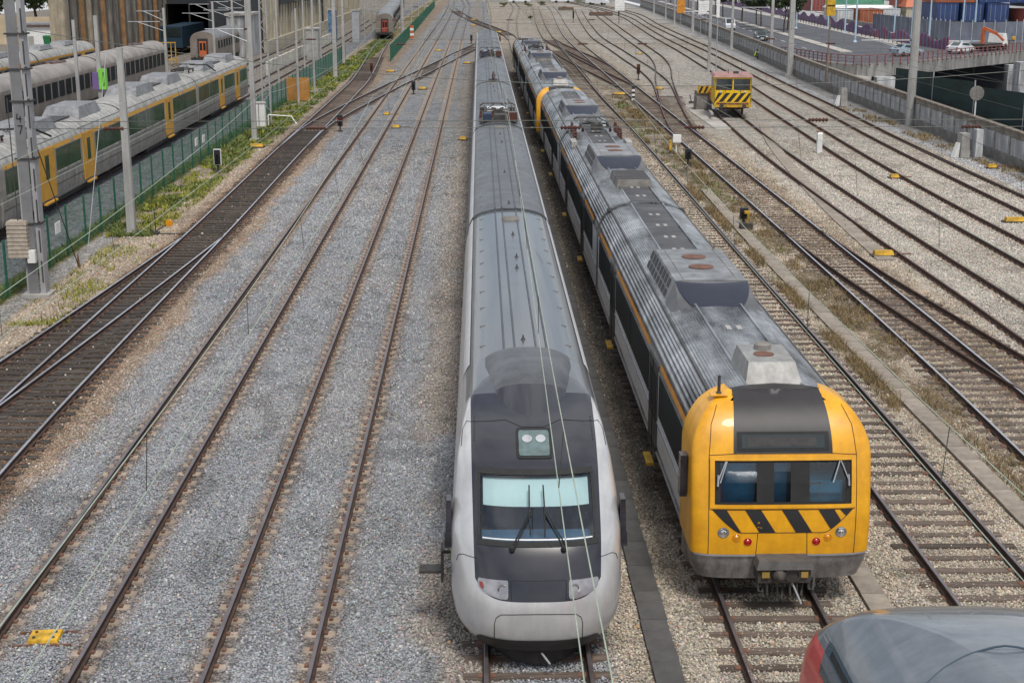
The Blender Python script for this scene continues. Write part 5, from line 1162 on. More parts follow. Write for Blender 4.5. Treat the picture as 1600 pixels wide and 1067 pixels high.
M['c_green'] = corrugate(mat('container_green', (.10, .30, .19), .6, .1, .2, .5), .28, 0, .6); M['c_red'] = corrugate(mat('container_red', (.24, .06, .045), .6, .1, .25, .5), .28, 0, .6); M['c_white'] = corrugate(mat('container_white', (.52, .54, .55), .6, .1, .2, .5), .28, 0, .6); M['c_lblue'] = corrugate(mat('container_light_blue', (.12, .25, .42), .6, .1, .2, .5), .28, 0, .6)
def container(label, x, y_, z, m, w=3.6, d=12., h=2.9, rz=0, group='shipping containers of the port'):
    t = thing('shipping_container', label, 'container', (x, y_, z), rz, group); MB().box(-w / 2 + .08, w / 2 - .08, .06, d, .08, h - .08).obj('box_wall', M[m], t)
    f = MB()
    for sx in (-1, 1):
        for yy in (.05, d - .05): f.box(sx * (w / 2 - .07) - .07, sx * (w / 2 - .07) + .07, yy - .07, yy + .07, 0, h)
        for zz in (.06, h - .06): f.box(sx * (w / 2 - .06) - .06, sx * (w / 2 - .06) + .06, .12, d - .12, zz - .06, zz + .06)
    for zz in (.06, h - .06): f.box(-w / 2 + .14, w / 2 - .14, -.02, .1, zz - .06, zz + .06)
    f.obj('frame', M[m], t)
    for xx in (-.5, -.2, .2, .5): MB().tube([(xx * w * .7, .03, .2), (xx * w * .7, .03, h - .2)], .03, 5).obj('lock_rod', M['steel_galv'], t)
    return t
cz = 2.2
for k, (x, lab) in enumerate(((82.4, 'blue container just right of the big concrete pole, lower row'), (86.4, 'blue container in the middle of the lower blue row'), (90.3, 'blue container at the right of the lower blue row behind lamp posts'))): container(lab, x, 255 - k * 1.4, cz, 'c_blue', 3.7, 12, 3.1)
container('rust red container at the right edge, standing lower than the blue row', 96.0, 246, 1.2, 'c_red', 4.2, 12, 3.2)
container('orange brown container stacked on the left of the blue row', 84.0, 256, 5.35, 'c_orange', 7.2, 12, 2.9); container('blue container stacked beside the orange brown one at the top edge', 92.0, 255, 5.35, 'c_blue', 8.4, 12, 2.9); container('faded blue container stacked at the top right corner', 99.5, 252, 4.6, 'c_lblue', 6, 12, 2.9)
for sx in (80.6, 84.4, 88.3, 92.0, 94.0, 98.0): pass
stand = MB().box(79.5, 98.5, 254, 266, .6, 2.2); tag(stand.obj('loading_platform', M['steel_dark']), 'dark loading platform carrying the row of blue containers', 'platform')
container('pale green container above the white sheds at the top edge', 80.5, 318, 3.4, 'c_green', 16, 8, 4.0); container('dark red container left of the pale green one', 72.6, 312, 2.2, 'c_red', 3.0, 12, 4.6); container('brick red container between the white sheds', 78.4, 290, RZ, 'c_orange', 4.6, 8, 2.6); container('white container with dark scrawl in front of the green one', 82.6, 292, RZ, 'c_white', 4.2, 8, 2.7); container('light grey container left of the brick red one', 73.6, 292, RZ, 'c_white', 3.2, 8, 2.5); container('light blue container at the top edge above the orange roofed hut', 92, 318, 4.2, 'c_lblue', 4.0, 8, 2.6); container('red container beside the cream hut', 86.9, 296, 1.2, 'c_red', 2.4, 8, 4.0)
M['cream'] = mat('cream_render', (.50, .45, .34), .9, 0, .12, .8, streak=((3, 3, .3), .35))
h = thing('hut', 'cream hut with one window under an orange roof', 'hut', (90.5, 292, RZ)); MB().box(-4.6, 4.6, 0, 5, 0, 3.0).obj('wall', M['cream'], h); MB().tbox(-4.9, 4.9, -.3, 5.3, 3.0, 4.3, .5, 1.0).obj('roof', M['orange'], h); w_ = MB().box(-2.2, -.9, -.05, 0, 1.0, 2.4).obj('window', M['glass_dark'], h); MB().box(-1.6, -1.5, -.07, -.05, 1.0, 2.4).obj('mullion', M['white_paint'], w_)
h = thing('skip', 'small orange skip between the port sheds', 'skip', (80.8, 284, RZ)); MB().hexa([(-1.0, 0, .2), (1.0, 0, .2), (1.0, 1.5, .2), (-1.0, 1.5, .2), (-1.4, -.3, 1.4), (1.4, -.3, 1.4), (1.4, 1.8, 1.4), (-1.4, 1.8, 1.4)]).obj('tub', M['orange'], h); MB().box(-1.42, 1.42, -.35, -.28, 1.3, 1.45).obj('rim', M['rail_red'], h)
h = thing('shed', 'long low white roofed shed below the green container', 'shed', (79.5, 300, RZ)); MB().box(-7, 7, 0, 6, 0, 2.6).obj('wall', M['c_white'], h); MB().tbox(-7.3, 7.3, -.3, 6.3, 2.6, 3.1, .2, 1.5).obj('roof', M['white_paint'], h)
h = thing('low_wall', 'long dark low wall with a pale top at the edge of the port yard', 'wall', (70, 240, RZ))
for k in range(24): MB().box(-.15 + k * .18, .15 + k * .18, k * 4 - 20, k * 4 - 16.05, 0, .8).obj('wall_block', M['concrete_dark'], h)
for k, off in enumerate((0, 4.4)): 
    r_ = MB()
    for s in (-.8, .8): r_.beam((72 + off + s, 222, RZ + .05), (84 + off + s, 360, RZ + .05), .12)
    tag(r_.obj('port_rails', M['iron_rust']), kind='structure')

# ---------------------------------------------------------------- lamp posts, trees, vehicles on the road
M['lamp_blue'] = mat('lamp_post_blue', (.42, .56, .66), .5, .1, .1, 2)
def lamp(x, y_, h, lab, m='lamp_blue', group='tall lamp posts by the road'):
    t = thing('street_lamp', lab, 'lamp post', (x, y_, RZ), 0, group); MB().tube([(0, 0, 0), (0, 0, h)], .16, 8, 0, .07).lathe([(.3, 0), (.3, .12), (.18, .3)], (0, 0, 0), 'Z', 8).obj('post', M[m], t); MB().tube([(0, 0, h), (-.4, 0, h + .4), (-1.6, 0, h + .6)], .05, 6).obj('arm', M[m], t); MB().tbox(-2.3, -1.5, -.14, .14, h + .52, h + .66, .05, .03).obj('lantern', M['steel_galv'], t)
for x, y_, h, l in ((61.3, 243, 9, 'lamp post beside the bollards, its foot at the purple fence'), (55.6, 214, 11, 'lamp post on the far carriageway with a blue band'), (58.3, 195, 11, 'pale blue lamp post left of the big concrete pole by the bridge'), (63.8, 205, 10, 'slim lamp post right of the big concrete pole'), (71.5, 214, 12, 'thick pale blue lamp post in front of the blue containers'), (74.0, 216, 12, 'thinner lamp post right of the thick pale blue one'), (63.0, 262, 9, 'lamp post on the pavement beyond the white yard hut'), (66.5, 232, 10, 'lamp post behind the red and blue part of the picket fence'), (68.5, 300, 10, 'lamp post far along the purple fence'), (57.2, 262, 9, 'lamp post in the row of trees, behind the dark car')): lamp(x, y_, h, l)
M['bark'] = mat('bark', (.075, .055, .042), .9, 0, .3, 4, ms=(2, 2, .5)); 
def leafmat(name, c): return mat(name, c, .7, 0, .5, .9, objrand=.1)
M['pine'] = leafmat('pine_leaves', (.035, .055, .018)); M['leaf'] = leafmat('tree_leaves', (.05, .085, .02)); M['shrub'] = leafmat('shrub_leaves', (.085, .10, .025))
def crown_mesh(name, r, h, n, leaf, m, z0, clumps=14, seed=0):
    g = np.random.default_rng(seed); c = g.normal(0, 1, (clumps, 3)); c /= np.linalg.norm(c, axis=1)[:, None]; c *= g.uniform(.35, .85, (clumps, 1)); rad = g.uniform(.28, .48, clumps); k = g.integers(0, clumps, n)
    d = g.normal(0, 1, (n, 3)); d /= np.linalg.norm(d, axis=1)[:, None]; p = c[k] + d * (rad[k] * g.uniform(.55, 1.05, n))[:, None]; p = p * np.array((r, r, h / 2)) + np.array((0, 0, z0 + h / 2))
    a = g.normal(0, 1, (n, 3)); a /= np.linalg.norm(a, axis=1)[:, None]; b = np.cross(a, d + .3 * g.normal(0, 1, (n, 3))); b /= np.linalg.norm(b, axis=1)[:, None]; s = leaf * g.uniform(.6, 1.3, (n, 1))
    V = np.stack([p - a * s, p + b * s * .6, p + a * s, p - b * s * .6], 1).reshape(-1, 3); F = np.arange(4 * n).reshape(-1, 4)
    me = bpy.data.meshes.new(name); me.from_pydata(V.tolist(), [], F.tolist()); me.materials.append(M[m]); return me
def tree(name, lab, x, y_, z, r, h, z0, m, n=2600, leaf=.22, seed=0, tr=.2, group=None):
    t = thing(name, lab, 'tree', (x, y_, z), 0, group); g = random.Random(seed); b = MB(); l = g.uniform(-.3, .3)
    b.tube([(0, 0, -.1), (l * .3, .1, z0 * .5), (l, 0, z0), (l * .8, .2, z0 + h * .6)], tr, 8, 0, tr * .3)
    for k in range(5): a = g.uniform(0, 6.28); b.tube([(l, 0, z0 + .2 * k), (l + r * .35 * math.cos(a), r * .35 * math.sin(a), z0 + h * .25 + .2 * k), (l + r * .7 * math.cos(a), r * .7 * math.sin(a), z0 + h * .5)], tr * .4, 5, 0, tr * .1)
    b.obj('trunk', M['bark'], t); put('crown', crown_mesh('crown', r, h, n, leaf, m, z0 - .3, seed=seed), t, (l, 0, 0)); return t
tl = [(51.2, 244), (51.6, 255), (54.4, 256), (52.0, 268), (53.2, 279), (52.6, 291), (55.0, 305), (53.2, 318), (54.0, 333), (54.6, 352), (55.6, 372), (56.6, 395), (57.5, 420), (58.5, 446)]
for k, (x, y_) in enumerate(tl): tree('pine_tree', 'dark umbrella pine in the row along the median of the far road', x, y_, RZ, 3.3, 4.6, 3.3 + .3 * (k % 3), 'pine', 2200, .25, k, .16, 'trees along the road median')
tree('broad_tree', 'large dark green tree at the upper left behind the depot yard', -79, 262, 0, 8.5, 10, 4.0, 'leaf', 6000, .38, 31, .4)
tree('broad_tree', 'leaning tree with a bare trunk beside the depot corner', -69.5, 250, 0, 6.0, 8, 4.6, 'leaf', 3600, .36, 37, .4)
tree('broad_tree', 'dark tree at the top left corner behind the steel mast', -94, 262, 0, 10, 12, 1.6, 'leaf', 7000, .42, 41, .4)
def car(lab, x, y_, rz, m, kind='car'):
    t = thing('parked_car' if 0 else kind, lab, 'car' if kind == 'car' else 'van', (x, y_, RZ), rz)
    if kind == 'car': prof = [(-2.1, .35), (-2.12, .75), (-1.3, .95), (-.55, 1.42), (.9, 1.45), (1.75, 1.0), (2.1, .95), (2.12, .4)]; cab = (-.55, .9, 1.42)
    else: prof = [(-2.4, .4), (-2.42, .95), (-1.75, 1.15), (-1.0, 1.95), (2.3, 2.0), (2.42, 1.9), (2.42, .4)]; cab = (-1.0, 2.2, 1.95)
    def ring(s, k): return [(s * (.86 if z < 1.1 else .70 if kind == 'car' else .82) * k, yy, z) for yy, z in prof]
    MB().rings([ring(-1, 1), ring(-1.03, 1) if 0 else ring(1, 1)], True, True).obj('body', M[m], t, smooth=35)
    if kind == 'car': ws = [[(-.62, -1.26, 1.0), (.62, -1.26, 1.0), (.58, -.6, 1.41), (-.58, -.6, 1.41)], [(-.6, 1.68, 1.06), (.6, 1.68, 1.06), (.56, .95, 1.44), (-.56, .95, 1.44)]]
    else: ws = [[(-.7, -1.72, 1.2), (.7, -1.72, 1.2), (.68, -1.02, 1.92), (-.68, -1.02, 1.92)]]
    for p in ws: sg = -1 if p[0][1] < 0 else 1; MB().face([(a, b + sg * .02, c + .02) for a, b, c in p]).obj('windscreen', M['glass_dark'], t)
    for s in (-1, 1):
        xx = .80 if kind == 'car' else .87
        MB().face([(s * (.85), -1.0, 1.0), (s * .85, 1.4, 1.0), (s * .735, .85, 1.38), (s * .735, -.5, 1.36)] if kind == 'car' else [(s * .865, -1.4, 1.2), (s * .865, 1.6, 1.2), (s * .83, 1.6, 1.7), (s * .83, -.95, 1.7)]).obj('side_window', M['glass_dark'], t)
        for yy in (-1.3, 1.3): MB().lathe([(.2, -.1), (.31, -.09), (.31, .09), (.2, .1)], (s * .78, yy, .31), 'X', 14).obj('wheel', M['rubber'], t)
        MB().box(s * .65 - .16, s * .65 + .16, prof[1][0] - .03, prof[1][0] + .1, .62, .76).obj('headlight', M['white_paint'], t); MB().box(s * .68 - .12, s * .68 + .12, prof[-1][0] - .06, prof[-1][0] + .03, .7, .86).obj('tail_light', M['red'], t)
    MB().box(-.26, .26, prof[1][0] - .04, prof[1][0], .42, .54).obj('number_plate', M['white_paint'], t); return t
M['car_dark'] = mat('car_dark', (.03, .05, .055), .25, .3, .1, 1, coat=.5); M['car_white'] = mat('car_white', (.65, .67, .70), .3, 0, .08, 1, coat=.5); M['car_blue'] = mat('car_pale_blue', (.28, .38, .44), .3, .2, .1, 1, coat=.5)
car('dark green blue car driving towards the viewer on the road above the wall', 42.6, 219.5, R(-4), 'car_dark'); car('white van farther up the road behind the dark car', 44.4, 258, R(-4), 'car_white', 'van')
car('pale blue car on the bridge left of the big concrete pole', 53.6, 181, R(118), 'car_blue'); car('white people carrier on the bridge behind the red railing', 62.2, 186.2, R(132), 'car_white')
lt = thing('crane_truck', 'low truck with a bent orange loading crane behind the bridge railing', 'truck', (67.5, 192, RZ), R(-45)); MB().box(-1.1, 1.1, -2.5, 2.5, .6, 1.0).obj('bed', M['steel_dark'], lt); MB().tbox(-1.1, 1.1, 2.6, 4.2, .6, 2.2, .1, .1, .5).obj('cab', M['white_paint'], lt)
MB().beam((-.3, -.5, 1.0), (-.3, -.5, 3.0), .42).beam((-.3, -.5, 3.0), (1.4, -.2, 2.3), .38).beam((1.4, -.2, 2.3), (2.4, 0, 1.4), .28).obj('crane', M['orange'], lt)
for yy in (-1.8, 1.5, 3.4): MB().lathe([(.45, -1.15), (.45, -.85), (.2, -.84), (.2, .84), (.45, .85), (.45, 1.15)], (0, yy, .45), 'X', 12).obj('wheel', M['rubber'], lt)
wl2 = thing('warning_lamps', 'pair of yellow roadworks lamps on a stand behind the railing', 'warning light', (71.5, 194.5, RZ)); MB().tube([(0, 0, 0), (0, 0, 1.2)], .05, 6).beam((-.7, 0, 1.2), (.7, 0, 1.2), .08).obj('stand', M['steel_dark'], wl2)
for s in (-.55, .55): MB().lathe([(.2, -.1), (.28, 0), (.22, .1)], (s, 0, 1.5), 'Y', 12).obj('lamp', M['yellow_paint'], wl2)
# crouching worker
def skin_person(lab, x, y_, z, rz):
    t = thing('person', lab, 'person', (x, y_, z), rz)
    J = [((0, 0, .42), .14), ((0, -.10, .70), .16), ((0, -.18, .92), .15), ((0, -.22, 1.04), .06), ((0, -.26, 1.16), .10), ((.20, -.18, .92), .065), ((.26, -.32, .70), .05), ((.18, -.52, .60), .04), ((-.20, -.18, .92), .065), ((-.26, -.32, .70), .05), ((-.18, -.52, .60), .04), ((.13, -.10, .38), .10), ((.16, -.42, .48), .075), ((.15, -.30, .09), .055), ((.15, -.45, .05), .045), ((-.13, -.10, .38), .10), ((-.16, -.42, .48), .075), ((-.15, -.30, .09), .055), ((-.15, -.45, .05), .045)]
    E_ = [(0, 1), (1, 2), (2, 3), (3, 4), (2, 5), (5, 6), (6, 7), (2, 8), (8, 9), (9, 10), (0, 11), (11, 12), (12, 13), (13, 14), (0, 15), (15, 16), (16, 17), (17, 18)]
    me = bpy.data.meshes.new('body'); me.from_pydata([p for p, r in J], E_, []); me.materials.append(M['trousers']); o = put('body', me, t)
    md = o.modifiers.new('skin', 'SKIN'); 
    for i, (p, r) in enumerate(J): me.skin_vertices[0].data[i].radius = (r, r)
    me.skin_vertices[0].data[0].use_root = True; o.modifiers.new('sub', 'SUBSURF').levels = 1
    MB().rings([[(a * math.cos(q) * 1.0, b * math.sin(q) + yy, zz) for q in np.linspace(0, 2 * math.pi, 13)[:-1]] for a, b, yy, zz in ((.18, .17, -.02, .48), (.20, .19, -.09, .68), (.22, .18, -.16, .88), (.17, .13, -.2, 1.0))]).obj('hi_vis_vest', M['hivis'], t, smooth=60)
    MB().lathe([(.125, 0), (.13, .05), (.11, .12), (.05, .16), (0, .165)], (0, -.26, 1.16), 'Z', 12).box(-.08, .08, -.46, -.34, 1.16, 1.18).obj('cap', M['trousers'], t)
M['trousers'] = mat('dark_clothes', (.035, .033, .035), .9); M['hivis'] = mat('hi_vis_yellow', (.45, .62, .04), .7)
skin_person('person in a yellow hi-vis vest crouching against the concrete wall', 35.1, 184, 0, R(70))
skin_person('person in dark clothes and vest crouching far along the concrete wall', 39.2, 255, 0, R(70)) if 0 else None

# ---------------------------------------------------------------- rail vehicle, buffer stop
rv = thing('maintenance_railcar', 'small yellow two window rail vehicle with black hazard stripes and a rusty roof', 'rail vehicle', (19.75, 112, 0), R(-5.2))
cb_ = MB(); cb_.box(-1.45, 1.45, .03, 3.6, 1.05, 2.12).box(-1.45, -1.33, .03, 3.6, 2.12, 3.12).box(1.33, 1.45, .03, 3.6, 2.12, 3.12).box(-1.33, 1.33, 3.5, 3.6, 2.12, 3.12).box(-.05, .05, .04, .14, 2.12, 3.12).box(-1.33, 1.33, .035, .14, 3.0, 3.12); cb_.obj('cab', M['rv_yellow'] if 'rv_yellow' in M else M['yellow_paint'], rv)
for s in (-1, 1): 
    MB().box(min(s * .06, s * 1.32), max(s * .06, s * 1.32), .08, .10, 2.13, 2.99).obj('windscreen', M['pane'], rv)
    MB().tube([(s * .6, .02, 2.2), (s * .6, -.02, 1.95)], .02, 5).obj('wiper', M['rubber'], rv); MB().lathe([(.09, 0), (.09, -.05), (0, -.06)], (s * .95, .03, 1.98), 'Y', 12).obj('headlight', M['chrome'], rv)
    for yy in (.7, 1.7, 2.6): MB().box(s * 1.455 - .01, s * 1.455 + .01, yy, yy + .75, 2.2, 2.95).obj('side_window', M['glass_dark'], rv)
MB().box(-1.3, 1.3, 3.3, 3.45, 2.0, 3.0).obj('rear_screen', M['lens'], rv)
MB().tbox(-1.56, 1.56, -.1, 3.75, 3.12, 3.32, .12, .1).obj('roof', M['rv_roof'] if 'rv_roof' in M else M['rail_red'], rv); MB().tube([(-.3, 1.4, 3.3), (-.3, 1.4, 3.65)], .03, 5).box(.1, .5, 1.2, 1.6, 3.3, 3.5).obj('roof_horn', M['steel_dark'], rv)
for k in range(5):
    x0 = -1.42 + k * .6; MB().face([(x, -.0 + .022, z) for x, z in ((max(-1.44, x0 - .28), 1.22), (min(1.44, x0 + .06), 1.22), (min(1.44, x0 + .62), 1.92), (min(1.44, x0 + .28), 1.92))]).obj('warning_stripe', M['stripe_black'], rv)
MB().box(-1.45, 1.45, -.12, .05, .82, 1.04).obj('buffer_beam', M['yellow_paint'], rv); MB().box(-1.3, 1.3, .2, 7.2, .72, 1.0).obj('frame', M['steel_dark'], rv); MB().box(-1.25, 1.25, -.14, -.02, 1.05, 1.16).obj('step_rail', M['iron_rust'], rv)
MB().box(-1.4, 1.4, 3.8, 7.2, 1.0, 1.15).box(-1.4, -1.34, 3.8, 7.2, 1.15, 1.6).box(1.34, 1.4, 3.8, 7.2, 1.15, 1.6).obj('load_bed', M['orange_dark'] if 'orange_dark' in M else M['iron_rust'], rv)
for yy in (1.2, 5.6): 
    b = MB()
    for s in (-1, 1): b.lathe([(.42, -.06), (.42, .06), (.36, .08)], (s * .87, yy, .58), 'X', 16)
    b.tube([(-.87, yy, .58), (.87, yy, .58)], .06, 6).obj('wheelset', M['iron_rust'], rv)
for s in (-1, 1): MB().lathe([(.08, 0), (.08, -.35), (.18, -.36), (.18, -.42), (0, -.42)], (s * .87, -.1, .92), 'Y', 10).obj('buffer', M['steel_dark'], rv)
for s in (-1, 1): MB().tube([(s * 1.40, -.06, 1.1), (s * 1.40, -.10, 1.3), (s * 1.40, -.10, 2.9), (s * 1.40, -.02, 3.0)], .022, 6).obj('handrail', M['steel_dark'], rv); MB().tube([(s * .5, -.12, .9), (s * .55, -.3, .55), (s * .7, -.15, .4)], .03, 6).obj('brake_hose', M['rubber'], rv); MB().lathe([(.07, 0), (.07, -.04), (0, -.05)], (s * 1.15, .02, 1.16), 'Y', 10).obj('tail_lamp', M['red'], rv)
MB().box(-1.75, -1.55, -1.5, 1.5, .35, .5).obj('side_step', M['concrete'], rv)
bs_ = thing('buffer_stop', 'grey concrete block with a hazard striped top beside the yellow rail vehicle', 'buffer stop', (18.55, 118.5, 0)); MB().tbox(-.65, .65, 0, 1.6, 0, 1.5, .05, .1).obj('block', M['concrete_dark'], bs_); pl_ = MB().box(-.6, .7, -.06, .0, 1.35, 1.95).obj('hazard_board', M['yellow_paint'], bs_)
for k in range(3): MB().face([(-.55 + k * .42, -.065, 1.38), (-.35 + k * .42, -.065, 1.38), (-.1 + k * .42, -.065, 1.92), (-.3 + k * .42, -.065, 1.92)]).obj('hazard_stripe', M['stripe_black'], pl_)
slab = MB().box(17.2, 18.5, 104, 118.4, -.1, .02); tag(slab.obj('concrete_apron', M['pave']), kind='structure')

# ---------------------------------------------------------------- masts and overhead line
M['mast_steel'] = mat('mast_steel', (.36, .355, .36), .6, .2, .15, 1.2); M['mast_conc'] = mat('mast_concrete', (.36, .355, .34), .85, 0, .2, 1.2, ms=(2, 2, .4)); M['counterweight'] = mat('counterweight', (.36, .31, .25), .9, 0, .2, 5)
m1 = thing('catenary_mast', 'tall battened steel mast on the left with numerals painted on it', 'mast', (-16.0, 50.6, 0))
for s in (-1, 1): MB().hexa([(s * .24 - .09, -.24, 0), (s * .24 + .09, -.24, 0), (s * .24 + .09, .24, 0), (s * .24 - .09, .24, 0), (s * .20 - .08, -.22, 12.5), (s * .20 + .08, -.22, 12.5), (s * .20 + .08, .22, 12.5), (s * .20 - .08, .22, 12.5)]).obj('channel', M['mast_steel'], m1)
MB().box(-.26, .10, -.262, -.235, 0, 12.5).obj('web_plate', M['web_grey'], m1)
for k in range(11): MB().box(.24, .29, -.26, -.242, .5 + k * 1.1, 1.28 + k * 1.1).obj('slot', M['louvre'], m1)
MB().box(-.5, .5, -.45, .45, -.3, .08).obj('footing', M['concrete'], m1)
for z in (2.6, 4.9, 6.9, 8.0, 9.2): MB().box(-.36, .36, -.30, .30, z, z + .06).lathe([(.05, 0), (.05, .12)], (.3, -.28, z), 'Z', 6).obj('clamp_band', M['steel_dark'], m1)
for ch, z in (('4', 6.35), ('7', 5.95)):
    q = {'4': [((-.06, .16), (-.09, -.02)), ((-.09, -.02), (.07, -.02)), ((.03, .08), (.03, -.15))], '7': [((-.08, .14), (.08, .14)), ((.08, .14), (-.02, -.15))]}[ch]; b = MB()
    for (a, c), (d, e) in q: b.beam((-.08 + a, -.27, z + c), (-.08 + d, -.27, z + e), .035, .012, up=(0, 1, 0))
    b.obj('numeral', M['black_paint'], m1)
MB().box(-.15, .12, -.5, -.3, 1.25, 1.7).obj('junction_box', M['white_paint'], m1)
cw = thing('counterweight_stack', 'stack of concrete tension weights hanging on the big left mast', 'counterweight', (-16.45, 50.35, 1.45))
for k in range(9): MB().tbox(-.36, .36, -.28, .28, k * .145, k * .145 + .135, .02, .02).obj('weight', M['counterweight'], cw)
MB().tube([(0, 0, 0), (0, 0, 5.6)], .02, 5).obj('rod', M['steel_dark'], cw)
def mast(lab, x, y_, h, w0, w1, kind='conc', name='catenary_mast', arm=None):
    t = thing(name, lab, 'mast', (x, y_, 0), 0, 'overhead line masts')
    if kind == 'conc': MB().hexa([(-w0, -w0, -.2), (w0, -w0, -.2), (w0, w0, -.2), (-w0, w0, -.2), (-w1, -w1, h), (w1, -w1, h), (w1, w1, h), (-w1, w1, h)]).obj('shaft', M['mast_conc'], t); MB().box(-w0 * 1.8, w0 * 1.8, -w0 * 1.8, w0 * 1.8, -.2, .06).obj('footing', M['concrete'], t)
    elif kind == 'round': MB().tube([(0, 0, -.2), (0, 0, h)], w0, 12, 0, w1).obj('shaft', M['mast_conc'], t)
    elif kind == 'rust': MB().tube([(0, 0, -.2), (0, 0, h)], w0, 8, 0, w1).obj('shaft', M['mast_rust'], t)
    else:
        b = MB()
        for s in (-1, 1): b.hexa([(s * w0 - .05, -.12, -.2), (s * w0 + .05, -.12, -.2), (s * w0 + .05, .12, -.2), (s * w0 - .05, .12, -.2), (s * w1 - .05, -.12, h), (s * w1 + .05, -.12, h), (s * w1 + .05, .12, h), (s * w1 - .05, .12, h)])
        b.obj('channel', M['mast_steel'], t); l = MB(); z = .3; f = 1
        while z < h - .8: l.beam((-w0 * f, 0, z), (w0 * f, 0, z + .7), .05); z += .7; f = -f
        l.obj('lacing', M['mast_steel'], t)
    if arm:
        for (z, dx) in arm:
            a = MB().tube([(0, 0, z), (dx, 0, z)], .035, 6).tube([(0, 0, z - .9), (dx * .75, 0, z)], .03, 6); a.obj('cantilever', M['steel_galv'], t)
            MB().lathe([(.04, 0), (.09, .05), (.04, .1), (.09, .15), (.04, .2), (.09, .25), (.04, .3)], (0.1 if dx > 0 else -.4, 0, z), 'X', 8).obj('insulator', M['ceramic'], t)
    return t
M['mast_rust'] = mat('mast_rust', (.20, .155, .125), .8, 0, .25, 1.5)
mast('slender pale concrete post between the fence and the oily track, behind the big mast', -15.5, 62.7, 8.1, .18, .12)
mast('concrete mast with a counterweight left of the white cabinet', -15.5, 98.4, 9.4, .17, .13, arm=[(7.4, -3)]); mast('laced steel mast beside the white cabinet', -15.9, 107.4, 11.5, .30, .22, 'lattice')
mast('thin post in front of the rust coloured board', -15.8, 125.4, 8.0, .12, .09, 'round'); mast('slim post left of the fence near the column building', -18.5, 133, 9, .11, .09, 'round'); mast('slim steel post right of the rust coloured board', -15.5, 135.2, 9.5, .12, .1, 'round'); mast('stout grey concrete mast on the grassy bank', -15.5, 155.2, 11, .22, .16); mast('pair post beside the stout grey mast, shorter', -16.6, 177, 8.5, .16, .12); mast('pale wooden looking pole at the corner of the brown carriage', -11.9, 224, 11, .28, .22, 'round', 'pole'); mast('slim mast by the distant green fence', -12.3, 262, 10, .14, .1, 'round'); mast('slim mast near the far end of the green fence', -12.6, 300, 10, .14, .1, 'round'); mast('farthest mast along the green fence', -13.2, 350, 10, .16, .12, 'round')
[mast(l_, *q_) for l_, q_ in (('thin steel post between the depot tracks and the green fence, first of five', (-20.3, 168, 9, .11, .09, 'round')), ('thin steel post by the low pale wall, second of five', (-19.8, 181, 9, .11, .09, 'round')), ('thin steel post left of the graffiti pillar, third of five', (-20.4, 205, 9.5, .12, .1, 'round')), ('thin steel post beyond the graffiti pillar, fourth of five', (-19.2, 243, 9.5, .12, .1, 'round')), ('thin steel post far behind the brown carriage, fifth of five', (-20.2, 275, 10, .13, .1, 'round')))]; mast('broad round concrete pole by the wall in front of the bridge', 32.2, 106.7, 13, .34, .27, 'round', arm=[(6.2, -4)]); mast('grey concrete mast by the wall left of the bridge end', 34.0, 157.9, 12, .30, .22, 'conc'); m_ = mast('thin rusty pole with a yellow box on top beside the wall', 33.1, 137, 7.2, .10, .08, 'rust', 'signal_pole'); MB().tbox(-.42, .42, -.3, .3, 7.0, 8.6, .06, .05).obj('yellow_box', M['yellow_paint'], m_); MB().box(-.38, .38, -.33, -.30, 7.9, 7.98).obj('box_joint', M['black_paint'], m_)
mast('grey steel mast behind the dark car, at the wall', 37.7, 187, 11, .20, .15, arm=[(6.4, -4)]); mast('brownish mast at the wall beside the white van', 36.2, 208, 10, .18, .14); mast('grey mast standing behind the yellow rail vehicle', 25.9, 163, 10.5, .17, .13, arm=[(6.6, -3)]); mast('grey mast at the wall with white boards, farther away', 38.4, 261.8, 11, .24, .18); mast('slim mast far along the wall', 41.3, 323, 10, .16, .12); mast('slim far mast near the orange board', 40.2, 300, 10, .16, .12); mast('farthest slim mast along the wall', 43.8, 366, 10, .2, .15)
for x, y_, l in ((-30.5, 110, 'thin concrete pole between the grey coaches and the yellow doored train'), (-30.6, 142, 'steel post at the end of the grey coaches'), (-30.6, 168, 'steel post in front of the orange gangway carriage'), (-30.4, 180, 'third steel post along the depot tracks'), (-30.2, 189, 'fourth steel post by the white depot pillar')): mast(l, x, y_, 7.6, .12, .10, 'conc', arm=[(6.3, -3.5), (7.3, -2.6)] if y_ > 120 else None)
pg = mast('grey post carrying a purple and green painted cabinet', -24.9, 95, 8.4, .13, .11); MB().box(-.42, .0, -.25, .25, 3.7, 4.8).obj('cabinet', M['graf_purple'], pg); MB().box(.005, .45, -.25, .25, 3.7, 5.0).obj('cabinet_door', M['graf_green'], pg); MB().box(.28, .36, -.26, -.25, 3.9, 4.8).obj('cabinet_slot', M['black_paint'], pg)
mast('tall steel mast beyond the right edge carrying the cross span', 30.6, 50.6, 11, .25, .2, 'lattice')

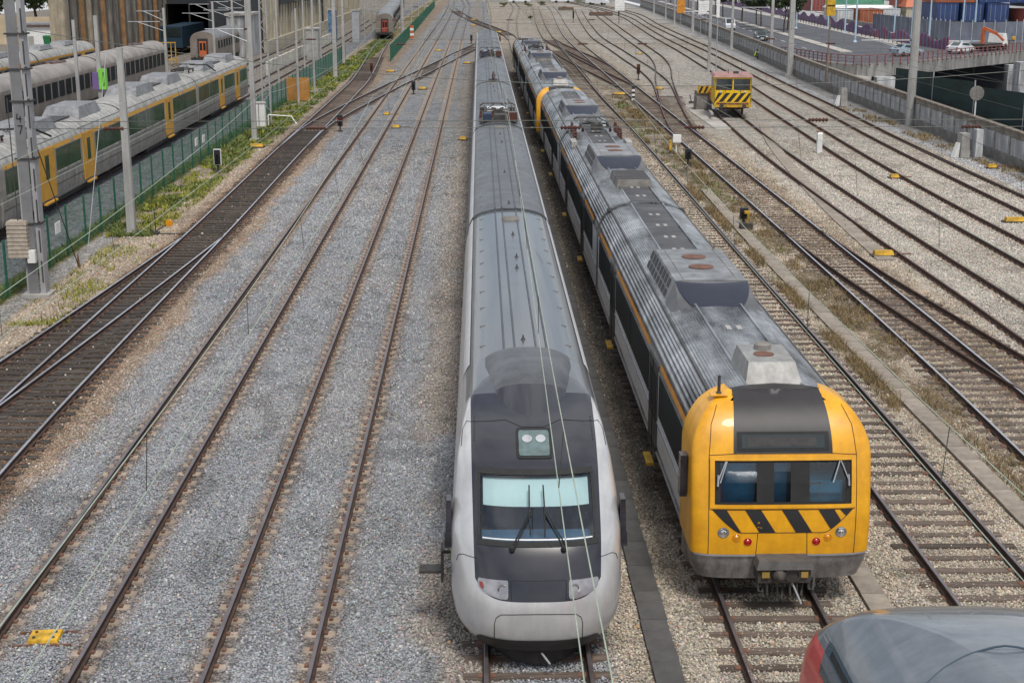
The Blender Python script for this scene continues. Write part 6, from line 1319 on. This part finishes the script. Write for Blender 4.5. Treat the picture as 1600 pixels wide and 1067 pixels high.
SUP = [-6, 50.6, 107, 157, 207, 262, 320, 380]
def overhead(key, lab, zc=5.72, zm=7.1, y1=320, bright=False, y0=-6):
    f = TR[key]; X = lambda q: float(f(max(q, f.y0))); t = thing('overhead_line', lab, 'overhead wire', (X(50), 50.6, 0), 0, None); o = t.location
    sup = [s for s in SUP if y0 <= s <= y1]
    cw_ = []; ms = []
    for k, (a, b) in enumerate(zip(sup, sup[1:])):
        for i in range(11):
            u = i / 10; q = a + (b - a) * u; zig = .2 * (1 - 2 * u) * (1 if k % 2 else -1)
            cw_.append((X(q) - o.x + zig, q - o.y, zc)); ms.append((X(q) - o.x, q - o.y, zm - .72 * (1 - (2 * u - 1)**2)))
        d = MB()
        for i in range(1, 8): u = i / 8; q = a + (b - a) * u; zig = .2 * (1 - 2 * u) * (1 if k % 2 else -1); d.tube([(X(q) - o.x + zig, q - o.y, zc), (X(q) - o.x, q - o.y, zm - .72 * (1 - (2 * u - 1)**2))], .006, 4)
        d.obj('dropper', M['wire'], t)
    MB().tube(cw_, .007, 5).obj('contact_wire', M['wire_green' if bright else 'wire'], t); MB().tube(ms, .007, 5).obj('messenger_wire', M['wire_green' if bright else 'wire'], t)
overhead('S', 'pair of pale green wires hanging above the silver train', bright=True); overhead('T2', 'pale green wires above the track left of the silver train', bright=True); overhead('T1', 'wires above the second track left of the silver train', bright=True); overhead('Y', 'wires above the orange fronted train', bright=True); overhead('R9', 'wires above the track right of the orange fronted train', bright=True); overhead('R2', 'wires above the worn track with the switch', y1=262); overhead('R5', 'wires above the brown railed track beside the yellow rail vehicle', y1=320); overhead('R6', 'wires above the outermost track along the wall', y1=320); overhead('L0', 'wires above the dark oily track', y1=262, bright=True)
ins = MB().lathe([(.03, -.36), (.085, -.30), (.03, -.25), (.085, -.18), (.03, -.12), (.085, -.06), (.03, 0), (.085, .06), (.03, .12), (.085, .18), (.03, .25), (.085, .30), (.03, .36)], (0, 0, 0), 'X', 8).mesh('insulator', M['ceramic'])
def span(lab, y_, x0, x1, zs, ix):
    t = thing('cross_span', lab, 'cross wire', ((x0 + x1) / 2, y_, 0)); cx = t.location.x
    for z0, sag in zs:
        pts = [(x0 + (x1 - x0) * u / 16 - cx, 0, z0 - sag * (1 - (u / 8 - 1)**2)) for u in range(17)]; MB().tube(pts, .012, 5).obj('span_wire', M['wire'], t)
    for x, zi in ix: put('insulator', ins, t, (x - cx, 0, zi))
    return t
span('cross span of dark wires over all tracks from the big left mast', 50.6, -16, 30.6, [(5.95, 0), (6.2, .0), (9.4, 2.0)], [(-12.9, 5.95), (-5.8, 5.95), (3.2, 5.95), (7.6, 5.95), (12.0, 6.2), (17.5, 5.95), (25, 5.95)])
span('second cross span from the laced mast to the broad round pole', 107, -15.9, 32.2, [(5.95, 0), (6.3, 0), (9.5, 2.2)], [(-12.4, 6.3), (-5.8, 5.95), (3.2, 6.3), (7.6, 5.95), (12, 5.95), (21.5, 6.3), (26, 5.95)])
span('third cross span by the stout grey mast', 156, -15.5, 34, [(5.95, 0), (8.5, 1.5)], [(-9, 5.95), (3.2, 5.95), (12, 5.95), (24, 5.95)]); span('fourth, distant cross span', 207, -16.0, 36.2, [(5.95, 0), (8.5, 1.5)], [(-9, 5.95), (3.2, 5.95), (12, 5.95)]); span('fifth, most distant cross span', 262, -12.3, 38.4, [(5.95, 0), (8.5, 1.5)], [(3.2, 5.95)])
gw = thing('guy_wire', 'pale slanting guy rod anchored on the path by the slender concrete post', 'guy wire', (-16.1, 57.5, 0)); MB().tube([(0, 0, 0), (.1, 4.9, 7.9)], .016, 5).obj('rod', M['steel_galv'], gw); MB().box(-.15, .15, -.2, .2, -.1, .1).obj('anchor', M['concrete'], gw)
gw = thing('guy_wire', 'dark slanting guy wire running down from the big mast to the path', 'guy wire', (-15.9, 55.5, 0)); MB().tube([(0, 0, 0), (-.1, -4.6, 6.3)], .02, 5).obj('rod', M['steel_dark'], gw); MB().lathe([(.06, 0), (.03, .5)], (0, 0, 0), 'Z', 6).obj('anchor', M['iron_rust'], gw)

# ---------------------------------------------------------------- trackside things
def pbox(lab, x, y_, w=.95, d=.42, h=.26, rz=0, m='yellow_paint'):
    t = thing('point_machine', lab, 'point machine', (x, y_, 0), rz, 'yellow point machines between the tracks'); t.scale = (.85, .9, .85); MB().tbox(-w / 2, w / 2, -d / 2, d / 2, .06, h, .04, .06).obj('cover', M[m], t); MB().box(-w / 2 - .12, w / 2 + .12, -d / 2 - .05, d / 2 + .05, -.05, .06).obj('base', M['steel_dark'], t); MB().tube([(w / 2, 0, .1), (w / 2 + .9, 0, .08)], .03, 5).obj('drive_rod', M['iron_rust'], t); return t
for x, y_, l, w in ((-14.7, 94, 'yellow point machine on the grass left of the oily track', 1.0), (-10.1, 163, 'yellow point machine beside the siding near the green fence', 1.0), (-5.9, 204, 'yellow point machine between the two straight tracks, far', .9), (-1.6, 177, 'yellow point machine left of the silver train beside the crossover end', .9), (-7.5, 114.8, 'small yellow cover in the middle of the left straight track', .5), (-6.2, 105.4, 'pair of yellow covers between the straight tracks', .6), (-5.6, 139.5, 'yellow point machine with a signal between the straight tracks', .8), (16.5, 57, 'long yellow box on pale ballast right of the branch', .95), (24.9, 64.8, 'yellow box cut by the right picture edge', 1.3), (12.9, 133, 'yellow box between the commuter train and the switches', 1.2), (30.1, 83, 'yellow box near the foot of the wall', .6), (17.3, 139, 'yellow point machine inside the rusty sidings', .8), (21.6, 196, 'faded yellow box between the far sidings', .7), (23.2, 79, 'yellow box on the ballast between the right tracks', .55), (-1.4, 292, 'yellow box left of the far end of the silver train', 1.0), (-1.5, 325, 'farther yellow box left of the silver train', 1.0), (3.4, 262, 'yellow box between the ends of the two trains', 1.0), (-1.2, 97.8, 'low yellow cover on a dark plate left of the silver train', .55)): pbox(l, x, y_, w)
bl = thing('balise', 'yellow flat plate with bolts between the rails at the lower left', 'balise', (-7.72, 23.1, 0), R(2)); bl.scale = (.56, .66, 1); MB().tbox(-.48, .48, -.34, .34, .03, .085, .02, .02).obj('plate', M['yellow_paint'], bl)
for sx in (-.3, .3):
    for sy in (-.16, .16): MB().lathe([(.05, 0), (.05, .02), (.02, .03)], (sx, sy, .085), 'Z', 8).obj('bolt', M['steel_dark'], bl)
MB().box(-.9, .9, -.42, -.36, -.02, .03).box(-.9, .9, .36, .40, -.02, .03).obj('bracket', M['iron_rust'], bl)
def dwarf(lab, x, y_, h=1.0, head=.72, m='black_paint', red=False, rim=False, rz=0):
    t = thing('dwarf_signal', lab, 'signal', (x, y_, 0), rz, 'low shunting signals'); MB().tube([(0, 0, -.1), (0, 0, h - head)], .06, 8).lathe([(.2, 0), (.2, .05), (.08, .09)], (0, 0, -.02), 'Z', 8).obj('stem', M['steel_dark'], t); hd = MB().box(-.18, .18, -.12, .12, h - head, h).obj('head', M[m], t)
    if rim: MB().box(-.21, .21, -.10, .10, h - head - .03, h + .03).obj('rim', M['white_paint'], t)
    for k, zz in enumerate((.2, .5)): MB().lathe([(.09, 0), (.09, -.12), (.08, -.12), (.08, -.02), (0, -.02)], (0, -.12, h - head + head * zz + .08), 'Y', 10).obj('lens_hood', M['red' if red and k else 'black_paint'], hd)
dwarf('black shunting signal with a white rim on the grass left of the oily track', -15.2, 82.6, 1.25, .85, rim=True); dwarf('black shunting signal with a red lens between oily track and straight track', -10.1, 103.4, 1.15, .8, red=True); dwarf('dark shunting signal beside a yellow point machine', -6.2, 134.3, 1.15, .8); dwarf('dark signal in the middle of the curved siding', -11.75, 157, 1.4, .9, 'ceramic'); dwarf('small black signal on a white post beside the weeds', 12.4, 84.7, .95, .6); dwarf('black signal with a yellow cap close to the weedy trough', 12.1, 64.5, .75, .5); dwarf('brown signal with a white cap between the rusty sidings', 16.6, 151, 1.6, 1.0, 'ceramic'); dwarf('distant signal post among the far sidings', 20, 311, 2.4, 1.6); dwarf('distant signal under a white board', 29.1, 304, 2.6, 1.0); dwarf('red topped signal between the silver train and the second commuter unit', 3.05, 222, 1.2, .8, 'iron_rust'); dwarf('dark signal left of the silver train near the crossover end', -1.3, 224, 1.3, .9)
wb = thing('relay_box', 'white box on a post beside the weeds with a yellow tag', 'relay box', (12.4, 90, 0)); MB().tube([(0, 0, 0), (0, 0, .8)], .05, 8).obj('post', M['white_paint'], wb); MB().tbox(-.24, .3, -.16, .16, .72, 1.2, .02, .02).obj('case', M['white_paint'], wb); MB().box(-.45, -.3, -.1, .1, .25, .85).obj('tag', M['yellow_paint'], wb)
yl = thing('ground_lever', 'yellow ground lever by the weedy trough', 'lever', (12.0, 63.2, 0)); MB().tube([(0, 0, 0), (.05, -.1, .85)], .045, 6).lathe([(.14, 0), (.14, .1)], (.0, 0, .72), 'Z', 8).obj('arm', M['yellow_paint'], yl); MB().box(-.3, .25, -.2, .2, 0, .28).obj('base', M['steel_dark'], yl)
wpn = thing('marker_post', 'stubby white concrete marker post between the right tracks', 'post', (21.6, 90.4, 0)); MB().box(-.16, .16, -.16, .16, 0, 1.15).tbox(-.18, .18, -.18, .18, 1.15, 1.3, .06, .06).obj('shaft', M['white_paint'], wpn); MB().box(-.2, .25, -.1, .1, 1.3, 1.36).obj('cap', M['iron_rust'], wpn)
lv = thing('ground_lever', 'black point lever with an orange disc weight on the gravel by the oily track', 'lever', (-14.4, 62.5, 0)); MB().tube([(0, 0, 0), (0, 0, 1.0)], .025, 6).tube([(0, 0, .15), (.55, 0, .45)], .03, 6).box(-.15, .15, -.15, .15, -.05, .12).obj('frame', M['steel_dark'], lv); MB().lathe([(0, -.06), (.16, -.05), (.16, .05), (0, .06)], (.62, 0, .5), 'Y', 14).obj('weight', M['amber'], lv); MB().tube([(.2, 0, .03), (1.9, -.1, .03)], .025, 5).obj('pull_rod', M['steel_dark'], lv)
gl = thing('ground_lever', 'black point lever with a yellow weight behind the yellow rail vehicle', 'lever', (18.4, 124.5, 0)); MB().tube([(0, 0, 0), (-.2, 0, .7)], .04, 6).box(-.25, .25, -.15, .15, 0, .15).obj('frame', M['steel_dark'], gl); MB().lathe([(0, -.08), (.2, -.06), (.2, .06), (0, .08)], (1.0, 0, .45), 'Y', 12).obj('weight', M['yellow_paint'], gl)
hp = thing('hazard_post', 'short leaning post with black and white stripes near the long yellow box', 'post', (13.55, 127, 0)); 
for k in range(6): MB().box(-.13, .13, -.13, .13, k * .2, k * .2 + .2).obj('band', M['black_paint' if k % 2 else 'white_paint'], hp)
cabn = thing('relay_cabinet', 'white relay cabinet at the foot of the laced mast', 'cabinet', (-16.3, 106.2, 0)); MB().box(-.45, .45, -.3, .3, 0, 1.75).obj('case', M['white_paint'], cabn); MB().tbox(-.5, .5, -.35, .35, 1.75, 1.85, .05, .05).obj('cover', M['concrete'], cabn); MB().box(-.02, .02, -.31, -.3, .1, 1.7).obj('door_gap', M['black_paint'], cabn)
gr = thing('guard_rail', 'white tube rail on the grass beside the relay cabinet', 'rail', (-14.9, 106.5, 0)); MB().tube([(-.8, 0, .85), (.9, 0, .75), (1.3, -.2, .2)], .05, 6).tube([(-.8, 0, 0), (-.8, 0, .85)], .05, 6).obj('tube', M['white_paint'], gr)
rb = thing('board', 'rust coloured square board behind the thin post on the bank', 'board', (-16.0, 127, 0)); MB().box(-1.0, 1.0, 0, .06, .05, 2.05).obj('panel', M['rust_board'] if 'rust_board' in M else M['stripe_orange'], rb)
for s in (-.8, .8): MB().box(s - .04, s + .04, .06, .14, 0, 2.0).obj('stay', M['steel_dark'], rb)
sp = thing('striped_post', 'orange and white striped block post by the green fence', 'post', (-11.0, 236, 0)); sp.scale = (.7, 1, .75)
for k in range(5): MB().box(-.42, .42, -.1, .1, .3 + k * .55, .3 + k * .55 + .5).obj('band', M['orange' if k % 2 == 0 else 'white_paint'], sp)
for x, y_, z, w, h, m, l in ((37.6, 247, 3.6, .9, 2.2, 'white_paint', 'left white signal board back on the far mast'), (39.3, 252, 3.6, .9, 2.2, 'white_paint', 'right white signal board back on the far mast'), (41.5, 300, 2.2, 1.7, 2.6, 'stripe_orange', 'orange square board beside the far wall'), (29.2, 303.8, 2.6, 2.0, 2.3, 'white_paint', 'white square board above the far sidings'), (26.4, 161, 6.0, .35, 2.0, 'white_paint', 'pale narrow board on the mast behind the rail vehicle')):
    t = thing('signal_board', l, 'signal board', (x, y_, 0)); MB().box(-w / 2, w / 2, -.05, .05, z, z + h).obj('board', M[m], t); MB().tube([(0, .1, 0), (0, .1, z + h)], .06, 6).obj('post', M['steel_galv'], t)
ds = thing('round_sign', 'round grey disc sign on a thin pole behind the wall', 'sign', (32.15, 92.5, 0)); MB().tube([(0, 0, 1.5), (0, 0, 3.3)], .05, 6).obj('post', M['white_paint'], ds); MB().lathe([(0, -.03), (.46, -.03), (.46, .03), (0, .03)], (0, -.06, 3.55), 'Y', 24).obj('disc', M['concrete'], ds); MB().lathe([(.44, -.005), (.47, -.005), (.47, .005), (.44, .005)], (0, -.095, 3.55), 'Y', 24).obj('disc_rim', M['concrete_dark'], ds)
for x, y_, l in ((31.0, 121.5, 'broken leaning concrete block by the wall'), (30.2, 88, 'grey trackside cabinet pair by the wall')):
    t = thing('concrete_block', l, 'concrete block', (x, y_, 0), R(10)); MB().tbox(-.5, .1, -.35, .35, 0, 1.5, .05, .05).obj('slab', M['concrete'], t); MB().hexa([(-.9, -.2, 0), (-.55, -.2, 0), (-.55, .2, 0), (-.9, .2, 0), (-.6, -.2, .9), (-.5, -.2, .9), (-.5, .2, .9), (-.6, .2, .9)]).obj('prop', M['white_paint'], t)
    if y_ < 100: MB().tbox(.5, 1.0, -.3, .3, 0, 1.7, .03, .03).obj('second_slab', M['wall_panel'], t)

# ---------------------------------------------------------------- depot and buildings at the left
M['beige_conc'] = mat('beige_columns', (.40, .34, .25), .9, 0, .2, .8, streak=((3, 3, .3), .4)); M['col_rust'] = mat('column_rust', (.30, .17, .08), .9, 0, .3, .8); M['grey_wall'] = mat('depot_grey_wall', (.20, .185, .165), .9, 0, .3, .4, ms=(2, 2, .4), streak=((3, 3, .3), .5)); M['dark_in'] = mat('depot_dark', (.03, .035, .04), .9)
dp = thing('depot', 'tall depot shed with grey and rust streaked columns and a dark open end', 'building', (-46, 162, 0))
MB().box(-.3, 0, 0, 52, 0, 14).obj('wall', M['grey_wall'], dp)
for k in range(17):
    y_ = .4 + k * 3.2; MB().box(0, .45, y_, y_ + .55, 0, 14).obj('column', M['beige_conc' if k in (0, 3) else 'col_rust' if k % 3 == 2 else 'grey_wall'], dp)
    if k < 16: MB().box(.003, .05, y_ + 1.0, y_ + 1.5, 0, 12).obj('window_strip', M['dark_in'], dp); MB().box(.003, .05, y_ + 2.1, y_ + 2.5, 0, 12).obj('window_strip', M['glass_dark'], dp)
MB().box(-1.2, .5, -1.0, .35, 0, 14).obj('corner_pier', M['beige_conc'], dp)
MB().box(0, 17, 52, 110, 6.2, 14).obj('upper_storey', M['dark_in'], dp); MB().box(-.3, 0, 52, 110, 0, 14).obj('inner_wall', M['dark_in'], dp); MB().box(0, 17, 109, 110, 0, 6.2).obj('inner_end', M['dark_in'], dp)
for k in range(5): MB().box(.3 + k * 3.3, .5 + k * 3.3, 51.6, 52.0, 0, 6.2).obj('door_post', M['steel_dark'], dp)
pc = thing('portal_pillar', 'white stained pillar block at the depot mouth', 'pillar', (-31.6, 190, 0)); MB().box(-1.3, 1.6, 0, 9, 0, 5.3).obj('block', M['wall_panel'], pc); MB().box(-1.5, 1.8, -.2, 9.2, 5.3, 5.6).obj('cap', M['concrete'], pc)
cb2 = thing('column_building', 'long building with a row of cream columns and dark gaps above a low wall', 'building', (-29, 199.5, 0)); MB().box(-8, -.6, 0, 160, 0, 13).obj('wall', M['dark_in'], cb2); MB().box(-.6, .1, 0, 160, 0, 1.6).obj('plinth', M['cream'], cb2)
for k in range(50): MB().box(-.6, -.28, k * 3.2, k * 3.2 + 1.25 + .4 * (k % 3 == 0), 1.6, 13).obj('column', M['cream' if k % 4 else 'beige_conc'], cb2)
lw = thing('low_wall', 'low pale concrete wall in front of the column building', 'wall', (-23.2, 158, 0), R(0))
for k in range(25): MB().box(-.12, .12, k * 3, k * 3 + 2.94, 0, 1.45 + .03 * (k % 2)).obj('wall_panel', M['beige_pale'] if 'beige_pale' in M else M['cream'], lw)
for x, y_, w, d, h, m, l in ((-21.2, 184, 1.5, 3.4, 3.8, 'concrete', 'grey concrete block pillar between the masts'), (-23.0, 227, 1.1, 2.6, 4.9, 'graf_blue', 'dark pillar covered in blue graffiti'), (-19.4, 228, 1.1, 2.6, 4.8, 'steel_galv', 'grey steel pillar right of the blue graffiti one')):
    t = thing('pillar', l, 'pillar', (x, y_, 0)); MB().box(-w / 2, w / 2, 0, d, 0, h).obj('shaft', M[m] if m in M else M['c_lblue'], t); MB().box(-w / 2 - .1, w / 2 + .1, -.1, d + .1, h, h + .15).obj('cap', M['concrete'], t)
sh_ = thing('shed', 'white prefabricated shed between the tree and the depot corner', 'shed', (-62, 206, 0)); MB().box(-2.2, 2.0, 0, 5, 0, 3.3).obj('wall', M['white_paint'], sh_); MB().box(-2.5, 2.2, -.3, 5.3, 3.3, 3.75).obj('roof', M['grey_roof'], sh_); MB().box(-2.5, 1.9, -.32, -.28, 3.3, 3.5).obj('fascia', M['ceramic'], sh_); MB().box(-1.6, -.8, -.03, 0, 0, 2.0).obj('door', M['concrete'], sh_)
for x, w, m, l in ((-60.0, 1.0, 'graf_green2', 'dark green wheeled bin beside the white shed'), (-58.9, .9, 'hivis', 'lime green wheeled bin beside the depot corner')):
    t = thing('wheeled_bin', l, 'bin', (x, 203, .9)); MB().hexa([(-.4, -.35, 0), (.4, -.35, 0), (.4, .35, 0), (-.4, .35, 0), (-.52, -.45, 1.2), (.52, -.45, 1.2), (.52, .45, 1.2), (-.52, .45, 1.2)]).obj('tub', M[m] if m in M else M['green_fence'], t); MB().tbox(-.55, .55, -.5, .5, 1.2, 1.35, .1, .1).obj('lid', M[m] if m in M else M['green_fence'], t)
pd = MB().box(-62, -57.5, 202, 205, 0, .9); tag(pd.obj('loading_ledge', M['concrete']), 'concrete ledge carrying the two bins near the depot', 'ledge')
gw_ = thing('garden_wall', 'sand coloured retaining wall with house fronts behind the far left trains', 'wall', (-75, 222, 0))
for k in range(5): MB().box(-10 + k * 5, -5.05 + k * 5, 0, .5, 0, 4.4 - .3 * (k % 2)).obj('wall_panel', M['sand_wall'] if 'sand_wall' in M else M['beige_conc'], gw_)
hs = thing('house', 'cream house gable with small windows beside the depot corner', 'house', (-59.5, 226, 0)); MB().prism([(-4, 0), (4, 0), (4, 5.0), (0, 6.6), (-4, 5.0)], 'Y', 0, 8).obj('wall', M['cream'], hs)
for k in range(3): MB().box(-2.8 + k * 2, -1.9 + k * 2, -.05, 0, 2.6, 4.0).obj('window', M['glass_dark'], hs)
MB().beam((-4.3, -.2, 5.0), (0, -.2, 6.8), .2).beam((4.3, -.2, 5.0), (0, -.2, 6.8), .2).obj('verge', M['white_paint'], hs)
dk = thing('shunting_locomotive', 'dark blue locomotive in the shadow of the depot mouth', 'locomotive', (-41.4, 196, 0)); MB().box(-1.45, 1.45, 0, 16, .9, 3.7).obj('hood', M['loco_blue'] if 'loco_blue' in M else M['c_blue'], dk); MB().box(-1.3, 1.3, -.1, .02, 2.4, 3.5).obj('windscreen', M['glass_dark'], dk); bogie(dk, 3.5); bogie(dk, 12.5)
by = thing('barrier', 'yellow barred barrier in front of the depot door', 'barrier', (-38.6, 176, 0))
MB().beam((-1.9, 0, 2.6), (1.9, 0, 2.6), .12).beam((-1.9, 0, .6), (1.9, 0, .6), .12).obj('rail', M['yellow_paint'], by)
for k in range(8): MB().box(-1.85 + k * .52, -1.75 + k * .52, -.05, .05, 0, 2.6).obj('bar', M['yellow_paint'], by)

# ---------------------------------------------------------------- far end: road embankment with vans and shrubs
eb = MB()
for (a, b), (c, d) in zip([(8, 462), (18, 458), (32, 452), (42, 420)], [(18, 458), (32, 452), (42, 420), (47, 385)]): pass
for x, y_, rz, l in ((13, 476, 90, 'white van parked at the far end of the yard, leftmost'), (27, 478, 90, 'white van parked at the far end of the yard, in the middle'), (36.5, 452, 60, 'white van at the far end near the wall')):
    o = car(l, x, y_, R(rz), 'car_white', 'van'); o.location.z = 0; o.scale = (1.2, 1.5, 1.3)
fw = thing('low_wall', 'low grey wall closing the far end of the yard', 'wall', (20, 484, 0), R(-8))
for k in range(16): MB().box(-24 + k * 3, -21.05 + k * 3, 0, .4, 0, 1.6).obj('wall_panel', M['concrete'], fw)
for k, (x, y_, r, h, l) in enumerate(((7.5, 440, 1.6, 1.3, 'low olive shrub between the far tracks, left one'), (14.5, 432, 1.5, 1.3, 'low olive shrub between the far tracks, middle one'), (11.5, 330, .7, .7, 'scrubby weed patch between the far tracks'), (19.0, 447, 1.6, 1.2, 'low olive shrub between the far tracks, right one'), (2.9, 243, .5, .6, 'small bright weed between the ends of the trains'), (20.6, 131, .8, .5, 'small green weed on pale ballast behind the rail vehicle'), (31.6, 470, 3.0, 3.2, 'dark bush at the far end behind the vans'))):
    t = thing('shrub', l, 'shrub', (x, y_, 0)); put('foliage', crown_mesh('foliage', r, h, 500, .13, 'shrub', 0, 9, 50 + k), t); MB().tube([(0, 0, -.1), (.05, 0, h * .5)], .05, 5).obj('stem', M['bark'], t)
for k, (x, y_, w, d) in enumerate(((29.5, 352, 5.5, 8), (23.5, 395, 4, 10))):
    t = thing('debris_heap' if 0 else 'timber_stack', ('brown stack of old sleepers among the far sidings, right one', 'brown stack of old sleepers among the far sidings, left one')[k], 'timber stack', (x, y_, 0))
    for i in range(5): MB().box(-w / 2, w / 2, i * .9, i * .9 + .6, 0, .5 + .25 * (i % 2)).obj('timber', M['iron_rust' if i % 2 else 'slp_wood'], t)

# ---------------------------------------------------------------- grass and weeds
def blades(name, xs, ys, h, m, spread=.5, w=.016, z=-.03):
    n = len(xs); a = rng.uniform(0, 6.28, n); hh = h * np.exp(rng.normal(0, .35, n)); lx = rng.normal(0, spread, n) * hh; ly = rng.normal(0, spread, n) * hh
    w = w * np.clip(np.asarray(ys) / 40, 1, 4)
    P = np.stack([xs, ys, np.full(n, z)], 1); d = np.stack([np.cos(a) * w, np.sin(a) * w, np.zeros(n)], 1); mid = np.stack([lx * .4, ly * .4, hh * .6], 1); t = np.stack([lx, ly, hh], 1)
    V = np.stack([P - d, P + d, P + mid + d * .7, P + mid - d * .7, P + t], 1).reshape(-1, 3); b = np.arange(n) * 5
    F = [(i, i + 1, i + 2, i + 3) for i in b] + [(i + 3, i + 2, i + 4) for i in b]
    me = bpy.data.meshes.new(name); me.from_pydata(V.tolist(), [], F); me.materials.append(M[m]); return tag(put(name, me), kind='stuff')
def bladem(name, c1, c2):
    m = mat(name, c1, .75, 0, .25, 1.2, col2=c2, lo=.3, hi=.7); return m
M['gr_green'] = bladem('grass_green', (.16, .20, .045), (.07, .09, .025)); M['gr_dry'] = bladem('grass_dry', (.27, .19, .09), (.11, .085, .04)); M['gr_yel'] = bladem('grass_yellow', (.28, .27, .03), (.16, .18, .02))
def scatter(n, x0, x1, y0, y1, thr, seed, sx=.6, sy=.35):
    x = rng.uniform(x0, x1, n); y_ = y0 + (y1 - y0) * rng.random(n)**1.5; f_ = fbm(x * sx, y_ * sy, seed, 3); k = f_ > thr + rng.normal(0, .03, n); return x[k], y_[k]
x, y_ = scatter(42000, -16.85, -14.0, 62, 235, .50, 61, .9, .5); k = x < -14.5 + .5 * (fbm(x, y_, 5) - .5) + np.where(y_ > 95, .4, 0); blades('grass', x[k], y_[k], .125, 'gr_green', .7, .02)
x, y_ = scatter(12000, -16.5, -14.2, 62, 200, .57, 67); blades('yellow_weeds', x, y_, .14, 'gr_yel', .7, .02)
x, y_ = scatter(9000, -17.8, -17.02, 44, 130, .36, 71); blades('verge_grass', x, y_, .13, 'gr_green', .5, .016)
x, y_ = scatter(2600, -15.9, -13.8, 46, 60, .58, 73, 1.3, 1.0); blades('bank_weeds', x, y_, .14, 'gr_yel', .7, .014)
x, y_ = scatter(16000, 10.95, 11.45, 34, 120, .53, 77, .9, .3); x2, y2 = scatter(22000, 12.0, 13.2, 24, 130, .58, 79, 1.3, .6); blades('dry_weeds', np.concatenate([x, x2]), np.concatenate([y_, y2]), .17, 'gr_dry', .6, .009)
x, y_ = scatter(7000, 11.0, 13.2, 26, 125, .63, 83, .9, .5); blades('green_weeds', x, y_, .16, 'gr_green', .5, .013)
x, y_ = scatter(6000, 13.4, 17.0, 30, 90, .62, 87, .8, .5); blades('track_weeds', x, y_, .11, 'gr_dry', .6, .010)
x, y_ = scatter(3000, 30, 31.6, 78, 125, .55, 91, .6, .4); blades('wall_foot_weeds', x, y_, .18, 'gr_dry', .5, .014)
